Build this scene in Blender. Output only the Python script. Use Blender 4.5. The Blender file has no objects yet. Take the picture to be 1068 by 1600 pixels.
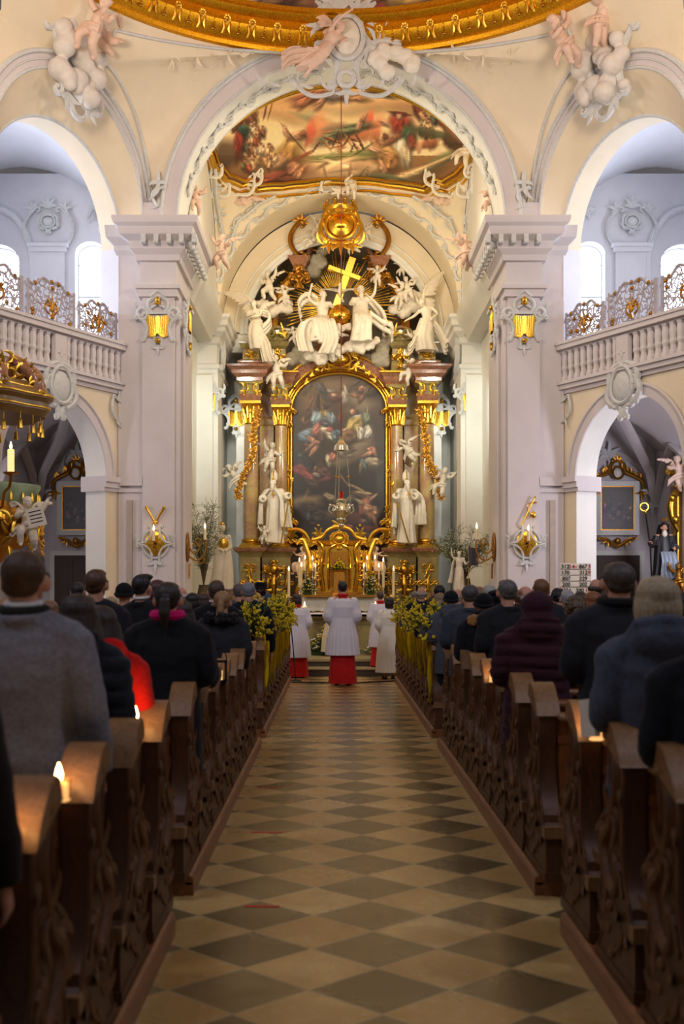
EXPO=0.0; WORLD=.12; LK=1.0; FX=.188; FY=-.28
import bpy, bmesh, math, random
import numpy as np
from mathutils import Vector, Matrix, noise, Euler
PI = math.pi
random.seed(7)
SC = bpy.context.scene
COL = SC.collection
CX, CZ, FP, VX, VY = -0.16, 1.62, 1800.0, 521.0, 920.0   # camera x, height, focal length (px of the 1068x1600 frame), vanishing point

def W(px, py, D):
    """world point standing D metres down the church at the given place of the frame"""
    return Vector((CX + (px - VX) * D / FP, D, CZ + (VY - py) * D / FP))

# ---------------------------------------------------------------- materials
def lin(c):
    return tuple((x / 12.92 if x <= 0.04045 else ((x + 0.055) / 1.055) ** 2.4) for x in c)
def rgb(r, g, b):
    return lin((r / 255.0, g / 255.0, b / 255.0)) + (1.0,)

class NT:
    def __init__(s, name):
        s.m = bpy.data.materials.new(name); s.m.use_nodes = True
        s.t = s.m.node_tree; s.t.nodes.clear()
        s.out = s.n('ShaderNodeOutputMaterial')
        s.b = s.n('ShaderNodeBsdfPrincipled')
        s.l(s.b.outputs[0], s.out.inputs[0])
    def n(s, t, **kw):
        x = s.t.nodes.new(t)
        for k, v in kw.items(): setattr(x, k, v)
        return x
    def l(s, a, b): s.t.links.new(a, b)
    def coord(s, kind='Object', scale=(1, 1, 1)):
        tc = s.n('ShaderNodeTexCoord'); mp = s.n('ShaderNodeMapping')
        mp.inputs['Scale'].default_value = scale
        s.l(tc.outputs[kind], mp.inputs[0]); return mp.outputs[0]
    def noise(s, vec, sc=5, det=4, rough=.55, dist=0):
        x = s.n('ShaderNodeTexNoise'); x.inputs['Scale'].default_value = sc
        x.inputs['Detail'].default_value = det; x.inputs['Roughness'].default_value = rough
        x.inputs['Distortion'].default_value = dist
        s.l(vec, x.inputs['Vector']); return x.outputs[0]
    def ramp(s, fac, stops):
        x = s.n('ShaderNodeValToRGB'); e = x.color_ramp.elements
        while len(e) < len(stops): e.new(0.5)
        for i, (p, c) in enumerate(stops):
            e[i].position = p; e[i].color = c
        s.l(fac, x.inputs[0]); return x.outputs[0]
    def mix(s, fac, a, b, mode='MIX'):
        x = s.n('ShaderNodeMix', data_type='RGBA', blend_type=mode)
        for sock, v in ((x.inputs[0], fac), (x.inputs[6], a), (x.inputs[7], b)):
            if hasattr(v, 'links') or isinstance(v, bpy.types.NodeSocket): s.l(v, sock)
            else: sock.default_value = v
        return x.outputs[2]
    def bump(s, h, st=.3, d=.01):
        x = s.n('ShaderNodeBump'); x.inputs['Strength'].default_value = st
        x.inputs['Distance'].default_value = d
        s.l(h, x.inputs['Height']); s.l(x.outputs[0], s.b.inputs['Normal'])
    def col(s, v):
        if isinstance(v, bpy.types.NodeSocket): s.l(v, s.b.inputs['Base Color'])
        else: s.b.inputs['Base Color'].default_value = v
    def set(s, **kw):
        for k, v in kw.items(): s.b.inputs[k.replace('_', ' ')].default_value = v

def simple(name, c, rough=.6, metal=0, var=.12, vs=8, bump=0, bs=40, spec=.5, sheen=0):
    t = NT(name); v = t.coord()
    c2 = tuple(max(0, min(1, x * (1 - var))) for x in c[:3]) + (1,)
    c3 = tuple(max(0, min(1, x * (1 + var * .6))) for x in c[:3]) + (1,)
    t.col(t.ramp(t.noise(v, vs), [(.3, c2), (.7, c3)]))
    t.set(Roughness=rough, Metallic=metal); t.b.inputs['Specular IOR Level'].default_value = spec
    if sheen: t.b.inputs['Sheen Weight'].default_value = sheen
    if bump: t.bump(t.noise(v, bs, 5), bump, .01)
    return t.m

M = {}
def plaster(name, c, st=.12):
    t = NT(name); v = t.coord()
    a = t.noise(v, .7, 5, .6); b = t.noise(v, 9, 4)
    c2 = tuple(x * .90 for x in c[:3]) + (1,)
    t.col(t.mix(t.ramp(b, [(.35, (0, 0, 0, 1)), (.8, (.35, .35, .35, 1))]), t.ramp(a, [(.35, c2), (.62, c)]), tuple(x * .93 for x in c[:3]) + (1,)))
    t.set(Roughness=.75); t.b.inputs['Specular IOR Level'].default_value = .25
    t.bump(b, st, .01); return t.m
M['wall'] = plaster('wall_paint', rgb(216, 209, 209))
M['wall_cream'] = plaster('cream_paint', rgb(234, 220, 192))
M['wall_white'] = plaster('white_paint', rgb(236, 236, 228))
M['stucco'] = simple('stucco', rgb(206, 208, 206), .7, var=.10, vs=14, bump=.2, spec=.3)
M['stucco_white'] = simple('white_stucco', rgb(232, 228, 214), .6, var=.08, vs=12, bump=.15, spec=.35)
M['lattice'] = simple('lattice_paint', rgb(168, 160, 164), .6)
M['statue'] = simple('statue_white', rgb(226, 216, 196), .45, var=.10, vs=7, bump=.1)
M['flesh_stucco'] = simple('flesh_stucco', rgb(222, 192, 172), .6, var=.10, vs=7)
def goldmat(name, c, rough, sc=30):
    t = NT(name); v = t.coord(); n = t.noise(v, sc, 3)
    t.col(t.ramp(n, [(.3, tuple(x * .62 for x in c[:3]) + (1,)), (.6, c)]))
    t.set(Roughness=rough, Metallic=1.0); t.bump(n, .25, .01); return t.m
M['gold'] = goldmat('gilding', rgb(236, 186, 70), .30)
M['gold_dark'] = goldmat('old_gilding', rgb(186, 132, 52), .38)
M['gold_sat'] = goldmat('satin_gilding', rgb(240, 178, 40), .42)
M['gold_smooth'] = goldmat('polished_gilding', rgb(240, 180, 60), .18, 3)
M['silver'] = simple('silver', rgb(222, 216, 200), .25, 1, var=.2, vs=20)
M['iron'] = simple('dark_iron', rgb(30, 28, 30), .5, .6)
def marble(name, c1, c2, c3, c4, sc=.9):
    t = NT(name); v = t.coord()
    a = t.noise(v, sc, 7, .62, 1.2); b = t.noise(v, sc * 4, 6, .7, 2)
    base = t.ramp(a, [(.30, c1), (.42, c2), (.55, c3), (.68, c4)])
    t.col(t.mix(t.ramp(b, [(.46, (0, 0, 0, 1)), (.5, (.5, .5, .5, 1)), (.54, (0, 0, 0, 1))]), base, rgb(196, 170, 130)))
    t.set(Roughness=.14); t.b.inputs['Coat Weight'].default_value = .4; return t.m
M['marble'] = marble('column_marble', rgb(158, 108, 84), rgb(188, 164, 96), rgb(172, 128, 98), rgb(206, 188, 118))
M['marble_green'] = marble('green_marble', rgb(124, 118, 74), rgb(166, 154, 92), rgb(142, 130, 82), rgb(160, 112, 84), 1.6)
M['marble_red'] = marble('red_marble', rgb(122, 76, 60), rgb(156, 100, 76), rgb(138, 88, 68), rgb(162, 118, 84), 1.4)
M['marble_dark'] = marble('dark_marble', rgb(88, 68, 54), rgb(120, 98, 72), rgb(102, 80, 62), rgb(130, 106, 76), 1.2)  # darker veined marble for the back panel, slabs and plinths
def woodmat(name, c1, c2, rough=.45, sc=(6, 6, .7), st=.25):
    t = NT(name); v = t.coord('Object', sc)
    n = t.noise(v, 3.2, 7, .65, 1.0); f = t.noise(v, 26, 4, .6)
    t.col(t.mix(t.ramp(f, [(.4, (0, 0, 0, 1)), (.75, (.6, .6, .6, 1))]), t.ramp(n, [(.3, c1), (.68, c2)]), tuple(x * .45 for x in c1[:3]) + (1,)))
    t.set(Roughness=rough); t.bump(f, st, .01); return t.m
M['pew'] = woodmat('pew_oak', rgb(70, 42, 22), rgb(104, 64, 34))
M['pew_carved'] = woodmat('carved_oak', rgb(86, 54, 32), rgb(134, 90, 54), .4, st=.6)
M['pew_cap'] = woodmat('lit_oak', rgb(122, 86, 54), rgb(164, 122, 80), .35)  # lighter oak: the light on the pew tops is put into the colour
M['pew_board'] = woodmat('pine_board', rgb(128, 74, 36), rgb(160, 96, 48), .4)
M['step_wood'] = woodmat('step_board', rgb(120, 72, 40), rgb(158, 102, 60), .4, sc=(6, .7, 6))
M['door_wood'] = woodmat('door_oak', rgb(62, 48, 44), rgb(86, 68, 60), .6)
def emis(name, c, st):
    t = NT(name); t.col((0, 0, 0, 1))
    t.b.inputs['Emission Color'].default_value = c; t.b.inputs['Emission Strength'].default_value = st
    return t.m
M['marble_volute'] = None; M.pop('marble_volute'); M['flame'] = emis('flame', (1, .62, .22, 1), 22)
M['window_glow'] = emis('daylight_window', (.80, .85, 1.0, 1), 9.0)
def waxmat(name, c, em):
    t = NT(name); t.col(c); t.set(Roughness=.4)
    t.b.inputs['Subsurface Weight'].default_value = .3
    t.b.inputs['Emission Color'].default_value = (1, .6, .25, 1); t.b.inputs['Emission Strength'].default_value = em
    return t.m
M['wax'] = waxmat('candle_wax', rgb(238, 224, 180), .0)
M['wax_glow'] = waxmat('glowing_wax', rgb(244, 206, 120), 1.2)
t = NT('jar_glass'); t.set(Roughness=.05); t.b.inputs['Transmission Weight'].default_value = .95; t.col(rgb(250, 235, 210)); M['glass'] = t.m
t = NT('red_glass'); t.set(Roughness=.08); t.b.inputs['Transmission Weight'].default_value = .85; t.col(rgb(220, 60, 30)); M['glass_red'] = t.m
def cloth(name, c, rough=.9, sc=60, st=.25, sheen=.2, var=.16):
    t = NT(name); v = t.coord(); n = t.noise(v, sc, 3); g = t.noise(v, 5, 4)
    t.col(t.mix(t.ramp(n, [(.4, (0, 0, 0, 1)), (.62, (.42, .42, .42, 1))]), t.ramp(g, [(.3, tuple(x * (1 - var) for x in c[:3]) + (1,)), (.7, c)]), tuple(min(1, x * 1.5 + .002) for x in c[:3]) + (1,)))
    t.set(Roughness=rough); t.b.inputs['Sheen Weight'].default_value = sheen * .4
    t.b.inputs['Specular IOR Level'].default_value = .2
    t.bump(n, st, .004); return t.m
def hairmat(name, c, c2=None):
    t = NT(name); v = t.coord('Object', (1, 1, .06)); n = t.noise(v, 230, 4, .7); g = t.noise(v, 14, 3)
    c2 = c2 or tuple(min(1, x * 2.0 + .004) for x in c[:3]) + (1,)
    t.col(t.mix(t.ramp(n, [(.42, (0, 0, 0, 1)), (.62, (1, 1, 1, 1))]), c, c2))
    t.set(Roughness=.5); t.bump(n, .35, .004); return t.m
M['skin'] = simple('skin', rgb(206, 150, 122), .5, var=.08, vs=6); M['skin'].node_tree.nodes['Principled BSDF'].inputs['Subsurface Weight'].default_value = .1
def vcol(name, rough=.55, glaze=0):
    t = NT(name); a = t.n('ShaderNodeVertexColor', layer_name='paint'); v = t.coord(); n = t.noise(v, 7, 6, .7, .6)
    t.col(t.mix(.22, a.outputs[0], t.ramp(n, [(.25, (.25, .22, .20, 1)), (.75, (1, .97, .92, 1))]), 'MULTIPLY'))
    t.set(Roughness=rough); t.bump(n, .06, .01); return t.m
M['oil_paint'] = vcol('oil_painting', .42); M['fresco'] = vcol('fresco_painting', .85)
M['leaf'] = simple('leaf_green', rgb(62, 86, 40), .6, var=.3, vs=20)
M['leaf_pale'] = simple('olive_leaf', rgb(132, 148, 96), .6, var=.3, vs=20)
M['stem'] = simple('brown_stem', rgb(92, 74, 48), .8)
M['yellow'] = simple('yellow_blossom', rgb(236, 206, 30), .7, var=.2, vs=30)
M['white_blossom'] = simple('white_blossom', rgb(232, 232, 216), .7)
M['ribbon'] = simple('yellow_ribbon', rgb(240, 196, 24), .45, var=.15, vs=5)
M['lace'] = simple('white_lace', rgb(226, 226, 218), .8, var=.10, vs=60, bump=.4, bs=120)
M['black'] = simple('black_rubber', rgb(22, 22, 24), .6)
M['red_tape'] = simple('red_tape', rgb(196, 52, 40), .6)
M['paper'] = simple('paper', rgb(232, 226, 212), .7)
M['ink'] = simple('black_ink', rgb(26, 24, 26), .7); M['ink_red'] = simple('red_ink', rgb(178, 34, 30), .7)

# ---------------------------------------------------------------- geometry
class MB:
    def __init__(s):
        s.v = []; s.f = []; s.mi = []; s.cur = 0; s.xf = Matrix.Identity(4)
    def _add(s, vs, fs):
        o = len(s.v); x = s.xf
        s.v += [tuple(x @ Vector(p)) for p in vs]
        s.f += [tuple(i + o for i in f) for f in fs]; s.mi += [s.cur] * len(fs)
    def box(s, x0, x1, y0, y1, z0, z1):
        s._add([(x0, y0, z0), (x1, y0, z0), (x1, y1, z0), (x0, y1, z0), (x0, y0, z1), (x1, y0, z1), (x1, y1, z1), (x0, y1, z1)],
               [(0, 3, 2, 1), (4, 5, 6, 7), (0, 1, 5, 4), (1, 2, 6, 5), (2, 3, 7, 6), (3, 0, 4, 7)])
    def beam(s, a, b, w, h, up=(0, 0, 1)):
        a = Vector(a); b = Vector(b); d = (b - a); L = d.length; d.normalize()
        u = Vector(up).cross(d)
        if u.length < 1e-5: u = Vector((1, 0, 0)).cross(d)
        u.normalize(); v = d.cross(u)
        P = []
        for t in (0, L):
            for su, sv in ((-1, -1), (1, -1), (1, 1), (-1, 1)):
                P.append(a + d * t + u * su * w / 2 + v * sv * h / 2)
        s._add(P, [(0, 3, 2, 1), (4, 5, 6, 7), (0, 1, 5, 4), (1, 2, 6, 5), (2, 3, 7, 6), (3, 0, 4, 7)])
    def rstack(s, x0, x1, y0, y1, prof):
        V = []
        for o, z in prof: V += [(x0 - o, y0 - o, z), (x1 + o, y0 - o, z), (x1 + o, y1 + o, z), (x0 - o, y1 + o, z)]
        F = [(0, 3, 2, 1)]; n = len(prof)
        for i in range(n - 1):
            for k in range(4): F.append((i * 4 + k, i * 4 + (k + 1) % 4, i * 4 + 4 + (k + 1) % 4, i * 4 + 4 + k))
        F.append(tuple((n - 1) * 4 + k for k in range(4))); s._add(V, F)
    def poly_stack(s, pts, zs):
        n = len(pts[0]); V = []; F = [tuple(reversed(range(n)))]
        for P, z in zip(pts, zs): V += [(p[0], p[1], z) for p in P]
        for i in range(len(zs) - 1):
            for k in range(n): F.append((i * n + k, i * n + (k + 1) % n, (i + 1) * n + (k + 1) % n, (i + 1) * n + k))
        F.append(tuple((len(zs) - 1) * n + k for k in range(n))); s._add(V, F)
    def prism(s, poly, z0, z1):
        s.poly_stack([poly, poly], [z0, z1])
    def ringloft(s, rings, cap=True, close=True):
        n = len(rings[0]); V = [p for r in rings for p in r]; F = []
        for i in range(len(rings) - 1):
            for k in range(n if close else n - 1):
                F.append((i * n + k, i * n + (k + 1) % n, (i + 1) * n + (k + 1) % n, (i + 1) * n + k))
        if cap and close:
            F.append(tuple(reversed(range(n)))); F.append(tuple((len(rings) - 1) * n + k for k in range(n)))
        s._add(V, F)
    def tube(s, pts, r, n=8, flat=1.0, up=None):
        pts = [Vector(p) for p in pts]; m = len(pts)
        R = r if isinstance(r, (list, tuple)) else [r] * m
        if len(R) != m: R = [R[0] + 0 * 0 if len(R) == 1 else float(np.interp(i / (m - 1), np.linspace(0, 1, len(R)), R)) for i in range(m)]
        rings = []; u = None
        for i, p in enumerate(pts):
            d = (pts[min(i + 1, m - 1)] - pts[max(i - 1, 0)])
            if d.length < 1e-7: d = Vector((0, 0, 1))
            d.normalize()
            if u is None:
                u = (Vector(up) if up else Vector((0, 0, 1)))
                if abs(u.dot(d)) > .95: u = Vector((1, 0, 0)) if abs(d.x) < .9 else Vector((0, 1, 0))
            u = u - d * u.dot(d)
            if u.length < 1e-5: u = d.orthogonal()
            u.normalize(); w = d.cross(u)
            rings.append([p + (u * math.cos(a) * flat + w * math.sin(a)) * max(R[i], 1e-4) for a in [2 * PI * k / n for k in range(n)]])
        s.ringloft(rings)
    def ell(s, c, r, n=12, rot=None):
        if not hasattr(r, '__len__'): r = (r, r, r)
        c = Vector(c); m = max(4, n // 2 + 1); R = rot.to_matrix() if isinstance(rot, Euler) else (rot or Matrix.Identity(3))
        rings = []
        for i in range(m + 1):
            a = -PI / 2 + PI * i / m; ca = max(math.cos(a), .02)
            rings.append([c + R @ Vector((r[0] * ca * math.cos(2 * PI * k / n), r[1] * ca * math.sin(2 * PI * k / n), r[2] * math.sin(a))) for k in range(n)])
        s.ringloft(rings)
    def lathe(s, prof, c=(0, 0, 0), n=20, f=None):
        c = Vector(c); rings = []
        for r, z in prof:
            rings.append([c + Vector(((r * (f(2 * PI * k / n, z) if f else 1)) * math.cos(2 * PI * k / n), (r * (f(2 * PI * k / n, z) if f else 1)) * math.sin(2 * PI * k / n), z)) for k in range(n)])
        s.ringloft(rings)
    def grid(s, fn, nu, nv, closed=False):
        V = [fn(i / (nu - 1), j / (nv - 1)) for i in range(nu) for j in range(nv)]
        F = [(i * nv + j, (i + 1) * nv + j, (i + 1) * nv + j + 1, i * nv + j + 1) for i in range(nu - 1) for j in range(nv - 1)]
        s._add(V, F)
    def slab(s, fn, nu, nv, th):
        """sheet with thickness; th = offset vector or function(u,v)->vector"""
        o = len(s.v); V = []
        for k in (0, 1):
            for i in range(nu):
                for j in range(nv):
                    u, v = i / (nu - 1), j / (nv - 1); t = th(u, v) if callable(th) else Vector(th)
                    V.append(Vector(fn(u, v)) + (t if k else t * 0))
        N = nu * nv; F = []
        for i in range(nu - 1):
            for j in range(nv - 1):
                q = (i * nv + j, (i + 1) * nv + j, (i + 1) * nv + j + 1, i * nv + j + 1)
                F.append(q); F.append(tuple(x + N for x in reversed(q)))
        per = [i * nv for i in range(nu)] + [(nu - 1) * nv + j for j in range(1, nv)] + [i * nv + nv - 1 for i in range(nu - 2, -1, -1)] + [j for j in range(nv - 2, 0, -1)]
        for a, b in zip(per, per[1:] + per[:1]): F.append((b, a, a + N, b + N))
        s._add(V, F)
    def build(s, name, mat, parent=None, smooth=True, fuse=0, soft=0, ang=40, disp=None, deci=0):
        me = bpy.data.meshes.new(name); me.from_pydata(s.v, [], s.f)
        mats = mat if isinstance(mat, (list, tuple)) else [mat]
        if fuse:
            ob = bpy.data.objects.new('tmp', me); COL.objects.link(ob)
            r = ob.modifiers.new('r', 'REMESH'); r.mode = 'VOXEL'; r.voxel_size = fuse
            if soft:
                k = ob.modifiers.new('s', 'SMOOTH'); k.iterations = soft; k.factor = .5
            if deci:
                k = ob.modifiers.new('d', 'DECIMATE'); k.ratio = deci
            dg = bpy.context.evaluated_depsgraph_get()
            m2 = bpy.data.meshes.new_from_object(ob.evaluated_get(dg)); m2.name = name
            bpy.data.objects.remove(ob); bpy.data.meshes.remove(me); me = m2
            me.materials.clear()
        for m_ in mats: me.materials.append(m_)
        if disp:
            nn = [v.normal.copy() for v in me.vertices]
            for v, nv_ in zip(me.vertices, nn): v.co += nv_ * disp(v.co)
        if not fuse:
            if len(mats) > 1: me.polygons.foreach_set('material_index', s.mi)
            bm = bmesh.new(); bm.from_mesh(me); bmesh.ops.recalc_face_normals(bm, faces=bm.faces); bm.to_mesh(me); bm.free()
        me.polygons.foreach_set('use_smooth', [bool(smooth)] * len(me.polygons))
        if smooth and not fuse: me.set_sharp_from_angle(angle=math.radians(ang))
        me.update()
        ob = bpy.data.objects.new(name, me); COL.objects.link(ob)
        if parent: ob.parent = parent
        return ob

def tag(o, label=None, cat=None, group=None, kind=None):
    if label: o['label'] = label
    if cat: o['category'] = cat
    if group: o['group'] = group
    if kind: o['kind'] = kind
    return o
def empty(name, loc=(0, 0, 0), rz=0, label=None, cat=None, group=None, kind=None):
    o = bpy.data.objects.new(name, None); COL.objects.link(o); o.empty_display_size = .1
    o.location = loc; o.rotation_euler = (0, 0, rz); return tag(o, label, cat, group, kind)
def struct(mb, name, mat, **kw):
    o = mb.build(name, mat, **kw); o['kind'] = 'structure'; return o
def dup(o, loc=None, rz=None, label=None, scale=None, mirror=False, parent=None):
    c = o.copy(); COL.objects.link(c)
    if parent is not None: c.parent = parent
    if loc is not None: c.location = loc
    if rz is not None: c.rotation_euler = (0, 0, rz)
    if label: c['label'] = label
    if scale: c.scale = scale
    for ch in [x for x in COL.objects if x.parent == o]:
        dup(ch, parent=c)
    return c
def frame(o, u, w):
    """matrix with local x=u (right), z=w (out of the surface), y up"""
    u = Vector(u).normalized(); w = Vector(w).normalized(); v = w.cross(u).normalized()
    m = Matrix.Identity(4)
    for i in range(3): m[i][0] = u[i]; m[i][1] = v[i]; m[i][2] = w[i]; m[i][3] = o[i]
    return m
# ---- ornament in a local plane (x right, y up, z out)
def spiral(cx, cy, r0, r1, a0, turns, n=16):
    return [(cx + (r0 + (r1 - r0) * i / n) * math.cos(a0 + turns * 2 * PI * i / n), cy + (r0 + (r1 - r0) * i / n) * math.sin(a0 + turns * 2 * PI * i / n), 0) for i in range(n + 1)]
def cscroll(mb, p, q, bulge, r, curl=.22, n=6):
    p = Vector((p[0], p[1], 0)); q = Vector((q[0], q[1], 0)); d = q - p; L = d.length; d.normalize(); k = Vector((-d.y, d.x, 0))
    s = 1 if bulge >= 0 else -1; pts = []; R = L * curl * .5
    mid = [p + d * (L * t) + k * (bulge * L * 4 * t * (1 - t)) for t in [i / 10 for i in range(11)]]
    def curlpts(base, dirv, side):
        c = base - k * s * R; a0 = math.atan2((k * s).y, (k * s).x)
        return [c + Vector((math.cos(a0 + side * t * 4.6), math.sin(a0 + side * t * 4.6), 0)) * (R * (1 - .75 * t)) for t in [i / 8 for i in range(1, 9)]]
    e1 = curlpts(mid[0], -d, s); e2 = curlpts(mid[-1], d, -s)
    pts = list(reversed(e1)) + mid + e2; m = len(pts)
    mb.tube(pts, [r * (.45 + .75 * math.sin(PI * i / (m - 1))) for i in range(m)], n)
    mb.ell(e1[-1], r * .9, 6); mb.ell(e2[-1], r * .9, 6)
def leaf(mb, b, ang, L, w, bend=.5, z=0, n=6):
    pts = []; a = ang; p = Vector((b[0], b[1], z))
    for i in range(7):
        pts.append(p.copy()); p = p + Vector((math.cos(a), math.sin(a), .25 * math.sin(PI * i / 6))) * (L / 6); a += bend / 3
    mb.tube(pts, [w * x for x in (.35, .8, 1, .95, .75, .45, .1)], n, flat=.45, up=(0, 0, 1))
def palmette(mb, c, ang, L, w, k=5, spread=1.6):
    for i in range(k):
        t = (i / (k - 1) - .5) if k > 1 else 0
        leaf(mb, c, ang + t * spread, L * (1 - .5 * abs(t)), w, bend=t * 1.6)
def foliage(mb, path, r, seed=1, step=.18, leafL=.16):
    rnd = random.Random(seed); P = [Vector(p) for p in path]; acc = 0; sgn = 1
    mb.tube(P, r, 6)
    for a, b in zip(P, P[1:]):
        d = b - a; acc += d.length
        if acc > step:
            acc = 0; sgn = -sgn; an = math.atan2(d.y, d.x)
            leaf(mb, a, an + sgn * .9, leafL * rnd.uniform(.8, 1.3), r * 1.5, bend=-sgn * 1.4)
            leaf(mb, a, an + sgn * .3, leafL * rnd.uniform(.6, 1.0), r * 1.2, bend=sgn * 1.0)
def cartouche(mb, w, h, r=.04, seed=1):
    rnd = random.Random(seed)
    mb.ell((0, 0, .03), (w * .42, h * .42, .09), 16)
    mb.tube([(w * .5 * math.cos(a), h * .5 * math.sin(a) * (1.12 if math.sin(a) > 0 else .95), .05) for a in [2 * PI * i / 24 for i in range(25)]], r, 6)
    for s in (-1, 1):
        cscroll(mb, (s * w * .45, -h * .5), (s * w * .62, h * .12), -s * .3, r * 1.3, .4)
        cscroll(mb, (s * w * .62, h * .05), (s * w * .25, h * .62), s * -.28, r * 1.3, .4)
        cscroll(mb, (s * w * .1, -h * .78), (s * w * .5, -h * .42), s * .3, r * 1.1, .4)
        palmette(mb, (s * w * .58, h * .3), (PI / 2 - s * .9), h * .26, r, 4)
        palmette(mb, (s * w * .55, -h * .3), (-PI / 2 + s * .9), h * .22, r, 3)
    palmette(mb, (0, h * .52), PI / 2, h * .42, r * 1.3, 5, 1.8)
    palmette(mb, (0, -h * .55), -PI / 2, h * .34, r * 1.1, 3, 1.0)
# ================================================================= CAMERA
cam = bpy.data.cameras.new('camera'); cam_o = bpy.data.objects.new('camera', cam); COL.objects.link(cam_o)
cam_o.location = (CX, 0, CZ); cam_o.rotation_euler = (PI / 2, 0, 0)
cam.sensor_fit = 'VERTICAL'; cam.sensor_height = 36; cam.lens = FP / 1600 * 36
cam.shift_x = (534 - VX) / 1600; cam.shift_y = (VY - 800) / 1600; cam.clip_end = 200
cam.dof.use_dof = True; cam.dof.focus_distance = 25; cam.dof.aperture_fstop = 2.8
SC.camera = cam_o
SC.view_settings.view_transform = 'Standard'; SC.view_settings.look = 'None'
SC.view_settings.exposure = EXPO; SC.view_settings.gamma = 1; SC.view_settings.use_curve_mapping = False
# ================================================================= WORLD
w = bpy.data.worlds.new('world'); SC.world = w; w.use_nodes = True
bg = w.node_tree.nodes['Background']; bg.inputs[0].default_value = (.86, .80, .84, 1); bg.inputs[1].default_value = WORLD
# ================================================================= FLOOR
def floormat():
    t = NT('stone_floor'); tc = t.n('ShaderNodeTexCoord')
    mp = t.n('ShaderNodeMapping'); mp.inputs['Rotation'].default_value = (0, 0, PI / 4)
    mp.inputs['Scale'].default_value = (math.sqrt(2) / .570, math.sqrt(2) / .5325, 1); mp.inputs['Location'].default_value = (FX, FY, 0)
    t.l(tc.outputs['Object'], mp.inputs[0])
    sx = t.n('ShaderNodeSeparateXYZ'); t.l(mp.outputs[0], sx.inputs[0])
    def math_(op, a, b=None):
        x = t.n('ShaderNodeMath', operation=op)
        for i, v in enumerate((a, b)):
            if v is None: continue
            if isinstance(v, (int, float)): x.inputs[i].default_value = v
            else: t.l(v, x.inputs[i])
        return x.outputs[0]
    fx = math_('FLOOR', sx.outputs[0]); fy = math_('FLOOR', sx.outputs[1])
    chk = math_('MODULO', math_('ABSOLUTE', math_('ADD', fx, fy)), 2.0)
    gx = math_('ABSOLUTE', math_('SUBTRACT', math_('FRACT', sx.outputs[0]), .5)); gy = math_('ABSOLUTE', math_('SUBTRACT', math_('FRACT', sx.outputs[1]), .5))
    grout = math_('GREATER_THAN', math_('MAXIMUM', gx, gy), .488)
    cb = t.n('ShaderNodeCombineXYZ'); t.l(fx, cb.inputs[0]); t.l(fy, cb.inputs[1])
    wn = t.n('ShaderNodeTexWhiteNoise'); wn.noise_dimensions = '2D'; t.l(cb.outputs[0], wn.inputs[0])
    v = t.coord(); n1 = t.noise(v, 2.2, 6, .6, .8); n2 = t.noise(v, 16, 5, .6)
    light = t.mix(wn.outputs[0], rgb(186, 150, 88), rgb(216, 186, 124)); dark = t.mix(wn.outputs[0], rgb(92, 80, 52), rgb(140, 120, 78))
    light = t.mix(t.ramp(n1, [(.35, (0, 0, 0, 1)), (.7, (.6, .6, .6, 1))]), light, rgb(168, 128, 66))
    light = t.mix(t.ramp(n2, [(.55, (0, 0, 0, 1)), (.8, (.5, .5, .5, 1))]), light, rgb(226, 208, 170))
    dark = t.mix(t.ramp(n1, [(.4, (0, 0, 0, 1)), (.75, (.5, .5, .5, 1))]), dark, rgb(126, 106, 62))
    c = t.mix(chk, light, dark); c = t.mix(grout, c, rgb(178, 160, 122))
    t.col(c); t.l(t.ramp(n1, [(.3, (.22, .22, .22, 1)), (.7, (.40, .40, .40, 1))]), t.b.inputs['Roughness'])
    t.bump(math_('SUBTRACT', n2, math_('MULTIPLY', grout, .8)), .12, .01)
    return t.m
mb = MB(); mb.box(-12, 12, -6, 21.3, -.3, 0); struct(mb, 'floor', floormat(), smooth=False)
M['chancel_stone'] = simple('chancel_stone', rgb(176, 160, 118), .35, var=.2, vs=3); M['dark_stone'] = simple('dark_step_stone', rgb(86, 76, 66), .4, var=.2, vs=4)
mb = MB(); mb.box(-3.5, 3.5, 21.3, 24.0, -.3, .12); mb.cur = 1; mb.box(-3.5, 3.5, 21.28, 24, .12, .145); mb.cur = 0
mb.box(-3.4, 3.4, 21.9, 38, .14, .24); mb.cur = 1; mb.box(-3.4, 3.4, 21.87, 38, .24, .285)
struct(mb, 'floor', [M['dark_stone'], M['chancel_stone']], smooth=False)
mb = MB(); mb.box(-12, -3.5, 21.3, 38, -.3, .0); mb.box(3.5, 12, 21.3, 38, -.3, 0.0); struct(mb, 'floor', floormat(), smooth=False)
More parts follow.
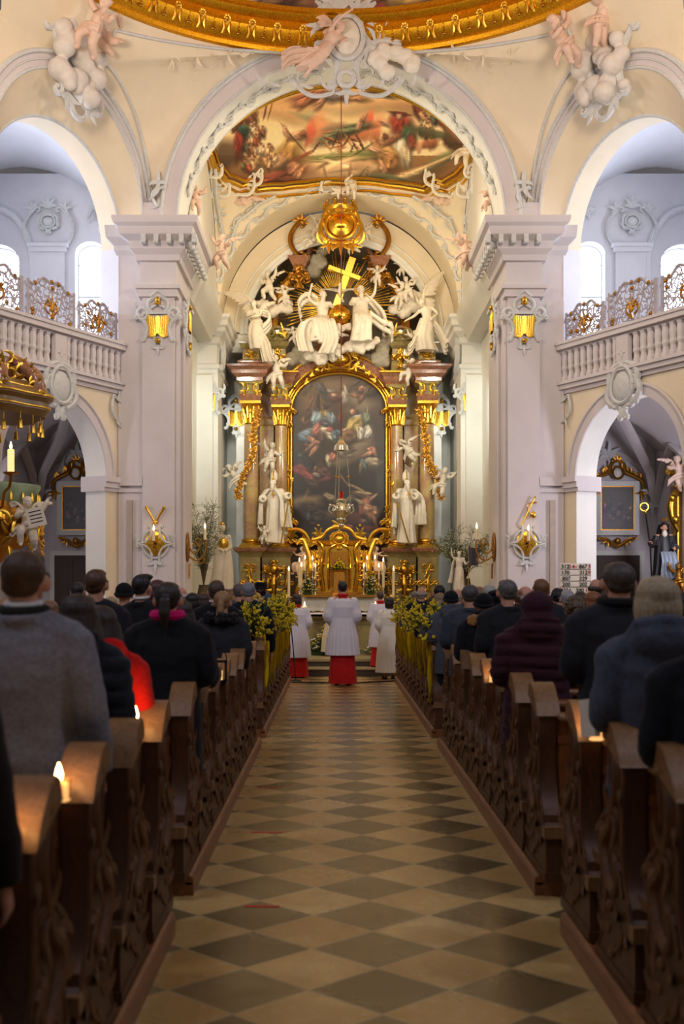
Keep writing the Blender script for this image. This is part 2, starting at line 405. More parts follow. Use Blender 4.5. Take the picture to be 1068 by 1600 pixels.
# ================================================================= ARCHITECTURE (left side at s=-1, right side at s=1)
ENT = [(.0, 7.95), (.06, 7.95), (.06, 8.10), (.12, 8.12), (.12, 8.2), (.03, 8.22), (.03, 8.70), (.10, 8.72), (.12, 8.84), (.22, 8.95), (.24, 9.1), (.26, 9.12), (.40, 9.2), (.42, 9.23), (.44, 9.36), (.52, 9.42), (.55, 9.50), (.55, 9.56), (.0, 9.62)]
AX0, AY0 = 4.31, 25.0; AX, AY = 4.85, 25.15
ddx, ddy = .471, -.882            # diagonal bay direction (mirrored for the left)
def side_struct(s):
    side = 'left' if s < 0 else 'right'
    def X(x): return s * x
    def bx(m, x0, x1, *a):
        a0, a1 = sorted((s * x0, s * x1)); m.box(a0, a1, *a)
    def rs(m, x0, x1, y0, y1, prof):
        a0, a1 = sorted((s * x0, s * x1)); m.rstack(a0, a1, y0, y1, prof)
    # pier with its pilasters and entablature
    m = MB(); bx(m, 3.53, 4.85, 25.15, 27.4, -.3, 7.98); bx(m, 3.66, 4.85, 25.10, 27.4, 0, 7.9); bx(m, 4.2, 4.86, 25.16, 27.4, 0, 12.2)
    struct(m, 'wall_' + side, M['wall'], smooth=False)
    m = MB(); rs(m, 3.62, 4.31, 25.0, 25.2, [(.06, 0), (.06, .5), (.03, .6), (0, .62), (0, 7.98)])
    rs(m, 3.45, 4.0, 25.45, 26.1, [(.05, 0), (.05, .5), (0, .6), (0, 7.98)])
    o = struct(m, 'trim_1', M['wall'], smooth=False)
    m = MB(); rs(m, 3.6, 4.33, 25.0, 27.3, ENT); struct(m, 'trim_2', M['wall'], ang=25)
    m = MB(); rs(m, 4.2, 4.9, 25.16, 27, [(0, 8.9), (.05, 9.0), (.05, 9.1), (.2, 9.25), (.22, 9.5), (0, 9.55)]); struct(m, 'trim_3', M['wall'], ang=25)
    m = MB()                                                                # modillions under the corona
    for i in range(5): bx(m, 4.22 - i * .27 + .05, 4.22 - i * .27 - .05, 24.58, 24.78, 9.02, 9.2); m.tube([(s * (4.22 - i * .27 - .05), 24.6, 9.04), (s * (4.22 - i * .27 + .05), 24.6, 9.04)], .04, 8)
    for i in range(8): m.box(*sorted((s * 3.36, s * 3.18)), 24.9 + i * .34, 25.02 + i * .34, 9.0, 9.2); m.ell((s * 3.22, 24.96 + i * .34, 9.0), (.07, .08, .07), 8)
    struct(m, 'trim_4', M['stucco'])
    # attic block above the cornice from which the arches spring
    m = MB(); bx(m, 3.54, 4.33, 24.985, 26.2, 9.55, 10.0); struct(m, 'wall_' + side, M['wall'], smooth=False)
for s in (-1, 1): side_struct(s)
def strip(mb, A, B, th=None):
    """surface between two point lists"""
    n = len(A); mb._add(list(A) + list(B), [(i, i + 1, n + i + 1, n + i) for i in range(n - 1)])
def arc(n, f): return [f(PI * i / (n - 1)) for i in range(n)]
# chancel arch: soffit, archivolt
NA = 49
def ca(R, y, zc=9.6): return arc(NA, lambda a: Vector((R * math.cos(a), y, zc + R * math.sin(a))))
m = MB(); strip(m, ca(3.53, 25.0), ca(3.53, 26.2)); struct(m, 'wall_chancel_arch', M['wall_white'])
m = MB(); strip(m, ca(3.53, 25.0), ca(3.88, 25.0)); strip(m, ca(3.88, 25.0), ca(3.88, 25.06)); struct(m, 'trim_5', M['wall'])
m = MB(); m.tube(ca(3.56, 24.99), .03, 8); m.tube(ca(3.90, 24.98), .045, 8); m.tube(ca(3.55, 26.2), .04, 8); struct(m, 'trim_6', M['stucco'])
# diagonal bays
RINGR, RINGY, RINGZ = 6.1, 18.8, 13.1
def ringpt(a, R=RINGR, z=RINGZ): return Vector((R * math.sin(a), RINGY + R * math.cos(a), z))
def bay(s):
    side = 'left' if s < 0 else 'right'
    A0 = Vector((s * AX0, AY0, 0)); A = Vector((s * AX, AY, 0)); d = Vector((s * ddx, ddy, 0)); nout = Vector((s * .882, .471, 0))
    C1 = A0 + d * 2.25; C2 = A + d * 2.0
    def arcf(C, R, z, rise=1, off=0, n=41): return arc(n, lambda a: C + d * (-R * math.cos(a)) + nout * off + Vector((0, 0, z + R * rise * math.sin(a))))
    # front arch soffit to the gallery opening
    zs1, zs2 = 9.6, 9.05
    m = MB(); strip(m, arcf(C1, 2.25, zs1), arcf(C2, 2.02, zs2)); strip(m, arcf(C2, 2.02, zs2), arcf(C2, 2.02, zs2, off=.5))
    struct(m, 'wall_' + side + '_arch', M['wall_cream'])
    m = MB(); strip(m, arcf(C1, 2.25, zs1), arcf(C1, 2.55, zs1)); struct(m, 'trim_7', M['wall'])
    m = MB(); m.tube(arcf(C1, 2.27, zs1), .035, 6); m.tube(arcf(C1, 2.57, zs1, off=-.02), .05, 6); m.tube(arcf(C2, 2.05, zs2, off=-.02), .04, 6); m.tube(arcf(C1, 2.42, zs1, off=-.01), .02, 6); struct(m, 'trim_8', M['stucco'])
    # pendentive
    def pend(L, Rr, a0, a1, nm):
        L = list(L); Rr = list(Rr); n = len(L); top0 = ringpt(a0); top1 = ringpt(a1)
        def S(u, v):
            f = v * (n - 1); i = min(int(f), n - 2); t = f - i
            l = L[i].lerp(L[i + 1], t); r = Rr[i].lerp(Rr[i + 1], t); b = l.lerp(r, u)
            tgt = ringpt(a0 + (a1 - a0) * u); base = L[-1].lerp(Rr[-1], u)
            return b + (tgt - base) * v ** 2.6
        m = MB(); m.grid(S, 25, 33); struct(m, 'wall_' + nm, M['wall_cream'])
        return S
    h = 21
    Lc = [Vector((s * -3.90 * math.cos(PI - PI / 2 * i / (h - 1)), 25.0, 9.6 + 3.90 * math.sin(PI / 2 * i / (h - 1)))) for i in range(h)]
    Rc = [C1 + d * (-2.57 * math.cos(PI / 2 * i / (h - 1))) + Vector((0, 0, zs1 + 2.57 * math.sin(PI / 2 * i / (h - 1)))) for i in range(h)]
    ext = lambda top, a: [top.lerp(ringpt(a), (i + 1) / 6) for i in range(6)]
    Rc += ext(Rc[-1], s * .90); Lc += [Lc[-1].lerp(ringpt(0), (i + 1) / 6) for i in range(6)]
    # keep both feet together on the attic block
    S1 = pend(Lc, Rc, 0, s * .90, 'pendentive_' + side)
    Lc2 = [C1 + d * (2.57 * math.cos(PI / 2 * i / (h - 1))) + Vector((0, 0, zs1 + 2.57 * math.sin(PI / 2 * i / (h - 1)))) for i in range(h)]
    Lc2 += ext(Lc2[-1], s * .90)
    h = len(Lc2)
    Rc2 = [p + d * (.6 + 1.6 * i / (h - 1)) + nout * -.2 * i / (h - 1) for i, p in enumerate(Lc2)]
    pend(Lc2, Rc2, s * .90, s * 1.35, 'pendentive_' + side)
    # moulded panel border on the pendentive
    m = MB()
    bord = [S1(.09, .16 + .76 * i / 20) for i in range(21)] + [S1(.09 + .8 * i / 12, .92) for i in range(1, 13)] + [S1(.89, .92 - .76 * i / 20) for i in range(1, 21)] + [S1(.5, .06)]
    m.tube([p + Vector((0, -.03, 0)) for p in bord + [bord[0]]], .035, 6); struct(m, 'trim_9', M['stucco'])
    # wall of the lower storey with arch opening (in the diagonal plane), then spandrels
    def fl(t, z, off=0): return A + d * t + nout * off + Vector((0, 0, z))
    tc, R, zs = 2.0, 1.56, 4.0; T1 = 4.6
    n = 33; am = [(tc - R * math.cos(PI * i / (n - 1)), zs + R * math.sin(PI * i / (n - 1))) for i in range(n)]
    m = MB()
    strip(m, [fl(t, z) for t, z in am], [fl(t, 6.1) for t, z in am])
    for a, b in ((0, tc - R), (tc + R, T1)):
        strip(m, [fl(a, 0), fl(b, 0)], [fl(a, 6.1), fl(b, 6.1)])
    struct(m, 'wall_' + side + '_diagonal', M['wall_cream'])
    m = MB(); strip(m, [fl(t, z) for t, z in am], [fl(t, z, .55) for t, z in am])
    for t in (tc - R, tc + R): strip(m, [fl(t, 0), fl(t, zs)], [fl(t, 0, .55), fl(t, zs, .55)])
    struct(m, 'wall_' + side + '_jamb', M['wall_white'])
    m = MB()
    am2 = [(tc - (R + .22) * math.cos(PI * i / (n - 1)), zs + (R + .22) * math.sin(PI * i / (n - 1))) for i in range(n)]
    strip(m, [fl(t, z, -.04) for t, z in am], [fl(t, z, -.04) for t, z in am2]); m.tube([fl(t, z, -.05) for t, z in am2], .03, 6)
    strip(m, [fl(t, z, 0) for t, z in am], [fl(t, z, -.04) for t, z in am])
    struct(m, 'trim_10', M['wall'])
    # impost moulding
    m = MB()
    for a, b in ((-.02, tc - R + .1),):
        for z0, z1, o in ((3.72, 3.8, .05), (3.8, 3.92, .09), (3.92, 4.04, .13)):
            P = [fl(a, z0, -o), fl(b, z0, -o), fl(b, z0, .6), fl(a, z0, .6)]; m.poly_stack([[(p.x, p.y) for p in P]] * 2, [z0, z1])
    m.box(*sorted((s * 4.3, s * 4.86)), 25.05, 25.2, 3.72, 3.8); m.box(*sorted((s * 4.3, s * 4.9)), 25.0, 25.2, 3.86, 4.04)
    struct(m, 'trim_11', M['wall'], smooth=False)
    # a shallow lesene strip on the flat wall
    m = MB(); m.box(*sorted((s * 4.66, s * 4.54)), 25.02, 25.17, 0, 3.55); struct(m, 'trim_12', M['pilaster_grey'], smooth=False)
    # gallery floor, parapet
    m = MB()
    for (z0, z1, o) in ((5.86, 5.95, .05), (5.95, 6.05, .12), (6.05, 6.12, .17), (6.76, 6.80, .10), (6.80, 6.90, .2), (6.90, 6.96, .23)):
        P = [fl(-.0, 0, -o), fl(T1, 0, -o), fl(T1, 0, .35), fl(0, 0, .35)]; m.poly_stack([[(p.x, p.y) for p in P]] * 2, [z0, z1])
    struct(m, 'trim_13', M['wall'], smooth=False)
    m = MB(); P = [fl(0, 0, .1), fl(T1, 0, .1), fl(T1, 0, 4.6), fl(-.5, 0, 4.6)]; m.poly_stack([[(p.x, p.y) for p in P]] * 2, [5.95, 6.1]); struct(m, 'floor', M['wall'], smooth=False)
    m = MB(); P = [fl(0, 0, .12), fl(T1, 0, .12), fl(T1, 0, .18), fl(0, 0, .18)]; m.poly_stack([[(p.x, p.y) for p in P]] * 2, [6.1, 6.8]); struct(m, 'wall_' + side + '_parapet', M['wall_cream'], smooth=False)
    bal = MB(); piers = MB()
    tt = .12; k = 0
    par = empty('balustrade', fl(2, 6.1), 0, 'stone balustrade of the %s gallery, flat baluster strips on cream' % side, 'balustrade', kind='structure')
    inv = Matrix.Translation(-fl(2, 6.1))
    def balu(t, wdt):
        b = MB(); b.xf = inv @ frame(fl(t, 6.12, -.02), d * s, -nout)
        prof = [(0, 1.0), (.08, 1.0), (.1, .8), (.2, .62), (.27, 1.0), (.33, .8), (.45, .95), (.58, .8), (.6, 1.0), (.64, 1.0)]
        rings = []
        for y, q in prof:
            ww = wdt * q; dp = .045 + .05 * q
            rings.append([(-ww, y, 0), (ww, y, 0), (ww * .8, y, dp), (-ww * .8, y, dp)])
        b.ringloft(rings); b.build('baluster', M['wall'], par, smooth=False)
    for i in range(22):
        t = .14 + i * .2
        if abs(t - 2.0) < .16: continue
        balu(t, .068)
    b = MB(); b.xf = inv @ frame(fl(2.0, 6.12, -.02), d * s, -nout); b.box(-.17, .17, 0, .64, 0, .12); palmette(b, (0, .5), -PI / 2, .2, .03, 3); 
    for q in range(4): leaf(b, (0, .28), q * PI / 2, .1, .035, 0, .12)
    b.build('post', M['wall'], par, smooth=False)
    # gallery room behind the arch: end wall with tall bright windows, vault
    room = MB()
    def quad(a, b, c, e): room._add([a, b, c, e], [(0, 1, 2, 3)])
    YE = 28.8
    strip(room, [fl(0, 6.0, 0), fl(0, 9.05, 0)], [fl(0, 6.0, .5), fl(0, 9.05, .5)])
    def G(x, z, y=YE): return Vector((s * x, y, z))
    wins = [(5.86, 6.62, 10.0), (8.02, 9.1, 9.8)]
    xs = [4.86, 5.86, 6.62, 8.02, 9.1, 11.0]
    for i in (0, 2, 4): quad(G(xs[i], 6), G(xs[i + 1], 6), G(xs[i + 1], 12), G(xs[i], 12))
    for x0, x1, zz in wins:
        r = (x1 - x0) / 2; c = (x0 + x1) / 2
        quad(G(x0, 6), G(x1, 6), G(x1, 6.6), G(x0, 6.6))
        AA = [(c - r * math.cos(PI * i / 16), zz + r * .8 * math.sin(PI * i / 16)) for i in range(17)]
        strip(room, [G(*q) for q in AA], [G(q[0], 12) for q in AA]); strip(room, [G(*q) for q in AA], [G(q[0], q[1], YE + .4) for q in AA])
        for x in (x0, x1): quad(G(x, 6.6), G(x, zz), G(x, zz, YE + .4), G(x, 6.6, YE + .4))
        quad(G(x0, 6.6), G(x1, 6.6), G(x1, 6.6, YE + .4), G(x0, 6.6, YE + .4))
        wm = MB(); P = [G(x0, 6.6, YE + .38)] + [G(q[0], q[1], YE + .38) for q in AA] + [G(x1, 6.6, YE + .38)]
        wm._add(P, [tuple(range(len(P)))]); struct(wm, 'window_1', M['window_glow'], smooth=False)
        fm = MB(); fm.tube([p + Vector((0, -.02, 0)) for p in P] , .03, 6)
        for zq in (7.4, 8.2, 9.0, 9.8): fm.beam(G(x0, zq, YE + .36), G(x1, zq, YE + .36), .02, .03)
        struct(fm, 'window_2', M['window_bar'], smooth=False)
    quad(G(4.86, 6, 25.3), G(4.86, 6), G(4.86, 12), G(4.86, 12, 25.3)); quad(G(11, 6, 19), G(11, 6), G(11, 12), G(11, 12, 19))
    n2 = 33; am3 = [(2.0 - 2.02 * math.cos(PI * i / (n2 - 1)), 9.05 + 2.02 * math.sin(PI * i / (n2 - 1))) for i in range(n2)]
    strip(room, [fl(t, z, .5) for t, z in am3], [fl(t, 12.4, .5) for t, z in am3])
    quad(fl(4.02, 6, .5), fl(8.0, 6, .5), fl(8.0, 12.4, .5), fl(4.02, 12.4, .5))
    yn = lambda x: 25.15 - (x - 4.85) * 1.873 + .62
    room.grid(lambda u, v: Vector((s * (4.8 + 6.3 * v), yn(4.8 + 6.3 * v) + (28.9 - yn(4.8 + 6.3 * v)) * u, 10.3 + 1.9 * math.sin(PI * v))), 4, 21)
    struct(room, 'wall_' + side + '_gallery', M['wall_gallery'])
    mm = MB()
    for x0, x1 in ((6.86, 7.66),):
        mm.box(*sorted((s * x0, s * x1)), YE - .12, YE, 6, 10.2); mm.box(*sorted((s * (x0 - .05), s * (x1 + .05))), YE - .2, YE, 10.0, 10.12); mm.box(*sorted((s * (x0 - .1), s * (x1 + .1))), YE - .25, YE, 10.12, 10.2)
    mm.box(*sorted((s * 5.06, s * 5.56)), YE - 1.2, YE - .6, 6, 9.9); mm.rstack(*sorted((s * 5.06, s * 5.56)), YE - 1.2, YE - .6, [(0, 9.8), (.06, 9.9), (.08, 10.0), (.2, 10.15), (.2, 10.25), (0, 10.3)])
    struct(mm, 'trim_14', M['wall_gallery'], smooth=False)
    mm = MB(); mm.tube([G(8.56 - .9 * math.cos(PI * i / 20), 9.6 + 1.5 * math.sin(PI * i / 20), YE - .05) for i in range(21)], .09, 6); mm.tube([G(7.66, 6, YE - .05), G(7.66, 9.6, YE - .05)], .09, 6); struct(mm, 'trim_14', M['wall_gallery'])
    mm = MB(); mm.xf = frame(G(7.26, 10.75, YE - .12), (1, 0, 0), (0, -1, 0))
    cscroll(mm, (-.42, -.6), (-.36, .3), .25, .04); cscroll(mm, (.42, -.6), (.36, .3), -.25, .04); palmette(mm, (0, .35), PI / 2, .35, .05, 5); palmette(mm, (-.35, .3), 2.4, .3, .05, 4); palmette(mm, (.35, .3), .7, .3, .05, 4); cartouche(mm, .34, .3, .025)
    o = mm.build('stucco_ornament', M['stucco']); tag(o, 'pale stucco cartouche with scrolls between the windows of the %s gallery' % side, 'stucco ornament')
    mm = MB(); mm.xf = frame(G(6.0, 11.0, YE - .2), (1, 0, 0), (0, -1, 0)); palmette(mm, (0, 0), 1.0, .4, .06, 5, 2.4); cscroll(mm, (-.25, -.15), (.25, .1), .3, .04); leaf(mm, (0, 0), -.6, .4, .05, 1)
    o = mm.build('stucco_ornament', M['stucco']); tag(o, 'small stucco leaf spray above the tall window of the %s gallery' % side, 'stucco ornament')
    # lower chapel behind the arch
    ch = MB(); YC = 28.3; XW = 7.45 if s < 0 else 7.75
    def q2(a, b, c, e): ch._add([a, b, c, e], [(0, 1, 2, 3)])
    q2(G(4.86, 0, YC), G(XW, 0, YC), G(XW, 6, YC), G(4.86, 6, YC)); q2(G(4.86, 0, 25.2), G(4.86, 0, YC), G(4.86, 6, YC), G(4.86, 6, 25.2)); q2(G(XW, 0, 19), G(XW, 0, YC), G(XW, 6, YC), G(XW, 6, 19))
    ch.grid(lambda u, v: Vector((s * (4.8 + (XW - 4.75) * v), yn(4.8 + (XW - 4.75) * v) + (28.4 - yn(4.8 + (XW - 4.75) * v)) * u, 4.6 + .95 * math.sin(PI * v) + .35 * abs(math.cos((yn(4.8 + (XW - 4.75) * v) + (28.4 - yn(4.8 + (XW - 4.75) * v)) * u - 28.4) * .9)))), 40, 17)
    struct(ch, 'wall_' + side + '_chapel', M['wall'])
    rb = MB(); xc = (5.0 + XW) / 2; rr_ = (XW - 5.1) / 2
    rb.tube([G(xc - rr_ * math.cos(PI * i / 20), 3.7 + rr_ * 1.0 * math.sin(PI * i / 20), YC - .03) for i in range(21)], .07, 6)
    for q in (-1, 1): rb.tube([G(xc + q * rr_, 0, YC - .03), G(xc + q * rr_, 3.7, YC - .03)], .07, 6)
    rb.tube([G(XW - .05, 3.6, YC - .1), G(XW - .3, 4.4, YC - .6), G(XW - .9, 5.1, YC - 1.4), G(xc, 5.5, YC - 2.2)], [.08, .12, .13, .12], 6, flat=.5)
    rb.tube([G(XW - .05, 3.6, YC - .1), G(XW - .12, 4.4, YC - .9), G(XW - .2, 4.9, YC - 2.0), G(XW - .12, 4.4, YC - 3.1), G(XW - .05, 3.4, YC - 3.8)], [.08, .1, .11, .1, .08], 6, flat=.6)
    struct(rb, 'trim_15', M['wall'])
    orn = MB(); orn.xf = frame(G(xc + .2, 4.85, YC - .12), (1, 0, 0), (0, -1, 0)); palmette(orn, (0, 0), PI / 2, .4, .06, 5, 2.4); cscroll(orn, (-.35, -.2), (.0, .1), .3, .035); cscroll(orn, (.35, -.2), (.0, .1), -.3, .035); leaf(orn, (0, -.1), -1.4, .4, .06, .8)
    o = orn.build('stucco_ornament', M['stucco']); tag(o, 'grey stucco leaf ornament above the painting in the %s side chapel' % side, 'stucco ornament')
    orn = MB(); orn.xf = frame(G(XW - .15, 3.75, YC - .2), (1, 0, 0), (0, -1, 0)); palmette(orn, (0, .1), PI / 2, .5, .06, 3, .8); palmette(orn, (0, 0), -PI / 2, .35, .05, 3, .8)
    o = orn.build('stucco_ornament', M['stucco']); tag(o, 'stucco leaf bracket at the vault foot in the corner of the %s side chapel' % side, 'stucco ornament')
    return fl, d, nout, S1, arcf, C1, C2
M['pilaster_grey'] = simple('grey_marbling', rgb(176, 164, 152), .5, var=.1)
M['window_bar'] = simple('window_bar', rgb(150, 150, 160), .6); M['wall_gallery'] = plaster('gallery_paint', rgb(222, 222, 226))
BAY = {s: bay(s) for s in (-1, 1)}
# dome cornice ring, gilded, and painted dome above it
ring = empty('dome_cornice', (0, RINGY, RINGZ), 0, 'gilded round cornice below the painted dome, studded with rosettes', 'cornice', kind='structure')
m = MB()
prof = [(6.12, 0), (6.02, .02), (6.0, .10), (6.06, .13), (6.02, .18), (5.9, .26), (5.82, .42), (5.84, .60), (5.76, .64), (5.70, .72), (5.62, .74), (5.62, .82), (5.9, .86), (6.2, .8)]
na = 97
rings = [[Vector((r * math.sin(a), r * math.cos(a), z)) for a in [2 * PI * k / na for k in range(na)]] for r, z in prof]
m.ringloft(rings, cap=False); m.build('gilded_moulding', M['gold_sat'], ring, ang=30)
for k in range(-9, 10):
    a = k * .094 + .047
    r = MB(); p = Vector((5.83 * math.sin(a), 5.83 * math.cos(a), .46)); fr = frame(p, (math.cos(a), -math.sin(a), 0), (-math.sin(a), -math.cos(a), -.25)); r.xf = fr
    r.ell((0, 0, .03), (.05, .05, .05), 8)
    for q in range(8): leaf(r, (0, 0), q * PI / 4, .10, .035, 1.2, .03)
    r.tube([(-.07, -.06, .02), (-.05, -.2, .02), (-.09, -.3, .0)], [.025, .035, .02], 6); r.tube([(.07, -.06, .02), (.05, -.2, .02), (.09, -.3, .0)], [.025, .035, .02], 6)
    r.build('rosette', M['gold'], ring)
    r = MB(); a += .047; p = Vector((5.88 * math.sin(a), 5.88 * math.cos(a), .3)); r.xf = frame(p, (math.cos(a), -math.sin(a), 0), (-math.sin(a), -math.cos(a), -.25))
    r.ell((0, -.08, .02), (.05, .04, .03), 8); r.ell((0, .02, .02), (.02, .05, .02), 6); r.ell((0, .12, .02), (.018, .03, .02), 6)
    r.build('pendant', M['gold_dark'], ring)
# ================================================================= PAINTED SURFACES
def wob(x, y, s=1.0, seed=0):
    return (np.sin(x * .071 * s + 1.7 * np.sin(y * .053 * s + seed)) + .6 * np.sin(y * .13 * s + 2.1 * np.sin(x * .11 * s + seed * 2)) + .35 * np.sin(x * .31 * s + y * .27 * s + seed)) / 1.95
def paint(P, base, strokes, sat=.72):
    x, y = P[:, 0], P[:, 1]; C = base(x, y).astype(float); r = random.Random(len(strokes)); S = []
    for st in strokes:
        cx, cy, rx, ry, rot, c = st[:6]; soft = st[6] if len(st) > 6 else .35
        g = sum(c) / 3.0; c = tuple(g + (k - g) * sat for k in c); S.append((cx, cy, rx, ry, rot, c, soft * 1.4))
        if soft < .5 and min(rx, ry) > 6:                                  # folds and lights inside the shape, and a loose shadow beside it
            a = math.radians(rot); ca_, sa_ = math.cos(a), math.sin(a); big = max(rx, ry); sm_ = min(rx, ry); ro = rot if rx >= ry else rot + 90
            S.insert(len(S) - 1, (cx + .3 * sm_, cy + .5 * sm_, rx * 1.25, ry * 1.25, rot, tuple(k * .55 for k in c), .9))
            for k in range(4):
                ox, oy = r.uniform(-.6, .6) * rx, r.uniform(-.6, .6) * ry; q = (.62, 1.3, .75, 1.18)[k]
                S.append((cx + ox * ca_ - oy * sa_, cy + ox * sa_ + oy * ca_, big * r.uniform(.35, .7), sm_ * r.uniform(.12, .3), ro + r.uniform(-28, 28), tuple(min(255, v * q) for v in c), .7))
    for i, (cx, cy, rx, ry, rot, c, soft) in enumerate(S):
        a = math.radians(rot); dx, dy = x - cx, y - cy
        k = (np.abs(dx) < 1.7 * max(rx, ry)) & (np.abs(dy) < 1.7 * max(rx, ry))
        if not k.any(): continue
        dx, dy = dx[k], dy[k]
        u = (dx * math.cos(a) + dy * math.sin(a)) / rx; v = (-dx * math.sin(a) + dy * math.cos(a)) / ry
        th = np.arctan2(v, u); d = np.sqrt(u * u + v * v) * (1 + .13 * np.sin(3 * th + i) + .08 * np.sin(5 * th + 2.3 * i))
        al = (np.clip((1 - d) / soft + .5, 0, 1) * .9)[:, None]
        shade = (1 + .22 * np.clip(-v, -1, 1))[:, None]
        C[k] = C[k] * (1 - al) + np.clip(np.array(c, float)[None, :] * shade, 0, 255) * al
    return np.clip(C, 0, 255)
def lerpc(a, b, t):
    t = np.clip(t, 0, 1)[:, None]; return np.array(a)[None, :] * (1 - t) + np.array(b)[None, :] * t
def painted(name, V, F, P, base, strokes, mat, parent=None):
    me = bpy.data.meshes.new(name); me.from_pydata([tuple(v) for v in V], [], F)
    C = (1.12 if name == 'ceiling_fresco' else 1) * paint(np.array(P, float), base, strokes, .84 if 'fresco' in name else .72) / 255.0; C = np.clip(C, 0, 1)
    L = np.where(C <= .04045, C / 12.92, ((C + .055) / 1.055) ** 2.4)
    at = me.color_attributes.new('paint', 'FLOAT_COLOR', 'POINT')
    at.data.foreach_set('color', np.concatenate([L, np.ones((len(L), 1))], 1).astype(np.float32).ravel())
    me.materials.append(mat); me.polygons.foreach_set('use_smooth', [True] * len(me.polygons))
    o = bpy.data.objects.new(name, me); COL.objects.link(o)
    if parent: o.parent = parent
    return o
def crowd(x0, x1, y0, y1, n, pal, seed, s=1.0, tall=1.5):
    r = random.Random(seed); out = []
    for i in range(n):
        x = r.uniform(x0, x1); y = y0 + (y1 - y0) * (i + r.random()) / n; q = r.uniform(.7, 1.3) * s
        c = r.choice(pal)
        out.append((x, y, 11 * q, 17 * q * tall / 1.5, r.uniform(-35, 35), c, .3))
        out.append((x + r.uniform(-10, 10) * q, y + 6 * q, 4 * q, 14 * q, r.uniform(-60, 60), tuple(k * .55 for k in c), .5))
        out.append((x + r.uniform(-8, 8) * q, y + 2 * q, 4 * q, 12 * q, r.uniform(-60, 60), tuple(min(255, k * 1.3) for k in c), .6))
        out.append((x + r.uniform(-5, 5) * q, y - 19 * q, 6 * q, 7 * q, 0, (200, 142, 106), .3))
        out.append((x + r.uniform(-5, 5) * q, y - 23 * q, 5.5 * q, 3.5 * q, 0, (96, 62, 42), .4))
    return out
# ---- chancel vault
VC = 29.85; VR2 = 3.53 ** 2 + 3.65 ** 2
def vz(X, Y): return 9.6 + math.sqrt(max(VR2 - X * X - (Y - VC) ** 2, 0.0))
m = MB(); m.grid(lambda u, v: Vector((-3.53 + 7.06 * u, 26.2 + 7.3 * v, vz(-3.53 + 7.06 * u, 26.2 + 7.3 * v))), 41, 41)
struct(m, 'ceiling', M['wall_cream'])
def hit(px, py):
    lo, hi = 26.2, 33.5
    for i in range(50):
        D = (lo + hi) / 2; p = W(px, py, D)
        if p.z < vz(p.x, p.y) and p.x ** 2 < 3.53 ** 2: lo = D
        else: hi = D
    return W(px, py, lo)
cut = [(328, 236), (335, 258), (352, 278), (377, 288), (390, 284), (401, 295), (440, 292), (476, 288), (537, 284), (608, 288), (640, 292), (665, 297), (682, 284), (696, 288), (716, 276), (732, 260), (743, 240)]
rim = [hit(*p) for p in cut]
half = [(p.x, p.y) for p in rim]
front = [(x, max(26.36, 2 * (VC - 1.3) - y)) for x, y in reversed(half)]
rim2 = half + front
def resample(P, n):
    P = P + [P[0]]; L = [0]
    for a, b in zip(P, P[1:]): L.append(L[-1] + math.dist(a, b))
    return [(float(np.interp(L[-1] * i / n, L, [p[0] for p in P])), float(np.interp(L[-1] * i / n, L, [p[1] for p in P]))) for i in range(n)]
rim3 = resample(rim2, 520); cc = (.0, VC - .5)
V = []; F = []; P = []
NR = 170
for j in range(NR + 1):
    f = (j / NR) ** .8
    for x, y in rim3:
        X = cc[0] + (x - cc[0]) * f; Y = cc[1] + (y - cc[1]) * f; Z = vz(X, Y) - .05
        V.append((X, Y, Z)); P.append(((VX + (X - CX) * FP / Y - 300) * 1068 / 470, (VY - (Z - CZ) * FP / Y - 120) * 1068 / 470))
for j in range(NR):
    for k in range(520): F.append((j * 520 + k, j * 520 + (k + 1) % 520, (j + 1) * 520 + (k + 1) % 520, (j + 1) * 520 + k))
def fb(x, y): return lerpc((226, 184, 124), (238, 212, 164), (y - 40) / 150) * (y < 280)[:, None] + lerpc((150, 112, 70), (112, 78, 50), (y - 280) / 110) * (y >= 280)[:, None]
pal = [(150, 74, 50), (88, 98, 66), (196, 150, 98), (120, 76, 50), (206, 176, 138), (104, 48, 38), (176, 118, 62), (70, 80, 70)]
fs = [(400, 92, 130, 26, -5, (196, 138, 86), .8), (560, 112, 120, 22, 0, (224, 184, 128), .9), (330, 130, 100, 30, 10, (212, 160, 104), .9), (690, 100, 110, 25, 5, (206, 158, 104), .9), (820, 110, 90, 30, 15, (186, 134, 86), .9),
      (430, 66, 66, 15, -12, (168, 92, 62)), (400, 84, 34, 12, -30, (196, 120, 84)), (462, 82, 40, 8, -50, (206, 146, 112)), (500, 58, 34, 20, 10, (150, 134, 132)), (478, 44, 12, 9, 0, (206, 150, 116)), (580, 70, 34, 12, 8, (194, 136, 90)), (672, 56, 40, 12, 6, (112, 112, 72)), (650, 44, 26, 10, 0, (160, 110, 80)),
      (440, 152, 60, 18, 20, (150, 152, 112), .8), (436, 182, 30, 46, 24, (216, 124, 78), .6), (418, 205, 16, 42, 10, (212, 92, 60), .5), (470, 190, 26, 40, -12, (226, 142, 90), .6), (628, 160, 13, 44, 12, (216, 96, 62), .5), (652, 186, 20, 48, 14, (222, 122, 80), .6), (604, 190, 18, 40, -8, (226, 138, 84), .6), (540, 212, 110, 22, -6, (196, 112, 66), .6),
      (520, 200, 76, 14, -22, (132, 134, 98)), (560, 182, 54, 14, -12, (112, 118, 84)), (596, 166, 24, 8, -60, (206, 150, 110)), (603, 148, 7, 9, 0, (196, 140, 104)), (500, 176, 44, 12, -15, (166, 132, 96), .5)]
r = random.Random(3)
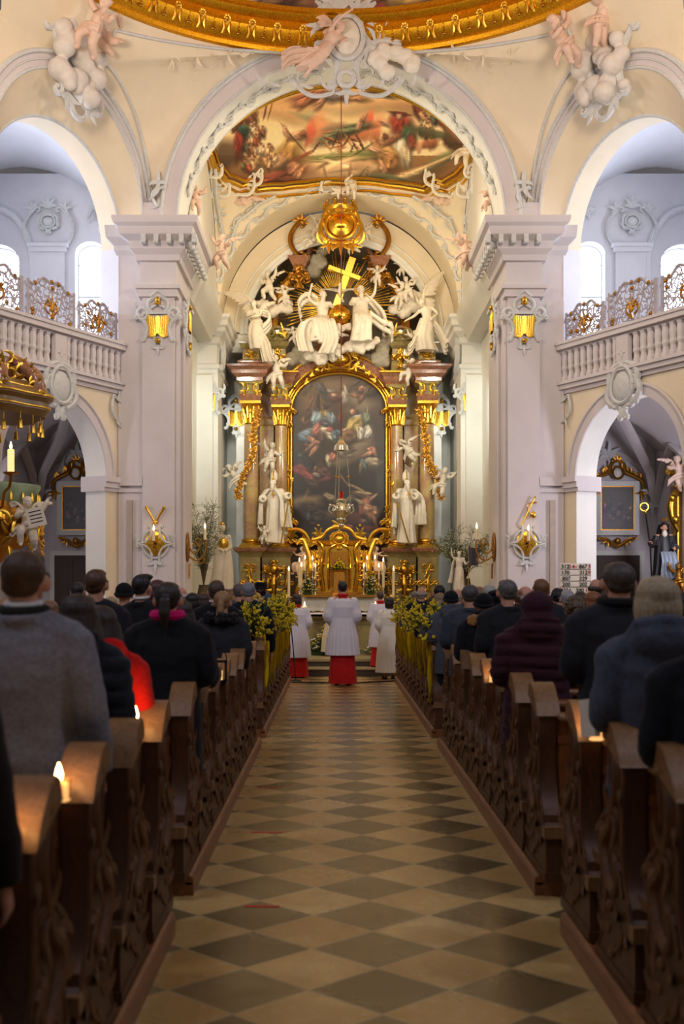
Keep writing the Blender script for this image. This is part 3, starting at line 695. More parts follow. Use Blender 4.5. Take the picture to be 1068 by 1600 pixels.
for i in range(26): fs.append((r.uniform(425, 665), r.uniform(222, 266), r.uniform(16, 38), 3.6, r.choice((-70, 80, -12, 20, 60, -55)), r.choice(((112, 58, 36), (160, 96, 56), (84, 46, 32), (186, 126, 76))), .3))
fs += [(500, 286, 190, 14, -7, (126, 128, 72)), (470, 300, 170, 8, -5, (168, 150, 86)), (500, 332, 140, 34, -3, (206, 168, 120), .2), (420, 345, 40, 30, 0, (176, 136, 92), .5), (560, 335, 5, 30, 8, (140, 100, 64), .6), (470, 335, 4, 28, -12, (140, 100, 64), .6), (610, 320, 36, 26, 12, (186, 146, 100), .5), (330, 330, 90, 44, -20, (146, 92, 56), .6),
       (345, 250, 32, 40, 22, (206, 160, 84)), (330, 280, 22, 34, 30, (176, 126, 64)), (374, 208, 24, 12, -10, (206, 148, 108)), (392, 200, 9, 9, 0, (150, 92, 62)), (334, 196, 8, 22, -30, (204, 150, 112)), (366, 226, 64, 2.6, 50, (96, 60, 38), .4),
       (322, 330, 22, 26, 0, (66, 52, 44)), (356, 322, 24, 18, -40, (200, 134, 92)), (300, 300, 30, 20, -30, (206, 150, 108)), (282, 356, 56, 12, -22, (146, 72, 50)), (372, 350, 12, 34, 35, (190, 126, 84)), (338, 362, 30, 9, 0, (120, 66, 44)), (395, 280, 40, 6, -28, (150, 72, 48))]
fs += crowd(130, 250, 120, 330, 26, pal, 5, .95) + crowd(240, 300, 250, 320, 6, [(206, 166, 120), (196, 146, 96)], 8, .9)
fs += [(262, 110, 3.5, 46, 12, (120, 76, 46), .3), (280, 108, 3, 46, 14, (150, 104, 60), .3), (120, 280, 46, 60, 30, (84, 64, 44), .5), (165, 225, 14, 46, 8, (156, 56, 44)), (180, 185, 16, 14, 0, (52, 92, 76)),
       (735, 168, 32, 36, 15, (168, 62, 44)), (734, 130, 26, 7, 8, (96, 44, 36)), (733, 140, 9, 9, 0, (206, 146, 108)), (760, 212, 22, 40, 22, (66, 92, 62)), (775, 232, 12, 26, 10, (140, 60, 44)), (738, 256, 20, 48, -18, (230, 212, 174)), (760, 280, 12, 34, -12, (206, 182, 140)),
       (686, 226, 18, 18, 10, (210, 150, 108)), (684, 210, 9, 9, 0, (120, 72, 46)), (690, 268, 32, 20, 10, (206, 154, 86)), (700, 300, 24, 26, 20, (176, 120, 66)), (676, 320, 8, 26, -20, (204, 146, 104)), (650, 258, 26, 7, 10, (206, 150, 112)), (684, 162, 14, 9, 20, (206, 150, 110)), (712, 220, 30, 9, -30, (150, 96, 60))]
fs += crowd(800, 950, 110, 235, 22, pal, 12, 1.0) + [(850, 200, 80, 16, 12, (84, 82, 54), .5), (800, 340, 150, 26, -22, (116, 86, 54), .5), (880, 300, 100, 16, -28, (104, 112, 66), .5), (760, 350, 90, 12, -22, (196, 152, 100), .5), (820, 325, 110, 7, -24, (212, 174, 120), .4), (700, 356, 70, 8, 8, (90, 96, 62), .5), (940, 240, 60, 30, 60, (90, 66, 46), .5), (905, 180, 60, 10, 50, (150, 96, 60), .5), (830, 240, 44, 14, -8, (150, 84, 56), .5), (806, 250, 10, 24, 10, (200, 146, 100), .5), (604, 340, 26, 2.5, -50, (72, 76, 44), .5), (618, 350, 26, 2.5, -75, (72, 76, 44), .5)]
vf = painted('ceiling_fresco', V, F, P, fb, fs, M['fresco'])
tag(vf, 'warm toned fresco on the chancel vault showing a burning woodpile and crowd', 'fresco')
m = MB(); pts = [Vector((x, y, vz(x, y) - .06)) for x, y in rim3]; pts.append(pts[0])
m.tube(pts, .09, 8, flat=.6); m2 = [Vector((cc[0] + (x - cc[0]) * .965, cc[1] + (y - cc[1]) * .965, vz(x * .965, cc[1] + (y - cc[1]) * .965) - .10)) for x, y in rim3]; m.tube(m2 + [m2[0]], .05, 6)
m3 = [Vector((cc[0] + (x - cc[0]) * 1.035, cc[1] + (y - cc[1]) * 1.035, vz(x, cc[1] + (y - cc[1]) * 1.035) - .12)) for x, y in rim3]; m.tube(m3 + [m3[0]], .04, 6)
o = m.build('fresco_frame', M['gold']); tag(o, 'gilded moulded frame around the chancel vault fresco', 'frame')
# ---- dome shell: painted
V = []; F = []; P = []; NA_, NR_ = 420, 46
a0, a1 = -1.0, 1.0
for j in range(NR_ + 1):
    f = j / NR_; Rr = 5.9 * math.cos(f * PI / 2 * .98); Z = RINGZ + .84 + 1.3 * math.sin(f * PI / 2)
    for k in range(NA_ + 1):
        a = -PI + 2 * PI * k / NA_; X = Rr * math.sin(a); Y = RINGY + Rr * math.cos(a); V.append((X, Y, Z)); Yc = max(Y, 12); P.append((VX + (X - CX) * FP / Yc, VY - (Z - CZ) * FP / Yc))
for j in range(NR_):
    for k in range(NA_): F.append((j * (NA_ + 1) + k, j * (NA_ + 1) + k + 1, (j + 1) * (NA_ + 1) + k + 1, (j + 1) * (NA_ + 1) + k))
def db(x, y): return lerpc((196, 150, 98), (126, 92, 62), (y + 30) / 50)
ds = [(410, 22, 46, 16, 5, (132, 98, 68)), (460, 30, 26, 10, 10, (176, 134, 94)), (500, 15, 26, 9, 65, (196, 118, 84)), (490, 28, 12, 5, 40, (150, 70, 48)), (540, 10, 30, 18, 0, (196, 148, 104)), (345, 6, 30, 8, 8, (176, 60, 44)), (380, 4, 24, 10, 5, (206, 170, 130)), (330, 14, 24, 6, 10, (92, 66, 46)), (270, 0, 40, 10, 20, (112, 80, 56)), (440, 8, 20, 7, -20, (90, 60, 44)), (590, 20, 9, 16, 5, (160, 56, 44)), (622, 8, 14, 16, 10, (214, 164, 116)), (618, 28, 7, 16, 15, (206, 152, 108)), (650, 6, 12, 14, -8, (214, 160, 114)), (655, 24, 6, 14, -10, (206, 152, 108)), (636, -2, 30, 9, 0, (206, 166, 84)), (690, 6, 12, 9, 0, (222, 176, 70)), (720, 12, 30, 9, -8, (136, 86, 58)), (760, 6, 26, 10, -12, (196, 150, 106)), (790, 2, 24, 9, -18, (120, 84, 60)), (820, 0, 20, 9, -20, (190, 130, 92)), (640, 38, 60, 4, -4, (104, 76, 52)), (670, 30, 20, 4, -8, (90, 66, 48))]
r = random.Random(9)
for i in range(26): ds.append((r.uniform(230, 860), r.uniform(-8, 44), r.uniform(14, 34), r.uniform(1, 2), r.uniform(-20, 20), (82, 58, 42), .6))
do = painted('dome_fresco', V, F, P, db, ds, M['fresco']); tag(do, 'edge of the large dome fresco with figures on brown rocks above the gilded cornice', 'fresco')
# ---- chancel shell
m = MB()
for s in (-1, 1):
    x0, x1 = sorted((s * 4.0, s * 4.4)); m.box(x0, x1, 27.3, 33, 0, 9.6)
    AA = [(VC - 3.65 * math.cos(PI * i / 30), 9.6 + 3.65 * .97 * math.sin(PI * i / 30)) for i in range(31)]
    strip(m, [Vector((s * 3.54, 26.2, 9.3))] + [Vector((s * 3.54, y, 9.3)) for y, z in AA], [Vector((s * 3.54, 26.2, 9.6))] + [Vector((s * 3.54, y, z)) for y, z in AA])
struct(m, 'wall_chancel', M['wall_white'], smooth=False)
CE = [(0, 7.6), (.05, 7.62), (.05, 7.8), (.1, 7.85), (.1, 7.95), (.02, 7.97), (.02, 8.5), (.08, 8.55), (.12, 8.7), (.26, 8.85), (.28, 8.95), (.34, 9.0), (.36, 9.14), (.42, 9.22), (.42, 9.3), (0, 9.34)]
for s in (-1, 1):
    m = MB(); a, b = sorted((s * 3.42, s * 4.1)); m.rstack(a, b, 32.5, 33.5, [(.05, .28), (.05, .8), (0, .85), (0, 7.62)]); a, b = sorted((s * 3.55, s * 4.2)); m.rstack(a, b, 32.3, 33.4, [(0, .28), (0, 7.62)])
    struct(m, 'wall_chancel_pilaster', M['wall_white'], smooth=False)
    m = MB(); a, b = sorted((s * 3.48, s * 4.4)); m.rstack(a, b, 32.55, 35.2, CE)
    a, b = sorted((s * 3.60, s * 4.6)); m.rstack(a, b, 27.0, 33, [(0, 8.6), (.1, 8.8), (.22, 8.95), (.3, 9.1), (.34, 9.3), (0, 9.34)])
    struct(m, 'trim_16', M['wall_white'], ang=25)
    m = MB()
    for i in range(3): m.box(*sorted((s * (3.50 + i * .26), s * (3.62 + i * .26))), 32.2, 32.36, 8.72, 8.86)
    m.xf = frame((s * 3.36, 33.0, 8.5), (0, -s * 1.0, 0), (-s, 0, 0))
    cscroll(m, (.3, .2), (-.1, -.6), .25, .07)
    struct(m, 'trim_17', M['stucco'])
# arch soffit at the altar, the flat white ring and the dark alcove
m = MB(); strip(m, ca(3.53, 33.5), ca(3.53, 35.0)); strip(m, ca(3.53, 35.0, 9.55), ca(2.86, 35.0, 9.35)); struct(m, 'wall_altar_arch', M['wall_cream'])
m = MB()
for R_, t_ in ((2.84, .07), (2.98, .04), (3.16, .03)): m.tube(ca(R_, 34.97, 9.35), t_, 8)
strip(m, ca(2.98, 34.93, 9.35), ca(2.84, 34.93, 9.35)); struct(m, 'trim_18', M['wall_white'])
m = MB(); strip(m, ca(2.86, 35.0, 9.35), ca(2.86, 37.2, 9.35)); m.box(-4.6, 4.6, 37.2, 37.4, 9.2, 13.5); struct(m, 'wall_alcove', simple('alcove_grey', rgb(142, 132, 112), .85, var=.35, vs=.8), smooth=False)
m = MB(); m.box(-4.6, 4.6, 37.2, 37.4, 0, 9.2); m.box(-4.6, -3.6, 35.2, 37.3, 0, 9.35); m.box(3.6, 4.6, 35.2, 37.3, 0, 9.35)
for s in (-1, 1):
    a, b = sorted((s * 2.84, s * 3.7)); m.rstack(a, b, 35.0, 37.2, [(0, 8.8), (.06, 8.95), (.1, 9.1), (.1, 9.3), (0, 9.36)])
    a, b = sorted((s * 3.0, s * 3.25)); m.box(a, b, 37.0, 37.2, 0, 9)
struct(m, 'wall_altar_back', M['wall_white'], smooth=False)
# stucco on the vault edge and on the big soffit
def place_orn(name, mat, fn, label, group=None, cat='stucco ornament', loc=None):
    m = MB(); fn(m); o = m.build(name, mat); tag(o, label, cat, group); return o
for s in (-1, 1):
    side = 'left' if s < 0 else 'right'
    m = MB()
    for i, (y, zz) in enumerate(((33.35, .12),)):
        for k in range(15):
            a = PI / 2 - s * (.10 + k * .096); R_ = 3.62
            p = Vector((R_ * math.cos(a), y, 9.6 + R_ * math.sin(a)))
            m.xf = frame(p, (math.sin(a) * 1, 0, -math.cos(a)), (0, -1, 0)) @ Matrix.Rotation(0, 4, 'Z')
            cscroll(m, (-.2, -.03), (.2, .02), .18 * (1 if k % 2 else -1), .035); leaf(m, (0, .05), 1.2 + (k % 3) * .6, .22, .035, .8, .02); leaf(m, (.1, -.05), -.8, .16, .03, -.8, .02)
    o = m.build('stucco_garland', M['stucco']); tag(o, 'grey stucco scrollwork along the %s half of the arch over the altar' % side, 'stucco ornament')
    # big rocaille between fresco frame and arch foot
    m = MB(); pts = [hit(px if s < 0 else 1074 - px, py) for px, py in ((337, 262), (338, 300), (344, 340), (352, 380), (362, 372), (372, 345), (392, 330), (405, 318), (430, 306))]
    P3 = [p + Vector((0, -.12, -.05)) for p in pts]
    sm = []
    for a, b in zip(P3, P3[1:]): sm += [a.lerp(b, t) for t in (0, .33, .66)]
    m.tube(sm + [P3[-1]], .05, 6)
    rr = random.Random(4)
    for q, p in enumerate(sm):
        m.xf = frame(p, (1, 0, 0), (0, -1, 0)); a = rr.uniform(0, 6.28); leaf(m, (0, 0), a, rr.uniform(.14, .26), .04, rr.uniform(-1.5, 1.5)); 
        if q % 3 == 0: cscroll(m, (-.12, -.1), (.12, .1), .3, .03)
    m.xf = Matrix.Identity(4)
    o = m.build('stucco_scroll', M['stucco']); tag(o, 'stucco rocaille scroll at the %s foot of the chancel vault' % side, 'stucco ornament')
    m = MB(); p = hit(357 if s < 0 else 708, 300) + Vector((0, -.1, -.02))
    for px, py, w_, a_ in ((352, 300, .2, .8), (385, 292, .34, .2), (400, 280, .26, -.5), (340, 270, .2, 1.3)):
        p = hit(px if s < 0 else 1072 - px, py) + Vector((0, -.15, -.03)); m.xf = frame(p, (1, 0, -.1), (0, -1, -.3))
        cscroll(m, (-s * -w_ * .6, -w_ * .7), (-s * w_ * .6, w_ * .6), .35 * s, .045, .4); palmette(m, (0, w_ * .3), PI / 2 - s * a_, w_ * .9, .045, 5, 2.0)
    o = m.build('stucco_scroll', M['stucco_white']); tag(o, 'white shell scrolls on the %s lower corner of the fresco frame' % side, 'stucco ornament')
    # soffit leaf ornament of the chancel arch
    m = MB()
    for k in range(13):
        a = PI / 2 - s * (.18 + k * .092); R_ = 3.50; p = Vector((R_ * math.cos(a), 25.62, 9.6 + R_ * math.sin(a)))
        m.xf = frame(p, (math.sin(a), 0, -math.cos(a)), (-math.cos(a), 0, -math.sin(a)))
        cscroll(m, (-.17, -.15 * (-1) ** k), (.17, .12 * (-1) ** k), .25 * (-1) ** k, .028); leaf(m, (0, 0), 1.57 * (-1) ** k, .3, .04, .8, .01); leaf(m, (.05, 0), .4, .22, .03, -1, .01); leaf(m, (-.08, .1), 2.4, .22, .03, 1, .01)
    o = m.build('stucco_garland', M['stucco']); tag(o, 'grey leaf garland under the %s half of the chancel arch' % side, 'stucco ornament')
# ================================================================= FIGURES
def V3(*a): return Vector(a)
def bez(pts, k=4):
    """smooth polyline through joints"""
    P = [Vector(p) for p in pts]
    if len(P) < 3: return P
    out = []
    for i in range(len(P) - 1):
        p0 = P[max(i - 1, 0)]; p1 = P[i]; p2 = P[i + 1]; p3 = P[min(i + 2, len(P) - 1)]
        for j in range(k):
            t = j / k; out.append(.5 * ((2 * p1) + (p2 - p0) * t + (2 * p0 - 5 * p1 + 4 * p2 - p3) * t * t + (3 * p1 - p0 - 3 * p2 + p3) * t ** 3))
    return out + [P[-1]]
def limb(m, pts, r, k=4, n=10):
    P = bez(pts, k); q = len(pts); R = [float(np.interp(i / (len(P) - 1) * (q - 1), range(q), r)) for i in range(len(P))]
    m.tube(P, R, n)
def head(m, c, s=1.0, yaw=0, pitch=0, roll=0, face=True, n=16):
    """head facing +y before turning; c = centre of the skull"""
    R = Euler((math.radians(pitch), math.radians(roll), math.radians(yaw))).to_matrix(); old = m.xf.copy()
    m.xf = old @ Matrix.Translation(c) @ R.to_4x4() @ Matrix.Diagonal((s, s, s, 1))
    m.ell((0, -.012, .022), (.074, .092, .092), n); m.ell((0, .022, -.035), (.056, .066, .072), n); m.ell((0, .05, -.078), (.032, .032, .026), 10)
    m.tube([(0, -.02, -.02), (0, -.03, -.12)], [.055, .052], 12)
    if face:
        m.tube([(0, .086, .02), (0, .104, -.012), (0, .112, -.03), (0, .094, -.036)], [.008, .011, .015, .01], 8)
        m.tube([(-.045, .068, .034), (-.02, .086, .036), (0, .088, .032), (.02, .086, .036), (.045, .068, .034)], .009, 6)
        for q in (-1, 1):
            m.ell((q * .028, .072, .016), (.014, .012, .009), 8); m.ell((q * .04, .056, -.018), (.022, .02, .018), 8)
            m.ell((q * .081, -.004, -.004), (.013, .024, .036), 8, Euler((0, 0, q * -.35)))
        m.ell((0, .084, -.055), (.024, .014, .007), 8); m.ell((0, .082, -.065), (.02, .013, .006), 8)
    m.xf = old
def hand(m, w, d, up, s=1.0, side=1, curl=.6):
    """hand from wrist w pointing along d, back of the hand towards up"""
    d = Vector(d).normalized(); up = Vector(up); up = (up - d * up.dot(d)).normalized(); sd = d.cross(up) * side; w = Vector(w)
    m.tube([w - d * .02 * s, w + d * .045 * s, w + d * .085 * s], [.024 * s, .034 * s, .030 * s], 10, flat=.55, up=up)
    for i, (o, L) in enumerate(((-.028, .066), (-.010, .078), (.010, .074), (.027, .058))):
        p = w + d * .075 * s + sd * o * s; a = curl
        q = [p]; dd = d.copy()
        for k, l in enumerate((.42, .32, .26)):
            dd = (dd * math.cos(a * (.5 + .3 * k)) - up * math.sin(a * (.5 + .3 * k))).normalized(); q.append(q[-1] + dd * L * l * s)
        m.tube(q, [.0098 * s, .0095 * s, .0085 * s, .007 * s], 7)
    p = w + d * .02 * s - sd * .026 * s
    m.tube([p, p + (d * .5 - sd * .7 - up * .2).normalized() * .035 * s, p + (d * .5 - sd * .7 - up * .2).normalized() * .035 * s + (d * .9 - sd * .15 - up * .35).normalized() * .042 * s], [.013 * s, .0115 * s, .008 * s], 7)
STAND = dict(pel=(0, 0, .93), waist=(0, 0, 1.08), chest=(0, -.005, 1.30), neck=(0, -.015, 1.455), head=(0, .012, 1.615),
             shR=(.185, -.01, 1.395), elR=(.235, -.02, 1.13), wrR=(.10, .20, 1.06), shL=(-.185, -.01, 1.395), elL=(-.235, -.02, 1.13), wrL=(-.10, .20, 1.06),
             hipR=(.09, 0, .90), knR=(.10, .01, .49), anR=(.10, -.03, .08), hipL=(-.09, 0, .90), knL=(-.10, .01, .49), anL=(-.10, -.03, .08))
SIDES = dict(STAND, elR=(.255, -.03, 1.12), wrR=(.265, .05, .87), elL=(-.255, -.03, 1.12), wrL=(-.265, .05, .87))
def body(m, J, fat=1.0, hs=1.0, yaw=0, pitch=0, roll=0, handup=(0, 0, 1), limbs=1.0, feet=True, hc=.6, face=True, hands=True):
    J = {k: Vector(v) for k, v in J.items()}; f = fat
    sh = (J['shR'] - J['shL']).normalized()
    P = [J['pel'] - (J['waist'] - J['pel']).normalized() * .06, J['pel'], J['waist'], J['waist'].lerp(J['chest'], .6), J['chest'], J['chest'].lerp(J['neck'], .6), J['neck']]
    RX = [.14, .165, .138, .152, .168, .15, .06]; RY = [.11, .12, .10, .112, .118, .09, .058]
    rings = []
    for i, p in enumerate(P):
        t = (P[min(i + 1, 6)] - P[max(i - 1, 0)]).normalized(); u = (sh - t * sh.dot(t)).normalized(); w_ = t.cross(u)
        rings.append([p + u * RX[i] * f * math.cos(a) + w_ * RY[i] * f * math.sin(a) for a in [2 * PI * k / 18 for k in range(18)]])
    m.ringloft(rings)
    hd = J['head']; m.tube([J['neck'] - (hd - J['neck']) * .3, J['neck'].lerp(hd, .6)], [.066 * f, .054 * (.5 + .5 * hs)], 12)
    head(m, hd, hs, yaw, pitch, roll, face)
    l = limbs * f
    for s_ in ('R', 'L'):
        q = 1 if s_ == 'R' else -1
        a, b, c = J['sh' + s_], J['el' + s_], J['wr' + s_]
        m.ell(a, .062 * l, 10); m.tube([J['chest'].lerp(J['neck'], .5), a], [.07 * l, .06 * l], 10)
        limb(m, [a, b, c], [.052 * l, .042 * l, .028 * l]); m.ell(b, .041 * l, 8)
        if hands: hand(m, c, c - b, handup, hs if hs < 1.3 else 1.0 * l, q, hc)
        a, b, c = J['hip' + s_], J['kn' + s_], J['an' + s_]
        limb(m, [a, b, c], [.088 * l, .06 * l, .036 * l]); m.ell(b, .058 * l, 8); m.ell(b.lerp(c, .3) - Vector((0, .012, 0)), (.05 * l, .052 * l, .09 * l), 10)
        if feet:
            fd = J.get('foot' + s_, Vector((0, .16, -.045)))
            m.tube([c + Vector((0, -.01, -.02)) - fd.normalized() * .05, c + Vector((0, 0, -.03)) + fd * .3, c + fd], [.036 * l, .036 * l, .024 * l], 10)
def robe(m, path, prof, folds=9, amp=.10, seed=0, n=48, twist=.3):
    """draped tube: path = spine points, prof = (rx, ry) at the same knots; fold depth grows to the hem"""
    P = bez(path, 5); q = len(path); rings = []; rnd = random.Random(seed); ph = rnd.random() * 6
    for i, p in enumerate(P):
        t = i / (len(P) - 1); rx = float(np.interp(t * (q - 1), range(q), [a[0] for a in prof])); ry = float(np.interp(t * (q - 1), range(q), [a[1] for a in prof]))
        ring = []
        for k in range(n):
            a = 2 * PI * k / n; f = 1 + amp * (t ** .8) * (math.sin(folds * a + 1.5 * math.sin(2 * a + ph) + twist * t * 7) * (.55 + .45 * math.sin(3 * a + ph * 2)) + .45 * math.sin(3 * a + t * 5 + ph))
            ring.append(Vector((p.x + rx * f * math.cos(a), p.y + ry * f * math.sin(a), p.z + .012 * math.sin(2 * a + ph) * (1 if i == len(P) - 1 else 0))))
        rings.append(ring)
    m.ringloft(rings)
def drape(m, pts, w0, w1, th=.02, folds=4, amp=.035, seed=0, side=(1, 0, 0)):
    """thick folded sheet following a path"""
    P = bez(pts, 6); N = len(P); sd = Vector(side).normalized(); rnd = random.Random(seed); ph = rnd.random() * 6
    def fn(u, v):
        i = min(int(u * (N - 1)), N - 2); t = u * (N - 1) - i; p = P[i].lerp(P[i + 1], t); d = (P[i + 1] - P[i]).normalized(); w_ = w0 + (w1 - w0) * u
        nrm = d.cross(sd); nrm = nrm.normalized() if nrm.length > 1e-4 else Vector((0, 1, 0))
        return p + sd * (v - .5) * w_ + nrm * amp * math.sin(folds * v * 2 * PI + ph + 2 * u) * (.4 + u)
    m.slab(fn, N, 22, (0, th, th * .3))
def wing(m, root, d, up, L=.6, n=9, w=.05, th=.018):
    root = Vector(root); d = Vector(d).normalized(); up = Vector(up); up = (up - d * up.dot(d)).normalized(); nr = d.cross(up)
    edge = bez([root, root + (d * .22 + up * .38) * L, root + (d * .60 + up * .62) * L, root + (d * 1.05 + up * .60) * L], 4)
    m.tube(edge, [w * .9, w * .8, w * .6, w * .35], 8)
    for i in range(n):
        t = i / (n - 1); s = edge[int(t * (len(edge) - 1))]; a = -1.25 + 1.15 * t
        e = s + (d * math.cos(a) + up * math.sin(a)) * L * (.34 + .34 * t)
        m.tube([s - (e - s) * .05, s.lerp(e, .55) + nr * .01, s.lerp(e, .85), e], [w * 1.0, w * 1.1, w * .8, w * .25], 8, flat=.35, up=nr)
def cloud(m, blobs):
    for b in blobs: m.ell(b[:3], (b[3], b[3] * .8, b[3] * .8), 12)
def place_fig(m, name, mat, loc, scale, rz, label, cat, group=None, vox=.018, soft=1, deci=0, parent=None, roty=0):
    """fuse the figure into one mesh and stand it in the church"""
    o = m.build(name, mat, parent, fuse=vox, soft=soft, deci=deci)
    o.location = loc; o.rotation_euler = (0, math.radians(roty), math.radians(rz)); o.scale = (scale,) * 3
    if label: tag(o, label, cat, group)
    return o
# cherubs: small chubby bodies built in a handful of poses, head facing +y (turned by rz)
def cherub(m, pose, wings=True, cloth_=True):
    K = dict(pel=(0, 0, .40), waist=(0, .0, .50), chest=(0, 0, .62), neck=(0, 0, .73), head=(0, .02, .86), shR=(.12, 0, .69), shL=(-.12, 0, .69), hipR=(.07, 0, .38), hipL=(-.07, 0, .38),
             footR=(0, .08, -.02), footL=(0, .08, -.02))
    K.update(pose)
    for k in list(K):
        if k.startswith('foot'): K[k] = Vector(K[k])
    body(m, K, fat=.72, hs=1.0, yaw=pose.get('yaw', 0), limbs=.95, hands=False, face=True) if False else None
    J = {k: Vector(v) for k, v in K.items() if k not in ('yaw', 'pitch')}
    m.tube([J['pel'] - Vector((0, 0, .04)), J['pel'], J['waist'], J['chest'], J['neck']], [.10, .125, .115, .11, .05], 14); m.ell(J['waist'] + Vector((0, .03, -.01)), (.10, .09, .10), 12)
    head(m, J['head'], .98, pose.get('yaw', 0), pose.get('pitch', 0)); m.ell(J['head'] + Vector((0, -.02, .04)), (.088, .10, .085), 12)
    for i in range(7): a = i * .9; m.ell(J['head'] + Vector((.07 * math.cos(a), -.04 + .06 * math.sin(a), .07)), .03, 6)
    for s_ in ('R', 'L'):
        q = 1 if s_ == 'R' else -1
        limb(m, [J['sh' + s_], J['el' + s_], J['wr' + s_]], [.064, .056, .042]); w_ = J['wr' + s_]; dd = (w_ - J['el' + s_]).normalized(); hand(m, w_, dd, (0, 0, 1) if abs(dd.z) < .8 else (0, -1, 0), .72, q, .5)
        limb(m, [J['hip' + s_], J['kn' + s_], J['an' + s_]], [.095, .078, .05]); fd = J['foot' + s_]; m.tube([J['an' + s_] - fd * .2, J['an' + s_] + fd * .5 + Vector((0, 0, -.02)), J['an' + s_] + fd + Vector((0, 0, -.02))], [.036, .034, .022], 8)
        if wings: wing(m, J['chest'] + Vector((q * .05, -.08, .04)), (q * .8, -.35, .1), (0, -.1, 1), .30, 6, .04)
    if cloth_: drape(m, [J['hipL'] + Vector((-.1, .08, .04)), J['pel'] + Vector((0, .13, 0)), J['hipR'] + Vector((.12, .06, -.04)), J['hipR'] + Vector((.26, -.02, -.18))], .14, .2, .03, 2, .02, 1, (0, .3, 1))
CH = [
    dict(elR=(.24, .06, .78), wrR=(.30, .10, .93), elL=(-.24, .05, .62), wrL=(-.34, .12, .70), knR=(.12, .14, .22), anR=(.12, .04, .04), knL=(-.12, .04, .18), anL=(-.16, -.12, .02), yaw=-15),
    dict(elR=(.20, .12, .60), wrR=(.10, .26, .66), elL=(-.26, .02, .74), wrL=(-.36, .04, .90), knR=(.14, .20, .32), anR=(.14, .16, .10), knL=(-.10, .10, .18), anL=(-.12, -.06, .02), yaw=20),
    dict(pel=(0, -.05, .40), waist=(.02, 0, .49), chest=(.06, .06, .60), neck=(.10, .08, .69), head=(.14, .12, .81), shR=(.20, .04, .64), shL=(-.02, .10, .68), elR=(.32, .10, .60), wrR=(.42, .18, .62), elL=(-.06, .24, .72), wrL=(.02, .36, .78), hipR=(.07, -.05, .38), hipL=(-.07, -.05, .38), knR=(.02, -.02, .20), anR=(-.06, -.12, .06), knL=(-.16, -.06, .22), anL=(-.32, -.12, .16), yaw=-30),
]
CHERUBS = {}
def put_cherub(k, loc, scale, rz, mat, label, group=None, roty=0, wings=True):
    key = (k, wings)
    if key not in CHERUBS:
        m = MB(); cherub(m, CH[k], wings); CHERUBS[key] = m.build('cherub', M['statue'], fuse=.014, soft=1).data
        bpy.data.objects.remove([o for o in COL.objects if o.data == CHERUBS[key]][0])
    me = CHERUBS[key]
    o = bpy.data.objects.new('cherub', me); COL.objects.link(o); o.location = loc; o.rotation_euler = (0, math.radians(roty), math.radians(rz)); o.scale = (scale,) * 3
    o.material_slots[0].link = 'OBJECT'; o.material_slots[0].material = mat
    return tag(o, label, 'cherub', group)
# ================================================================= HIGH ALTAR
def capital(m, r, h, c, n=10):
    """corinthian capital, base radius r, height h, standing at c"""
    c = Vector(c); m.lathe([(r * .98, 0), (r * 1.08, .02), (r * .98, .04), (r * 1.0, h * .5), (r * 1.22, h * .86), (r * 1.3, h * .88)], c, 20)
    for row, (z0, L, k) in enumerate(((.04, h * .45, 8), (h * .28, h * .5, 8))):
        for i in range(k):
            a = 2 * PI * (i + .5 * row) / k; d = Vector((math.cos(a), math.sin(a), 0)); b = c + d * r * 1.02 + Vector((0, 0, z0))
            m.tube([b, b + Vector((0, 0, L * .6)) + d * .02, b + Vector((0, 0, L)) + d * r * .28, b + Vector((0, 0, L * .86)) + d * r * .42], [r * .2, r * .24, r * .17, r * .06], 6, flat=1, up=(0, 0, 1))
    for i in range(4):
        a = PI / 4 + i * PI / 2; d = Vector((math.cos(a), math.sin(a), 0)); s = Vector((-d.y, d.x, 0)); b = c + d * r * 1.42 + Vector((0, 0, h * .74))
        m.tube([b + (d * math.cos(t) + Vector((0, 0, 1)) * math.sin(t)) * r * .30 * (1 - t / 9) for t in [j * .7 for j in range(10)]], [r * .13] * 10, 6)
    m.box(c.x - r * 1.5, c.x + r * 1.5, c.y - r * 1.5, c.y + r * 1.5, c.z + h * .88, c.z + h)
def gilt(m, w, h, r, seed=0):
    """asymmetric rocaille applique about w x h around the origin"""
    rr = random.Random(seed)
    for s in (-1, 1):
        cscroll(m, (s * w * .1, -h * .45), (s * w * .42, h * .02), s * .3, r, .4); cscroll(m, (s * w * .42, h * .05), (s * w * .08, h * .42), s * .28, r, .4)
        palmette(m, (s * w * .4, h * .1), PI / 2 - s * .9, w * .22, r * 1.1, 3)
    m.ell((0, 0, r), (w * .2, h * .17, r * 2), 10); palmette(m, (0, h * .3), PI / 2, h * .28, r * 1.3, 5); palmette(m, (0, -h * .3), -PI / 2, h * .28, r * 1.2, 3, 1)
    for i in range(6): leaf(m, (rr.uniform(-.3, .3) * w, rr.uniform(-.35, .35) * h), rr.uniform(0, 6.28), min(w, h) * .25, r, rr.uniform(-1.5, 1.5), r)
alt = empty('high_altar', (0, 35, .285), 0, 'tall high altar of veined marble with gilded capitals, four columns and scrolled top', 'altar')
def part(m, name, mat, parent=alt, **k):
    o = m.build(name, mat, None, **k); o.parent = parent; o.matrix_parent_inverse = Matrix.Translation(-wloc(parent)); return o
def wloc(p):
    v = Vector(p.location); q = p.parent
    while q: v += q.matrix_parent_inverse.translation + Vector(q.location); q = q.parent
    return v if not p.parent else p.matrix_parent_inverse.translation + wloc(p.parent) + Vector(p.location)
XO, YO, XI, YI = 2.62, 34.3, 1.76, 34.95
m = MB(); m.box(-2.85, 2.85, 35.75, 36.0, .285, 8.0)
part(m, 'back_panel', M['marble_dark'], smooth=False)
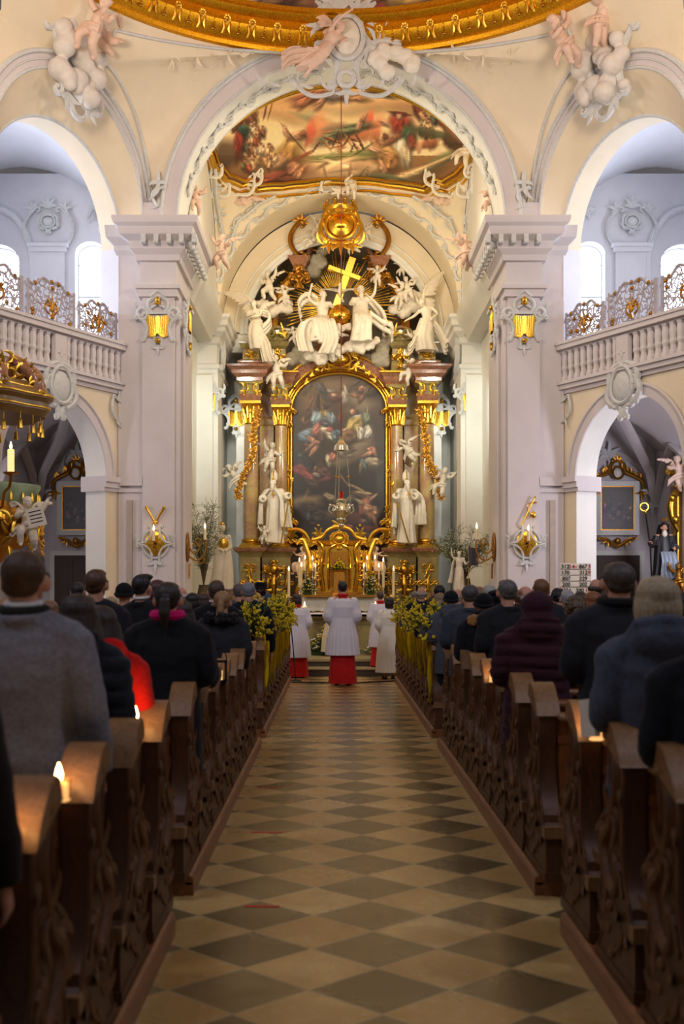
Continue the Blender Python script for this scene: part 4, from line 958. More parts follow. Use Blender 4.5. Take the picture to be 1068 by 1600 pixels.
for s in (-1, 1):
    # pedestal
    m = MB(); PP = [(0, .285), (0, .6), (-.05, .65), (-.05, 2.55), (-.02, 2.6), (.02, 2.66), (.10, 2.72), (.12, 2.80), (0, 2.84)]
    a, b = sorted((s * 2.28, s * 2.96)); m.rstack(a, b, 33.95, 35.7, PP); a, b = sorted((s * 1.40, s * 2.35)); m.rstack(a, b, 34.35, 35.7, PP)
    p = part(m, 'pedestal', M['marble_green'], ang=25)
    m = MB()
    for x0, x1, y in ((2.22, 3.02, 33.88), (1.34, 2.28, 34.28)):
        a, b = sorted((s * x0, s * x1)); m.rstack(a, b, y, 35.7, [(0, 2.70), (.04, 2.72), (.08, 2.78), (.09, 2.83), (0, 2.85)])
    part(m, 'pedestal_cornice', M['marble_red'], p, ang=25)
    for x, y, w_, h_, sd in ((2.62, 33.97, .34, 1.2, 1), (2.12, 34.35, .26, 1.1, 2), (1.56, 34.36, .18, 1.0, 5)):
        m = MB(); m.xf = frame((s * x, y, 1.75), (1, 0, 0), (0, -1, 0)); gilt(m, w_, h_, .022, sd); part(m, 'gilt_applique', M['gold'], p)
    m = MB(); m.xf = frame((s * 1.93, 34.3, 2.2), (1, 0, 0), (0, -1, 0)); gilt(m, .58, .46, .035, 7); m.ell((0, 0, .08), (.13, .14, .1), 12)
    m.tube([(0, -.25, .08), (0, -.45, .14), (0, -.6, .1), (0, -.95, .03)], [.08, .12, .08, .03], 10); leaf(m, (0, -.5), -1.2, .3, .05, 1, .1); leaf(m, (0, -.5), -1.9, .3, .05, -1, .1)
    part(m, 'gilt_console', M['gold'], p)
    # columns
    for x, y, r, zb, zc, hc in ((XO, YO, .225, 2.84, 6.5, .68), (XI, YI, .20, 2.84, 6.55, .62)):
        m = MB(); m.lathe([(r, zb + .16), (r * 1.01, zb + 1.2), (r * .88, zc)], (s * x, y, 0), 32); c = part(m, 'column', M['marble'])
        m = MB(); m.box(s * x - r * 1.45, s * x + r * 1.45, y - r * 1.45, y + r * 1.45, zb, zb + .07); m.lathe([(r * 1.4, zb + .05), (r * 1.45, zb + .09), (r * 1.3, zb + .13), (r * 1.15, zb + .16), (r * 1.3, zb + .2), (r * 1.28, zb + .23), (r * 1.02, zb + .27)], (s * x, y, 0), 28); part(m, 'column_base', M['gold'], c)
        m = MB(); capital(m, r * .92, hc, (s * x, y, zc)); part(m, 'column_capital', M['gold'], c)
        # impost block and its gilded brackets
        m = MB(); zt = zc + hc; m.rstack(s * x - r * 1.15, s * x + r * 1.15, y - r * 1.15, y + .6, [(.0, zt), (.03, zt + .05), (.05, zt + .1), (.0, zt + .12), (-.01, zt + .48), (.05, zt + .5), (.08, zt + .6)])
        e = part(m, 'impost_block', M['marble_green'], ang=25)
        m = MB(); m.rstack(s * x - r * 1.2, s * x + r * 1.2, y - r * 1.2, y + .6, [(0, zt), (.04, zt + .06), (.06, zt + .14), (.02, zt + .2)]); part(m, 'moulding', M['marble_red'], e, ang=25)
        for q in (-1, 1):
            m = MB(); m.xf = frame((s * x + q * r * .85, y - r * 1.3, zt + .42), (1, 0, 0), (0, -1, 0)); cscroll(m, (0, -.22), (q * .03, .14), q * .35, .03, .5); palmette(m, (0, -.1), -PI / 2, .2, .03, 3); leaf(m, (0, 0), PI / 2, .16, .04, 1); part(m, 'gilt_bracket', M['gold'], e)
    # pilaster behind
    m = MB(); a, b = sorted((s * 2.0, s * 2.42)); m.rstack(a, b, 35.3, 35.75, [(0, 2.84), (0, 6.6), (.04, 6.65), (.04, 6.8), (0, 6.9), (0, 8)]); part(m, 'pilaster', M['marble'], smooth=False)
    m = MB(); a, b = sorted((s * 2.86, s * 3.16)); m.rstack(a, b, 35.5, 36.2, [(0, .285), (0, 6.3), (.05, 6.4), (.05, 8)]); part(m, 'side_pilaster', M['wall_white'], smooth=False)
    # entablature with strongly projecting cornice
    CP = [(0, 7.74), (.06, 7.76), (.08, 7.86), (.20, 7.96), (.22, 8.06), (.34, 8.14), (.36, 8.2), (0, 8.26)]
    m = MB(); a, b = sorted((s * 2.32, s * 2.95)); m.rstack(a, b, 34.0, 35.8, CP); a, b = sorted((s * 1.45, s * 2.0)); m.rstack(a, b, 34.75, 35.8, [(o * .55, z - .05) for o, z in CP])
    e = part(m, 'entablature', M['marble_red'], ang=25)
    m = MB()
    a, b = sorted((s * 1.45, s * 2.0)); m.rstack(a, b, 34.75, 35.8, [(.2, 8.10), (.225, 8.12), (.225, 8.16), (.2, 8.18)]); part(m, 'gilt_fillet', M['gold'], e, ang=25)
    # attic above the outer column: tapering marble block with curved cornice
    m = MB(); m.rstack(s * 2.62 - .26, s * 2.62 + .26, 34.3, 35.6, [(0.06, 8.24), (.0, 8.32), (-.02, 8.75), (.06, 8.84), (.1, 8.95), (-.02, 9.0)]); e = part(m, 'attic_block', M['marble_green'], ang=25)
    m = MB(); m.xf = frame((s * 2.62, 34.28, 8.55), (1, 0, 0), (0, -1, 0)); gilt(m, .3, .36, .025, 3); part(m, 'gilt_applique', M['gold'], e)
    m = MB(); m.rstack(s * 2.62 - .3, s * 2.62 + .3, 34.25, 35.6, [(0, 8.24), (.08, 8.3), (.1, 8.38), (0, 8.44)]); part(m, 'moulding', M['marble_red'], e, ang=25)
    # inner pylon with volute
    m = MB(); m.rstack(s * 1.86 - .28, s * 1.86 + .28, 34.9, 35.8, [(0.05, 8.15), (0, 8.25), (-.04, 8.9), (.05, 8.98), (.09, 9.1), (0, 9.16), (-.04, 9.3), (-.02, 9.5)]); e = part(m, 'attic_pylon', M['marble_green'], ang=25)
    m = MB()
    for q in (-1, 1): m.xf = frame((s * 1.86 + q * .2, 34.82, 9.34), (1, 0, 0), (0, -1, 0)); m.tube(spiral(0, 0, .17, .03, -PI / 2, q * 1.6, 22), [.05] * 12 + [.03] * 11, 8)
    m.xf = frame((s * 1.86, 34.82, 9.34), (1, 0, 0), (0, -1, 0)); m.tube([(-.2, .15, 0), (0, .2, 0), (.2, .15, 0)], .05, 8); part(m, 'volute', M['marble_volute'] if 'marble_volute' in M else M['marble_green'], e)
    m = MB(); m.xf = frame((s * 1.62, 34.8, 9.42), (1, 0, 0), (0, -1, 0)); palmette(m, (0, -.2), PI / 2 - s * .3, .45, .04, 3, .6); m.xf = frame((s * 1.86, 34.84, 8.6), (1, 0, 0), (0, -1, 0)); gilt(m, .44, .5, .03, 6); part(m, 'gilt_applique', M['gold'], e)
    # curved ribs climbing to the top arch, marble with gilded edges
    P = [W(530 + s * 103, 520, 35.2), W(530 + s * 100, 478, 35.2), W(530 + s * 88, 450, 35.2), W(530 + s * 70, 428, 35.2), W(530 + s * 62, 415, 35.2)]
    m = MB(); m.tube(bez(P), [.24, .2, .17, .15, .13], 8, flat=.8); e = part(m, 'curved_rib', M['gold_dark'])
    P = [W(530 + s * 63, 420, 35.1), W(530 + s * 62, 395, 35.1), W(530 + s * 60, 372, 35.1), W(530 + s * 44, 352, 35.1), W(530 + s * 22, 344, 35.1)]
    m = MB(); a = P[0]; m.rstack(a.x - .2, a.x + .2, 34.9, 35.6, [(0, a.z - .1), (-.04, a.z + .0), (.02, a.z + .1), (.1, a.z + .24), (.14, a.z + .32), (0, a.z + .36)]); part(m, 'capital_block', M['marble_red'], e, ang=25)
    m = MB(); m.xf = frame((P[1].x, 34.85, P[0].z + .75), (1, 0, 0), (0, -1, 0)); cscroll(m, (s * .1, -.35), (s * .08, .5), -s * .22, .07, .35); palmette(m, (s * -.02, .55), PI / 2 + s * .2, .38, .06, 5); m.xf = frame((P[0].x, 34.85, P[0].z - .3), (1, 0, 0), (0, -1, 0)); gilt(m, .5, .6, .04, 8); part(m, 'gilt_bracket', M['gold_dark'], e)
    m = MB(); P2 = [W(530 + s * 50, 440, 35.5), W(530 + s * 50, 405, 35.5), W(530 + s * 44, 380, 35.4), W(530 + s * 26, 362, 35.3), W(530, 356, 35.2)]; m.tube(bez(P2), [.16, .16, .17, .15, .12], 10, flat=.8); part(m, 'crown_arch', M['marble_red'], e)
    m = MB(); rr = random.Random(5 + s)
    for t in range(22):
        b = bez(P2)[min(int(t * 17 / 22), 16)]; m.xf = frame(b + Vector((rr.uniform(-.12, .12), -.18, rr.uniform(-.12, .12))), (1, 0, 0), (0, -1, 0)); leaf(m, (0, 0), rr.uniform(0, 6.28), .22, .05, rr.uniform(-1, 1)); m.ell((0, 0, 0), .04, 6)
    part(m, 'gilt_garland', M['gold_dark'], e)
# arch over the picture
def arch_pts(rx, zc, rz, y, n=33, a0=0.0): return [Vector((rx * math.cos(a0 + (PI - 2 * a0) * i / (n - 1)), y, zc + rz * math.sin(a0 + (PI - 2 * a0) * i / (n - 1)))) for i in range(n)]
m = MB(); A1 = arch_pts(1.50, 7.1, 1.28, 34.9, 33, .5); A2 = arch_pts(1.85, 7.15, 1.55, 34.9, 33, .5)
m.slab(lambda u, v: A1[min(int(u * 32), 32)].lerp(A2[min(int(u * 32), 32)], v), 33, 5, (0, .8, 0)); part(m, 'arched_cornice', M['marble_red'], ang=30)
m = MB(); m.tube(arch_pts(1.88, 7.15, 1.58, 34.86, 33, .5), .045, 8); m.tube(arch_pts(1.55, 7.1, 1.33, 34.86, 33, .5), .04, 8); part(m, 'gilt_fillet', M['gold'])
m = MB(); m.rstack(-.75, .75, 35.0, 35.8, [(0, 8.6), (-.05, 9.3), (.08, 9.4), (0, 9.5)]); part(m, 'attic_centre', M['marble_red'], smooth=False)
m = MB(); m.xf = frame((0, 34.7, 8.52), (1, 0, 0), (0, -1, 0)); m.ell((0, .02, .04), (.30, .17, .13), 16); m.tube([(.36 * math.cos(a), .24 * math.sin(a), .04) for a in [2 * PI * i / 24 for i in range(25)]], .035, 6)
for s in (-1, 1):
    cscroll(m, (s * .3, -.25), (s * .6, .0), s * .3, .035); palmette(m, (s * .4, .1), PI / 2 - s * .7, .3, .045, 5); palmette(m, (s * .45, -.15), -PI / 2 + s * .8, .25, .04, 4)
    for k in range(12): leaf(m, (s * (.45 + k * .055), -.12 - .02 * k - .003 * k * k), (-PI / 2 + s * .6 + (k % 3) * .9), .14, .035, 1)
palmette(m, (0, .15), PI / 2, .3, .05, 5); part(m, 'gilt_cartouche', M['gold'])
# gold frame of the picture
fr = empty('picture_frame', (0, 35.2, 3.0), 0, 'tall arched gilded frame with rocaille corners around the altar painting', 'frame')
def path_frame(rx, z0, zc, rz, y): return [Vector((-rx, y, z0)), Vector((-rx, y, (z0 + zc) / 2))] + arch_pts(rx, zc, rz, y, 33)[::-1] + [Vector((rx, y, (z0 + zc) / 2)), Vector((rx, y, z0))]
for rx, rz, th, mt in ((1.47, 1.10, .055, 'gold'), (1.55, 1.18, .035, 'gold_smooth'), (1.63, 1.26, .06, 'gold')):
    m = MB(); m.tube(path_frame(rx, 3.15, 7.12, rz, 35.22), th, 8); m.tube([(-rx, 35.22, 3.15), (-rx * .7, 35.2, 3.0), (0, 35.2, 3.05), (rx * .7, 35.2, 3.0), (rx, 35.22, 3.15)], th, 8); part(m, 'frame_moulding', M[mt], fr)
for s in (-1, 1):
    for z, w_, h_, sd in ((7.0, .34, .8, 2), (3.6, .36, 1.1, 4), (5.2, .14, .3, 6)):
        m = MB(); m.xf = frame((s * 1.57, 35.12, z), (1, 0, 0), (0, -1, 0)); gilt(m, w_, h_, .035, sd); part(m, 'gilt_rocaille', M['gold'], fr)
    m = MB(); m.xf = frame((s * 1.2, 35.05, 3.1), (1, 0, 0), (0, -1, 0)); cscroll(m, (s * .35, .3), (-s * .3, -.1), s * -.25, .06); palmette(m, (s * .3, .1), PI / 2 + s * .2, .4, .05, 5); leaf(m, (0, 0), .5, .3, .05); part(m, 'gilt_rocaille', M['gold'], fr)
# painting
V = []; F = []; P = []; nu, nv = 150, 280
for j in range(nv + 1):
    for i in range(nu + 1):
        u = i / nu * 2 - 1; X = u * 1.46; zt = 7.12 + 1.09 * math.sqrt(max(0, 1 - u * u)); Z = 3.0 + (zt - 3.0) * j / nv
        V.append((X, 35.32, Z)); P.append((515 + X * 385 / 1.46, 60 + (8.21 - Z) * 1400 / 5.21))
for j in range(nv):
    for i in range(nu): F.append((j * (nu + 1) + i, j * (nu + 1) + i + 1, (j + 1) * (nu + 1) + i + 1, (j + 1) * (nu + 1) + i))
ab = lambda x, y: lerpc((122, 98, 68), (52, 44, 36), (y - 100) / 900) * .74
G = (74, 60, 46)
as_ = [(420, 170, 200, 90, 0, (134, 106, 70), .9), (760, 240, 130, 130, 0, (70, 56, 42), .8), (620, 270, 70, 40, -20, (150, 128, 96), .7), (720, 340, 120, 60, -10, (132, 112, 84), .9), (290, 330, 110, 80, 0, (116, 88, 60), .9),
       (390, 210, 60, 20, 70, (92, 84, 78)), (360, 170, 22, 50, -50, (104, 96, 88)), (450, 200, 34, 10, 5, (150, 146, 130)), (480, 245, 40, 34, 10, (124, 68, 50)), (560, 250, 30, 46, -8, (180, 168, 142)), (570, 200, 10, 44, -14, (190, 178, 150)), (470, 235, 20, 12, 0, (196, 150, 112)),
       (700, 180, 30, 18, -20, (190, 128, 92)), (640, 240, 40, 10, 10, (156, 96, 68)), (740, 190, 46, 16, -60, (120, 88, 60)), (800, 200, 50, 24, -20, (84, 66, 48)), (700, 170, 12, 12, 0, (200, 142, 104)), (650, 130, 34, 12, -40, (104, 92, 84)), (690, 260, 16, 30, 30, (140, 90, 62)),
       (330, 330, 10, 90, 10, (82, 60, 42)), (280, 300, 12, 60, 20, (136, 84, 60)), (350, 300, 8, 60, -6, (60, 44, 34)), (240, 440, 26, 30, 20, (150, 102, 72)), (260, 400, 14, 40, 30, (92, 66, 48)),
       (410, 345, 28, 40, 5, (150, 104, 74)), (420, 362, 20, 24, 0, (112, 84, 62)), (410, 320, 24, 18, 0, (74, 56, 42)), (390, 410, 34, 46, -10, (186, 152, 60)), (330, 420, 40, 50, 20, (126, 150, 162)), (270, 540, 70, 30, -22, (112, 142, 160)), (230, 590, 50, 22, 20, (92, 120, 140)), (420, 450, 50, 40, 20, (90, 88, 92)), (450, 420, 30, 46, -20, (120, 136, 146)), (370, 520, 70, 26, 12, (206, 192, 156)), (420, 560, 60, 24, 30, (190, 178, 144)), (330, 520, 26, 50, 20, (190, 104, 84)), (440, 515, 24, 16, 0, (200, 96, 84)), (370, 580, 26, 40, 20, (96, 68, 58)), (290, 600, 40, 20, 40, (186, 120, 88)), (330, 625, 30, 12, -10, (190, 128, 96)), (280, 660, 50, 14, -40, (150, 104, 72)), (310, 690, 50, 16, -50, (180, 122, 90)), (250, 640, 14, 14, 0, (120, 80, 58)),
       (620, 380, 14, 46, 0, (100, 64, 48)), (640, 380, 22, 26, 0, (96, 62, 42)), (622, 372, 18, 22, 0, (198, 140, 102)), (660, 415, 36, 18, -10, (150, 160, 160)), (650, 470, 56, 56, -16, (196, 162, 66)), (600, 490, 22, 56, 26, (206, 172, 76)), (560, 560, 60, 24, -16, (190, 96, 74)), (540, 590, 26, 60, 24, (176, 150, 66)), (600, 580, 50, 40, -10, (122, 88, 54)), (560, 520, 20, 10, -20, (200, 146, 110)),
       (690, 545, 34, 52, -6, (188, 180, 158), .1), (745, 535, 30, 56, 8, (200, 192, 170), .1), (717, 540, 3, 54, 0, (110, 100, 84), .3), (735, 420, 30, 40, 0, (112, 130, 104)), (740, 390, 6, 46, 8, (140, 152, 118)), (720, 606, 70, 8, 0, (112, 84, 60)), (520, 420, 9, 50, 4, (132, 56, 44)), (480, 560, 26, 30, 0, (96, 122, 136)), (505, 540, 20, 20, 0, (80, 110, 130)),
       (690, 660, 90, 36, -24, (134, 112, 84), .6), (640, 740, 130, 40, -28, (120, 98, 74), .7), (520, 790, 60, 50, -20, (112, 96, 72), .8), (770, 680, 24, 18, 0, (186, 120, 84)), (750, 715, 50, 14, -24, (196, 130, 92)), (800, 700, 14, 40, -20, (180, 116, 80)), (780, 780, 50, 34, 8, (186, 168, 128), .2), (790, 785, 36, 22, 8, (160, 140, 104)), (710, 800, 16, 40, -20, (88, 124, 140)), (690, 830, 14, 44, 10, (120, 110, 66)), (430, 770, 20, 46, -6, (196, 184, 140)), (460, 740, 24, 30, 20, (200, 110, 84)), (560, 720, 50, 22, 10, (150, 132, 100)), (590, 700, 40, 12, -20, (96, 84, 66)),
       (230, 780, 34, 66, -34, (50, 48, 48)), (270, 810, 30, 70, -20, (40, 40, 42)), (200, 730, 20, 16, 20, (80, 76, 70)), (340, 850, 30, 26, 0, (196, 132, 98)), (370, 830, 40, 40, 0, (66, 44, 36)), (390, 870, 60, 34, 20, (96, 58, 44)), (200, 850, 60, 36, 15, (146, 58, 48)), (260, 900, 60, 24, 30, (156, 62, 52)), (330, 890, 30, 14, 20, (150, 120, 100)), (400, 930, 60, 16, -20, (110, 52, 42)), (300, 960, 60, 30, 20, (70, 48, 38)), (250, 1060, 60, 12, -70, (96, 64, 44)),
       (190, 1130, 80, 60, 0, (110, 90, 70), .8), (280, 1110, 90, 40, 0, (140, 112, 70), .9), (340, 1180, 36, 14, 60, (176, 120, 74), .6), (260, 1200, 90, 66, 0, (46, 38, 32), .4), (290, 1170, 40, 26, 0, (60, 50, 42)), (180, 1300, 80, 90, 0, (50, 40, 34), .6), (270, 1240, 20, 36, 0, (66, 84, 78), .5), (310, 1290, 34, 10, 0, (92, 66, 50)), (420, 1290, 80, 50, 0, (44, 36, 32), .6), (460, 1220, 70, 30, 0, (96, 78, 56), .8), (340, 1230, 40, 40, 0, (62, 54, 46)),
       (440, 1070, 44, 22, 30, (146, 122, 84)), (560, 940, 70, 5, 55, (150, 120, 88), .3), (660, 1000, 80, 10, 28, (150, 116, 72)), (700, 1050, 70, 22, 12, (126, 92, 60)), (720, 1040, 60, 10, 8, (176, 146, 96)), (760, 1090, 20, 22, 0, (130, 84, 56)), (790, 1075, 46, 8, -40, (196, 140, 96)), (710, 1150, 34, 66, 20, (176, 96, 70)), (770, 1190, 50, 44, 0, (192, 128, 80)), (750, 1160, 30, 26, 20, (206, 146, 100)), (800, 1260, 14, 60, -20, (146, 92, 58)), (700, 1270, 26, 16, 0, (150, 130, 110)), (640, 1250, 60, 50, 20, (92, 46, 38), .5), (600, 1320, 26, 20, 0, (146, 60, 44)), (760, 1330, 70, 20, 0, (112, 44, 36), .6), (720, 1380, 80, 20, 10, (84, 48, 38), .6), (600, 1090, 46, 20, -30, (112, 96, 66)), (680, 1110, 40, 14, 30, (150, 130, 90)), (850, 1000, 30, 140, 0, (60, 56, 44), .8), (840, 420, 60, 120, 0, (78, 58, 42), .8)]
po = painted('altar_painting', V, F, P, ab, as_, M['oil_paint']); tag(po, 'large arched dark oil painting of saints on clouds in the high altar', 'painting')
# golden cartouche and crown on the summit
cr = empty('crowned_cartouche', W(531, 400, 34.6), 0, 'gilded crowned cartouche at the very top of the high altar', 'ornament')
c0 = W(532, 352, 33.9)
m = MB(); m.xf = frame(c0, (1, 0, 0), (0, -1, 0)); m.ell((0, -.0, .0), (.42, .40, .2), 18); m.tube([(.44 * math.cos(a), .40 * math.sin(a) - .02, .08) for a in [2 * PI * i / 28 for i in range(29)]], .05, 8)
for s in (-1, 1):
    cscroll(m, (s * .42, -.45), (s * .52, .15), -s * .2, .06); cscroll(m, (s * .5, .1), (s * .2, .42), -s * .3, .06); palmette(m, (s * .3, -.5), -PI / 2 + s * .6, .4, .06, 4); leaf(m, (s * .5, -.55), s * .5 + (PI if s < 0 else 0), .45, .06, s * .8)
palmette(m, (0, -.42), -PI / 2, .5, .07, 5); part(m, 'shield', M['gold'], cr)
m = MB(); m.xf = frame(c0 + Vector((0, 0, 0)), (1, 0, 0), (0, -1, 0)); m.ell((0, .04, .17), (.27, .20, .06), 14); part(m, 'boss', M['gold_smooth'], cr)
m = MB(); c1 = W(531, 331, 33.9); m.lathe([(.36, -.16), (.40, -.12), (.40, -.02), (.44, .02), (.46, .1)], c1, 24)
for k in range(10):
    a = 2 * PI * k / 10; p = c1 + Vector((.46 * math.cos(a), .46 * math.sin(a), .1)); m.tube([p - Vector((0, 0, .03)), p + Vector((0, 0, .12))], [.07, .03], 6); m.ell(p + Vector((0, 0, .15)), .045, 8)
    p = c1 + Vector((.405 * math.cos(a), .405 * math.sin(a), -.06)); m.ell(p, .035, 6)
part(m, 'crown', M['gold'], cr)
# sunburst
sb = empty('sunburst', W(531, 478, 35.8), 0, 'gilded sunburst of thin rays behind the throne group', 'ornament'); cs = W(531, 478, 36.0); rr = random.Random(2)
for k in range(64):
    a = -.35 + (PI + .7) * k / 63; L0 = .62; L1 = rr.uniform(1.35, 2.15) * (1.0 if math.sin(a) < .8 else .95)
    if rr.random() < .12: continue
    d = Vector((math.cos(a), 0, math.sin(a))); m = MB(); q = cs + Vector((0, rr.uniform(-.06, .06), 0)); m.beam(q + d * L0, q + d * L1, rr.uniform(.02, .035), .02, (0, 1, 0)); part(m, 'ray', M['gold'], sb, smooth=False)
# cross, globe, dove
m = MB(); a, b = W(551, 403, 34.3), W(520, 492, 34.3); m.beam(a, b, .20, .12, (0, 1, 0)); c, d = W(513, 418, 34.3), W(562, 436, 34.3); m.beam(c, d, .12, .2, (0, 1, 0))
o = m.build('cross', simple('gilded_cross', rgb(250, 214, 90), .32, .75, var=.05), smooth=False); tag(o, 'large tilted golden cross held between the two throned figures', 'cross')
g = empty('globe', W(530, 497, 34.4), 0, 'polished golden globe below the tilted cross', 'globe')
m = MB(); m.ell(W(530, 494, 34.4), .36, 32); part(m, 'sphere', M['gold_smooth'], g)
m = MB(); m.tube([W(530, 494, 34.4) + Vector((.37 * math.cos(t), .37 * math.sin(t), 0)) for t in [2 * PI * i / 32 for i in range(33)]], .02, 6); part(m, 'band', M['gold'], g)
m = MB(); m.ell((0, 0, 0), (.06, .16, .07), 12); m.ell((0, .16, .05), .045, 8); m.tube([(0, .19, .05), (0, .23, .04)], [.02, .004], 6)
for q in (-1, 1): wing(m, (q * .04, 0, .03), (q, -.1, .25), (0, -.3, 1), .42, 8, .035)
for k in range(5): m.tube([(0, -.12, 0), ((k - 2) * .05, -.32, .02)], [.03, .025], 6, flat=.4)
place_fig(m, 'dove', M['statue'], W(531, 455, 34.1), 1.15, 180, 'white carved dove with spread wings in front of the cross', 'dove', vox=.012).rotation_euler = (math.radians(50), 0, PI)
# ------------------------------------------------------- statues
def fig(J, fn, name, px, py, D, scale, rz, label, cat='statue', group=None, mat='statue', vox=.016, **kw):
    m = MB(); body(m, J, **kw); fn(m)
    return place_fig(m, name, M[mat], W(px, py, D), scale, rz, label, cat, group, vox)
# throned figures: seated; local frame faces +y, turned by 180
SEAT = dict(STAND, pel=(0, 0, .5), waist=(0, .0, .66), chest=(0, .02, .88), neck=(0, .04, 1.04), head=(0, .08, 1.19), shR=(.19, .02, .97), shL=(-.19, .02, .97), hipR=(.1, .02, .48), hipL=(-.1, .02, .48), knR=(.17, .46, .46), knL=(-.15, .44, .36), anR=(.15, .42, .04), anL=(-.2, .36, -.1))
def christ(m):
    robe(m, [(0, .05, .64), (0, .28, .48), (-.06, .42, .22), (-.12, .36, -.16)], [(.18, .14), (.21, .2), (.17, .15), (.21, .17)], 6, .13, 3); robe(m, [(.05, .1, .58), (.13, .32, .46), (.13, .42, .2), (.12, .38, -.1)], [(.13, .13), (.13, .13), (.12, .11), (.17, .13)], 5, .14, 5)
    drape(m, [(.12, -.05, 1.0), (.4, -.12, 1.14), (.64, -.14, .95), (.58, -.1, .62)], .32, .42, .06, 2, .03, 4, (0, .6, .8))
    drape(m, [(.05, .2, .55), (.38, .3, .4), (.5, .26, .05), (.42, .2, -.35)], .34, .44, .06, 2, .035, 5, (1, .4, 0)); drape(m, [(-.1, .26, .5), (-.2, .5, .34), (-.26, .5, -.1), (-.1, .4, -.45)], .34, .42, .06, 2, .035, 6)
    m.ell((0, .04, 1.23), (.095, .11, .10), 12); m.tube([(0, -.03, 1.24), (0, -.08, 1.1), (.02, -.09, .98)], [.08, .07, .04], 8)
fig(dict(SEAT, elR=(.36, .10, 1.10), wrR=(.30, .16, 1.36), elL=(-.28, .18, .84), wrL=(-.20, .40, .82), head=(-.03, .10, 1.19)), christ, 'statue', 504, 532, 34.3, 1.12, 176, 'white seated statue left of the golden globe, raising one arm, cloak billowing', yaw=25, pitch=8)
def father(m):
    robe(m, [(0, 0, 1.02), (0, .04, .72), (.02, .26, .48), (.08, .42, .2), (.10, .36, -.18)], [(.18, .12), (.20, .16), (.21, .2), (.17, .15), (.22, .17)], 6, .13, 8); robe(m, [(-.06, .1, .58), (-.12, .32, .46), (-.11, .42, .14), (-.09, .38, -.16)], [(.13, .13), (.13, .13), (.12, .11), (.18, .14)], 5, .14, 5)
    drape(m, [(-.1, -.02, 1.0), (-.34, -.05, .8), (-.56, .0, .5), (-.6, .1, .15)], .36, .46, .06, 2, .035, 9, (0, .8, .6)); drape(m, [(-.2, .2, .5), (-.5, .2, .3), (-.75, .2, .2), (-.8, .15, .0)], .3, .4, .06, 2, .03, 2, (0, .5, .8))
    m.ell((0, .05, 1.24), (.092, .105, .095), 12); m.tube([(0, .15, 1.14), (0, .19, 1.04), (0, .18, .92)], [.05, .055, .02], 10)
fig(dict(SEAT, elL=(-.34, .08, 1.12), wrL=(-.38, .12, 1.40), elR=(.28, .16, .82), wrR=(.18, .4, .76)), father, 'statue', 563, 528, 34.4, 1.17, 186, 'white seated bearded statue right of the globe, one arm raised beside the cross', yaw=-10)
# clouds beneath
for px, py, D, bl, mt, lb in (
    (505, 556, 34.5, [(-.4, 0, 0, .22), (-.1, -.05, -.06, .26), (.25, 0, .02, .22), (.45, .05, .15, .16)], 'statue', 'white carved cloud under the left throned figure'),
    (556, 541, 34.3, [(-.45, 0, -.1, .17), (-.2, 0, 0, .2), (.1, -.05, -.06, .22), (.38, 0, .05, .2), (.6, 0, .15, .13)], 'statue', 'white carved cloud under the right throned figure'),
    (530, 512, 34.2, [(-.25, 0, 0, .13), (0, -.05, -.04, .16), (.25, 0, .02, .14)], 'statue', 'small white cloud just beneath the golden globe'),
    (468, 560, 34.9, [(-.2, 0, 0, .26), (.15, 0, -.02, .24), (-.05, 0, .22, .2)], 'cloud_grey', 'grey carved cloud over the left end of the arched cornice'),
    (597, 553, 34.9, [(-.05, 0, -.2, .3), (.0, 0, .15, .24), (.14, 0, .42, .2)], 'cloud_grey', 'grey carved cloud over the right end of the arched cornice'),
    (498, 410, 35.4, [(0, 0, 0, .28), (-.15, 0, -.3, .24), (.1, 0, .35, .2)], 'cloud_grey', 'grey carved cloud left of the tilted cross'),
    (638, 478, 34.8, [(-.45, 0, -.1, .2), (-.15, 0, -.2, .24), (.2, 0, .0, .28), (.45, 0, .22, .26), (.1, 0, .3, .24), (-.25, 0, .15, .2)], 'statue', 'white swelling cloud carrying the cherubs on the right'),
    (428, 482, 34.8, [(-.35, 0, .1, .2), (-.1, 0, -.1, .26), (.2, 0, 0, .2), (.42, 0, -.05, .18), (.42, 0, .15, .16)], 'statue', 'white cloud carrying the cherubs on the left')):
    if mt not in M: M[mt] = simple(mt, rgb(168, 160, 140), .6, var=.15)
    m = MB(); cloud(m, bl); rr = random.Random(int(px))
    for b in bl:
        for k in range(5): a = rr.uniform(0, 6.28); m.ell((b[0] + b[3] * .7 * math.cos(a), b[1] - b[3] * .4, b[2] + b[3] * .6 * math.sin(a)), b[3] * rr.uniform(.3, .5), 8)
    place_fig(m, 'cloud', M[mt], W(px, py, D), 1, 0, lb, 'carved cloud', vox=.025, soft=2)
